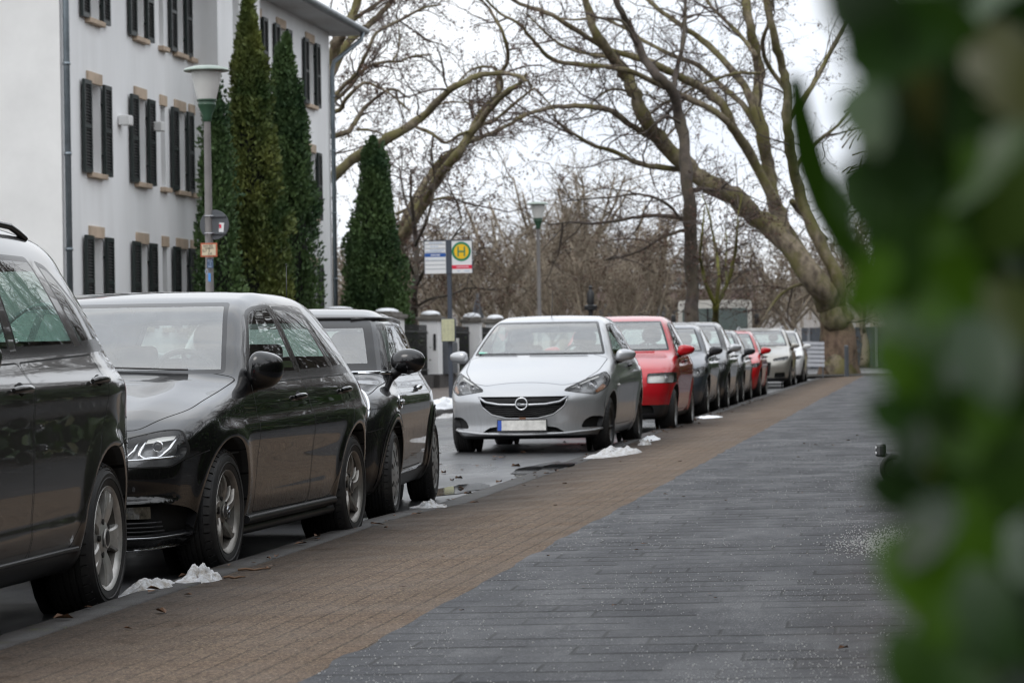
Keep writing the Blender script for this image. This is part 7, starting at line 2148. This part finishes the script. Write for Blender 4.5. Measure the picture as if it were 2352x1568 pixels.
def far_wood():
    """the wooded slope that closes the view: one mass of bare trees on rising ground"""
    r_ = np.random.default_rng(77)
    zt = lambda x, y: max(0, (y - 170) * .012) + 1.5 * mnoise.noise((x * .02, y * .02, 0))
    prof = lambda px: np.interp(px, [300, 780, 950, 1100, 1250, 1350, 1450, 1550, 1650, 1750, 1850, 2000, 2500], [560, 600, 590, 560, 500, 470, 500, 570, 610, 620, 600, 560, 520])
    n = 800; P, R0, Vl = [], [], []
    for _ in range(n):
        px = r_.uniform(500, 2500) if r_.random() < .72 else r_.uniform(2500, 4600); d = r_.uniform(235, 330)
        q = at(px, 800, d); H = (at(px, float(prof(px)), d).z) * r_.uniform(.72, 1.05)
        tr = np.array([[q.x, q.y, -1], [q.x + r_.normal() * .3, q.y, H * .4], [q.x + r_.normal() * .5, q.y, H * .8]])
        P.append(smooth_line(tr, 5))
    P = np.stack(P); v0, f0 = tubes(P, np.full(n, .22), np.full(n, .07), 4)
    Q, R = grow([P], .75, (2.0, 4.5), .07, .8, .25, m=4, tmin=.2, rng_=r_)
    v1, f1 = tubes(Q, R, R * .4, 3)
    S, R2 = grow([Q], 1.1, (1.0, 2.6), .04, .7, .1, m=4, rng_=r_, cap=38000)
    v2, f2 = tubes(S, R2, R2 * .4, 3)
    V = np.concatenate([v0, v1, v2]); F = np.concatenate([f0, f1 + len(v0), f2 + len(v0) + len(v1)])
    t = NT('hazy far wood'); co = t.coord()
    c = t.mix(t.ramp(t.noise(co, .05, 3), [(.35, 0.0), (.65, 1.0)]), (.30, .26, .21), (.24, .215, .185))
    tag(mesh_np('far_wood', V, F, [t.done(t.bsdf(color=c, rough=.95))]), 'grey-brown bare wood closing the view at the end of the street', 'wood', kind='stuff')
    xs = np.linspace(-160, 90, 60); V = []
    for d, k in ((200, 0.0), (260, .30), (330, .62), (420, .86)):
        for x in xs:
            px = 2117 + x / d * FPX
            top = H_EYE + (798 - float(np.interp(px, [300, 900, 1200, 1350, 1500, 1700, 1850, 2500], [640, 640, 600, 580, 610, 628, 620, 600]))) * 420 / FPX
            V.append((x * d / 200, d, k * top * (1 + .10 * mnoise.noise((x * .06, d * .05, 2))) + 0))
    k = len(xs)
    t = NT('far slope'); co = t.coord()
    c = t.mix(t.ramp(t.noise(t.mapping(co, sc=(1, .2, 1.6)), .22, 6, .75), [(.3, 0.0), (.7, 1.0)]), (.15, .135, .12), (.22, .205, .195))
    o = mesh_np('hill', V, [(j * k + i, j * k + i + 1, (j + 1) * k + i + 1, (j + 1) * k + i) for j in range(3) for i in range(k - 1)], [t.done(t.bsdf(color=c, rough=1.0))]); o['kind'] = 'structure'

# ---------------------------------------------------------------- columnar evergreens
M['ever_y'] = m_leafy('yellow-green conifer sprays', (.036, .072, .018), (.15, .175, .042), .6, 1.1)
M['ever_d'] = m_leafy('dark conifer sprays', (.028, .066, .024), (.095, .155, .05), .6, 1.1)
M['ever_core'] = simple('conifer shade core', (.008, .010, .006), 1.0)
def conifer(label, px, d, ytop, wpx, mat, seed, n=21000):
    r_ = np.random.default_rng(seed)
    b = at(px, 800, d); H = at(px, ytop, d).z; W = wpx * .61 * d / FPX
    root = thing('columnar_conifer', label, 'tree', (b.x, b.y, .15), 0, 'columnar conifers beside the white house')
    g = G(); g.tube([(0, 0, 0), (0, 0, H * .9)], [.12, .02], 8); g.obj('trunk', [M['bark_dark']], root, smooth=True)
    prof = pchip([(0, .55), (.08, .85), (.22, 1.0), (.45, .85), (.67, .58), (.83, .33), (.94, .13), (1.0, .02)])
    # plumes: upright lobes that break the outline
    npl = 90; pz = r_.random(npl) ** 1.1 * .92; pa = r_.uniform(0, 6.28, npl)
    pr = prof(pz) * W * r_.uniform(.56, 1.08, npl)
    pc = np.stack([np.cos(pa) * pr, np.sin(pa) * pr, pz * H], 1); ps = r_.uniform(.12, .34, npl) * (.5 + .5 * prof(pz)); ph = r_.uniform(.35, 1.0, npl)
    k = r_.integers(0, npl, n); u = r_.normal(size=(n, 3)); u /= np.linalg.norm(u, axis=1)[:, None]
    rad = r_.random(n)[:, None] ** .33
    tz = u[:, 2:3] * rad
    P = pc[k] + u * rad * np.stack([ps[k], ps[k], ph[k]], 1) * np.stack([1 - .45 * tz[:, 0], 1 - .45 * tz[:, 0], np.ones(n)], 1)
    # a share fills the column itself
    m = n // 5; zz = r_.random(m) ** 1.05 * .99; aa = r_.uniform(0, 6.28, m); rr = prof(zz) * W * (.55 + .33 * r_.random(m))
    Q = np.stack([np.cos(aa) * rr, np.sin(aa) * rr, zz * H], 1)
    q_ = n // 9; zq = r_.random(q_) * .97; aq = r_.uniform(0, 6.28, q_); rq = prof(zq) * W * r_.uniform(.9, 1.13, q_)
    P = np.concatenate([P, Q, np.stack([np.cos(aq) * rq, np.sin(aq) * rq, zq * H + .1], 1)]); P = P[P[:, 2] > .1]
    out = P.copy(); out[:, 2] = 0; out /= np.linalg.norm(out, axis=1)[:, None] + .05
    V, F = leaf_cards(P, .095, .42, out * .55 + np.array([0, 0, .75]))
    mesh_np('crown', V, F, [mat], root, smooth=False)
    g = G(); zs_ = np.linspace(.02, .95, 14); g.tube([(0, 0, z * H) for z in zs_], [max(.02, float(prof(z)) * W * .62) for z in zs_], 12); g.obj('shade_core', [M['ever_core']], root, smooth=True)  # solid near-black core stands in for the shade inside the crown

# ---------------------------------------------------------------- the hedge beside the lens
def hedge():
    r_ = np.random.default_rng(21)
    root = thing('hedge', 'out-of-focus dark green laurel hedge filling the right edge', 'hedge', (0.5, 1.5, .0))
    Tm = Matrix.Translation((-.5, -1.5, 0))
    def leaf_mesh(C, Nn, L, wd, A):
        """laurel leaves: centre, facing normal, length, width, in-plane angle"""
        V, F = [], []
        for c, n, l, w, a in zip(C, Nn, L, wd, A):
            n = Vector(n).normalized(); x = n.orthogonal().normalized(); y = n.cross(x)
            e = x * math.cos(a) + y * math.sin(a); s = n.cross(e)
            b = len(V)
            for t in np.linspace(-.5, .5, 7):
                ww = w * .5 * max(.03, (1 - (2 * t) ** 2) ** .65) * (1 - .25 * t)
                mid = Vector(c) + e * (t * l) - n * (l * .28 * t * t)
                V += [mid - s * ww + n * ww * .22, mid, mid + s * ww + n * ww * .22]
            for i in range(6):
                for j in (0, 1): F.append((b + 3 * i + j, b + 3 * i + j + 1, b + 3 * i + j + 4, b + 3 * i + j + 3))
        return [tuple(v) for v in V], F
    # leaves close to the lens, chosen one by one: px, py, distance, length, tilt up (deg), turn, in-plane angle
    sel = [(1985, 262, 1.95, .074, 34, -14, 1.0), (2060, 330, 2.0, .07, 16, 8, 2.4), (1990, 652, 1.9, .062, -12, 20, .2), (2035, 735, 2.0, .05, 10, 10, 1.2), (2095, 500, 2.0, .085, 4, -20, 1.9), (2060, 110, 1.9, .085, -14, 10, 2.6),
           (2190, 330, 2.05, .08, 10, 22, .8), (2250, 820, 1.95, .088, 33, 6, 1.0), (2345, 720, 2.0, .075, 0, -8, 1.7), (2125, 1215, 1.85, .066, 32, -4, .2), (2085, 1040, 1.95, .052, 5, -12, .5), (2060, 850, 1.95, .06, -6, 24, 1.5),
           (2130, 960, 2.0, .09, -10, -6, 1.2), (2110, 1330, 1.85, .085, -8, 14, 1.5), (2270, 1420, 1.8, .08, 8, 2, 1.1), (2170, 1480, 1.85, .08, -4, -16, .6), (2310, 1100, 2.0, .09, -16, 0, .4), (2085, 700, 2.0, .08, 12, 10, 2.2),
           (2180, 640, 2.05, .09, -18, 12, 1.4), (2300, 170, 2.0, .09, 12, -16, 1.3), (2065, 960, 1.95, .06, -12, 10, 1.9), (2080, 1130, 1.95, .07, -16, 10, 2.0), (2230, 1240, 2.0, .085, -12, 18, .9), (2000, 30, 1.9, .09, -10, -16, 1.3),
           (2020, 480, 1.98, .085, -10, 8, 1.7), (2120, 400, 2.02, .09, -16, -8, .7), (2230, 1000, 2.0, .09, 6, 14, 2.1), (2330, 480, 2.0, .09, -14, 4, .3), (2090, 820, 1.97, .085, 8, -18, 1.3), (2140, 60, 2.0, .09, -20, 14, 2.0), (2090, 1540, 1.85, .07, -6, 0, 1.1), (2065, 225, 1.98, .10, -14, 6, .9), (2025, 120, 1.98, .10, -14, 4, 1.2), (2020, 40, 1.98, .10, -10, -6, 1.9), (2045, 330, 1.98, .08, -8, 6, 1.4), (2045, 420, 1.98, .09, -12, -8, 2.2), (2085, 150, 1.98, .10, -8, 10, 1.6), (2050, 575, 1.98, .09, -16, 4, 1.0), (2160, 240, 2.0, .10, -18, 0, 2.0), (2090, 300, 2.0, .10, -20, 0, .3), (2200, 1560, 1.8, .07, 5, 8, .4)]
    C, Nn, L, W, A = [], [], [], [], []
    for px, py, d, l, up, turn, a in sel:
        d *= .60; l *= .54; px += 4
        C.append(at(px, py, d)); u, t_ = RAD(up), RAD(turn)
        Nn.append((math.sin(t_) * math.cos(u), -math.cos(t_) * math.cos(u), math.sin(u))); L.append(l); W.append(l * .55); A.append(a)
    # one leaf seen on edge, curling out towards the street
    V, F = leaf_mesh(C, Nn, L, W, A)
    b = len(V); pts = [at(x, y, 1.9) for x, y in ((1826, 178), (1838, 270), (1862, 380), (1898, 480), (1945, 575), (1990, 640))]
    for i, p in enumerate(pts):
        w = .009 + .012 * math.sin(PI * i / 5)
        V += [tuple(p + Vector((-w * .5, -.004, 0))), tuple(p + Vector((0, w * .6, .002))), tuple(p + Vector((w * .5, w * 1.2, .0)))]
    F += [(b + 3 * i + j, b + 3 * i + j + 1, b + 3 * i + j + 4, b + 3 * i + j + 3) for i in range(5) for j in (0, 1)]
    # the body of the hedge: its end towards the lens and its long side along the pavement
    n = 3200
    C = np.stack([r_.uniform(.0, .55, n), 1.28 + 1.3 * r_.random(n) ** 1.4, r_.uniform(.1, 2.2, n)], 1); C[:, 0] += .008
    nv = 900; C = np.concatenate([C, np.stack([.006 + .16 * r_.random(nv) ** .8, r_.uniform(1.35, 2.3, nv), r_.uniform(.80, 1.45, nv)], 1)])
    n2 = 7500; y = 2.1 + 95 * r_.random(n2) ** 1.9
    C2 = np.stack([.05 + np.abs(r_.normal(0, .05, n2)), y, r_.uniform(.05, 2.25, n2)], 1)
    n3 = 2400; C3 = np.stack([r_.uniform(.05, .95, n3), 2.1 + 45 * r_.random(n3) ** 1.5, 2.2 + r_.normal(0, .05, n3)], 1)
    for cc, base, ls in ((C, (0, -1, .2), (.045, .075)), (C2, (-1, -.2, .35), (.07, .12)), (C3, (0, 0, 1), (.08, .14))):
        nn = r_.normal(size=(len(cc), 3)) * .75 + np.array(base)
        l = r_.uniform(*ls, len(cc)) * (1 + np.clip((cc[:, 1] - 4) * .05, 0, 1.2))
        v, f = leaf_mesh(cc, nn, l, l * .52, r_.uniform(0, 6.28, len(cc)))
        F += [tuple(i + len(V) for i in q) for q in f]; V += v
    t = NT('glossy laurel leaf'); co = t.coord()
    ob = t.n('NewGeometry').outputs['Random Per Island']
    c = t.ramp(ob, [(0.0, (.006, .015, .004)), (.45, (.014, .042, .005)), (.78, (.028, .066, .006)), (.9, (.050, .058, .008)), (1.0, (.06, .055, .010))])
    lf = t.bsdf(color=c, rough=.36, spec=.36)
    tl = t.n('BsdfTranslucent', ins={'Color': (.05, .13, .01, 1)})
    m2 = t.n('MixShader', ins={0: .14}); t.l(lf.outputs[0], m2.inputs[1]); t.l(tl.outputs[0], m2.inputs[2]); t.l(m2.outputs[0], t.out.inputs[0])
    fresh = {2, 4, 6, 11, 13, 15, 17, 18, 22, 26}
    t2 = NT('fresh green leaf'); lf2 = t2.bsdf(color=(.045, .105, .006), rough=.4, spec=.35)
    tl2 = t2.n('BsdfTranslucent', ins={'Color': (.09, .20, .01, 1)}); m3 = t2.n('MixShader', ins={0: .25}); t2.l(lf2.outputs[0], m3.inputs[1]); t2.l(tl2.outputs[0], m3.inputs[2]); t2.l(m3.outputs[0], t2.out.inputs[0])
    fm = [1 if i // 12 in fresh and i < 12 * len(sel) else 0 for i in range(len(F))]
    o = mesh_np('foliage', V, F, [t.m, t2.m], root, fm=fm); o.data.transform(Tm)
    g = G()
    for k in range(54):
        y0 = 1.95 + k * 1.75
        g.ball((.62, y0 + .9, 1.08), (.50, 1.25, 1.22), 0, 10, 8)  # dark lumps added inside the hedge to block light
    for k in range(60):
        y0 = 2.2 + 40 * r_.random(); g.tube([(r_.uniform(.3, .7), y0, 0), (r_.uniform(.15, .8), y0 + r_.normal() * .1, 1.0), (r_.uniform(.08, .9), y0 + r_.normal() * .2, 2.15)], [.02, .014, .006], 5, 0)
    b = g.obj('core_and_branches', [simple('dark hedge core and twigs', (.010, .011, .007), 1.0, var=.5, vs=9)], root, smooth=True); b.data.transform(Tm)

# ---------------------------------------------------------------- the unseen right side, present in the reflections
def right_side():
    for loc, rz, wm, lb in (((13, 6, 0), 0, 'plaster', 'white house with red roof beyond the hedge, mirrored in the car windows'), ((17, 150, 0), RAD(-88), 'plinth', 'unseen dark house added across the crossing to darken car reflections')):  # second house is added only as a dark mass for reflections
        root = thing('neighbour_house', lb, 'house', loc, rz)
        g = G(); g.box((5, 8, 3.4), (10, 30, 6.8), 0); g.obj('wall', [M[wm]], root)
        g = G(); g.add([(-.8, -8, 6.8), (10.8, -8, 6.8), (10.8, 24, 6.8), (-.8, 24, 6.8), (5, -2, 10.5), (5, 18, 10.5)], [(0, 1, 4), (1, 2, 5, 4), (2, 3, 5), (3, 0, 4, 5), (3, 2, 1, 0)], 0); g.obj('roof', [M['tile']], root)
        dk = simple('dark house window', (.04, .045, .05), .2)
        for y in range(-5, 23, 4):
            for z in (1.9, 4.9):
                g = G(); g.box((-.03, y, z), (.12, 1.3, 1.5), 0); g.obj('window', [dk], root)
        g = G()
        for z in (3.3, 6.5): g.box((-.6, 8, z), (1.2, 30, .18), 0)
        g.obj('balcony', [M['white_frame']], root)
    g, (v, f, lv) = proto_bare(11, 61, 0, rad=1.0)
    a = mesh_np('trunk', g.v, g.f, [M['bark_dark']]); b = mesh_np('crown', v, f, [M['twig']])
    for (x, y, s, lb) in ((5.2, 9, 1.0, 'nearest'), (5.6, 21, 1.1, 'second'), (5.0, 33, 1.0, 'third'), (5.4, 47, 1.1, 'fourth'), (4.8, 64, 1.1, 'fifth'), (3.2, 28, .9, 'sixth'), (3.4, 39, .95, 'seventh'), (3.0, 55, 1.0, 'eighth'), (3.6, 74, 1.1, 'ninth'), (3.0, 86, 1.1, 'tenth'), (8, 112, 1.1, 'first across the crossing'), (14, 120, 1.2, 'second across the crossing'), (20, 117, 1.1, 'third across the crossing'), (4.5, 127, 1.2, 'fourth across the crossing'), (11, 134, 1.2, 'fifth across the crossing'), (27, 125, 1.2, 'sixth across the crossing'), (-7, -14, 1.1, 'rear street-side'), (2.5, -10, 1.0, 'rear hedge-side'), (-13, -6, 1.0, 'rear house-side')):  # trees across the crossing and behind the lens are added for dark reflections
        r = thing('bare_tree', 'dark bare tree mirrored in the car bodies, %s from the lens' % lb, 'tree', (x, y, 0), y, 'bare trees beside and behind the lens')
        r.scale = (s, s, s)
        for p in (a, b): c = p.copy(); COL.objects.link(c); c.parent = r
    bpy.data.objects.remove(a); bpy.data.objects.remove(b)
    V, F = leaf_cards(np.stack([rng.uniform(-20, 14, 5000), rng.normal(-22, .5, 5000), rng.uniform(0, 4.5, 5000)], 1), .5)
    tag(mesh_np('rear_shrubbery', V, F, [M['ivy']], smooth=False), 'unseen evergreen shrubbery added behind the lens to darken reflections in car fronts', 'shrubs', kind='stuff')  # out of view, added so the car fronts mirror something dark
    V, F = leaf_cards(np.stack([rng.uniform(2.2, 5.0, 17000), rng.uniform(-4, 150, 17000), 4.6 * rng.random(17000) ** .75], 1), .48)
    tag(mesh_np('garden_shrubbery', V, F, [M['ivy']], smooth=False), 'unseen evergreen shrubs beyond the laurel hedge, extended to darken car reflections', 'shrubs', kind='stuff')  # out of view, made long and tall to darken the car flanks

if BUILD in ('all', 'trees'):
    plane_tree_big(); plane_tree_left(); dark_tree(); background_trees(); far_wood()
    conifer('short dark conifer at the left of the group beside the street lamp', 503, 60.5, 190, 90, M['ever_d'], 1, 15000)
    conifer('tallest yellow-green conifer in the middle of the group by the white house', 580, 64, -12, 138, M['ever_y'], 2, 44000)
    conifer('dark green conifer at the right of the group by the white house', 668, 67.5, 84, 126, M['ever_d'], 3, 40000)
    conifer('lone dark green conifer between the white house and the bus stop', 864, 78.3, 322, 120, M['ever_d'], 4, 34000)
if BUILD in ('all', 'hedge', 'cars'):
    hedge(); right_side()
# ---------------------------------------------------------------- overcast daylight
SUN_EL, SUN_AZ = RAD(48), RAD(200)
w = bpy.data.worlds.new('World'); scn.world = w; w.use_nodes = True
nt = w.node_tree; nt.nodes.clear()
out = nt.nodes.new('ShaderNodeOutputWorld'); bg = nt.nodes.new('ShaderNodeBackground')
sky = nt.nodes.new('ShaderNodeTexSky'); sky.sky_type = 'NISHITA'; sky.sun_disc = False
sky.sun_elevation = SUN_EL; sky.sun_rotation = SUN_AZ; sky.air_density = 1.6; sky.dust_density = 6.0; sky.ozone_density = 1.0
hsv = nt.nodes.new('ShaderNodeHueSaturation'); hsv.inputs['Saturation'].default_value = .18
nt.links.new(sky.outputs[0], hsv.inputs['Color'])
tc = nt.nodes.new('ShaderNodeTexCoord')
nz = nt.nodes.new('ShaderNodeTexNoise'); nz.inputs['Scale'].default_value = 2.6; nz.inputs['Detail'].default_value = 5
mp = nt.nodes.new('ShaderNodeMapping'); mp.inputs['Scale'].default_value = (1, 1, 3.0)
nt.links.new(tc.outputs['Generated'], mp.inputs[0]); nt.links.new(mp.outputs[0], nz.inputs['Vector'])
cr = nt.nodes.new('ShaderNodeValToRGB'); cr.color_ramp.elements[0].position = .35; cr.color_ramp.elements[0].color = (9.3, 9.9, 10.8, 1); cr.color_ramp.elements[1].position = .65; cr.color_ramp.elements[1].color = (12.2, 12.4, 12.6, 1)
nt.links.new(nz.outputs['Fac'], cr.inputs[0])
# the cloud layer grows brighter towards the zenith
sp = nt.nodes.new('ShaderNodeSeparateXYZ'); nt.links.new(tc.outputs['Generated'], sp.inputs[0])
mr = nt.nodes.new('ShaderNodeMapRange'); mr.inputs['From Min'].default_value = 0; mr.inputs['From Max'].default_value = 1; mr.inputs['To Min'].default_value = .92; mr.inputs['To Max'].default_value = 1.35
nt.links.new(sp.outputs[2], mr.inputs['Value'])
vm = nt.nodes.new('ShaderNodeVectorMath'); vm.operation = 'SCALE'; nt.links.new(cr.outputs[0], vm.inputs[0]); nt.links.new(mr.outputs[0], vm.inputs['Scale'])
mx = nt.nodes.new('ShaderNodeMix'); mx.data_type = 'RGBA'; mx.inputs[0].default_value = .86
nt.links.new(hsv.outputs[0], mx.inputs[6]); nt.links.new(vm.outputs[0], mx.inputs[7])
nt.links.new(mx.outputs[2], bg.inputs['Color']); bg.inputs['Strength'].default_value = .122
nt.links.new(bg.outputs[0], out.inputs[0])
sun_d = bpy.data.lights.new('sun', 'SUN'); sun_d.energy = .6; sun_d.angle = RAD(25); sun_d.color = (1.0, .96, .92)
sun = bpy.data.objects.new('sun', sun_d); COL.objects.link(sun)
d = Vector((math.sin(SUN_AZ) * math.cos(SUN_EL), math.cos(SUN_AZ) * math.cos(SUN_EL), math.sin(SUN_EL)))
sun.rotation_euler = d.to_track_quat('Z', 'Y').to_euler(); sun.location = (0, 0, 30)
vs = scn.view_settings; vs.view_transform = 'Standard'; vs.look = 'None'; vs.exposure = 0; vs.gamma = 1
scn.render.engine = 'CYCLES'
cy = scn.cycles
cy.use_denoising = True
cy.filter_width = 1.15
cy.use_adaptive_sampling = False
try: cy.denoiser = 'OPENIMAGEDENOISE'
except Exception: pass
cy.max_bounces = 8; cy.transparent_max_bounces = 24; cy.glossy_bounces = 4; cy.diffuse_bounces = 3; cy.transmission_bounces = 4
cy.sample_clamp_indirect = 2.5; cy.caustics_reflective = False; cy.caustics_refractive = False
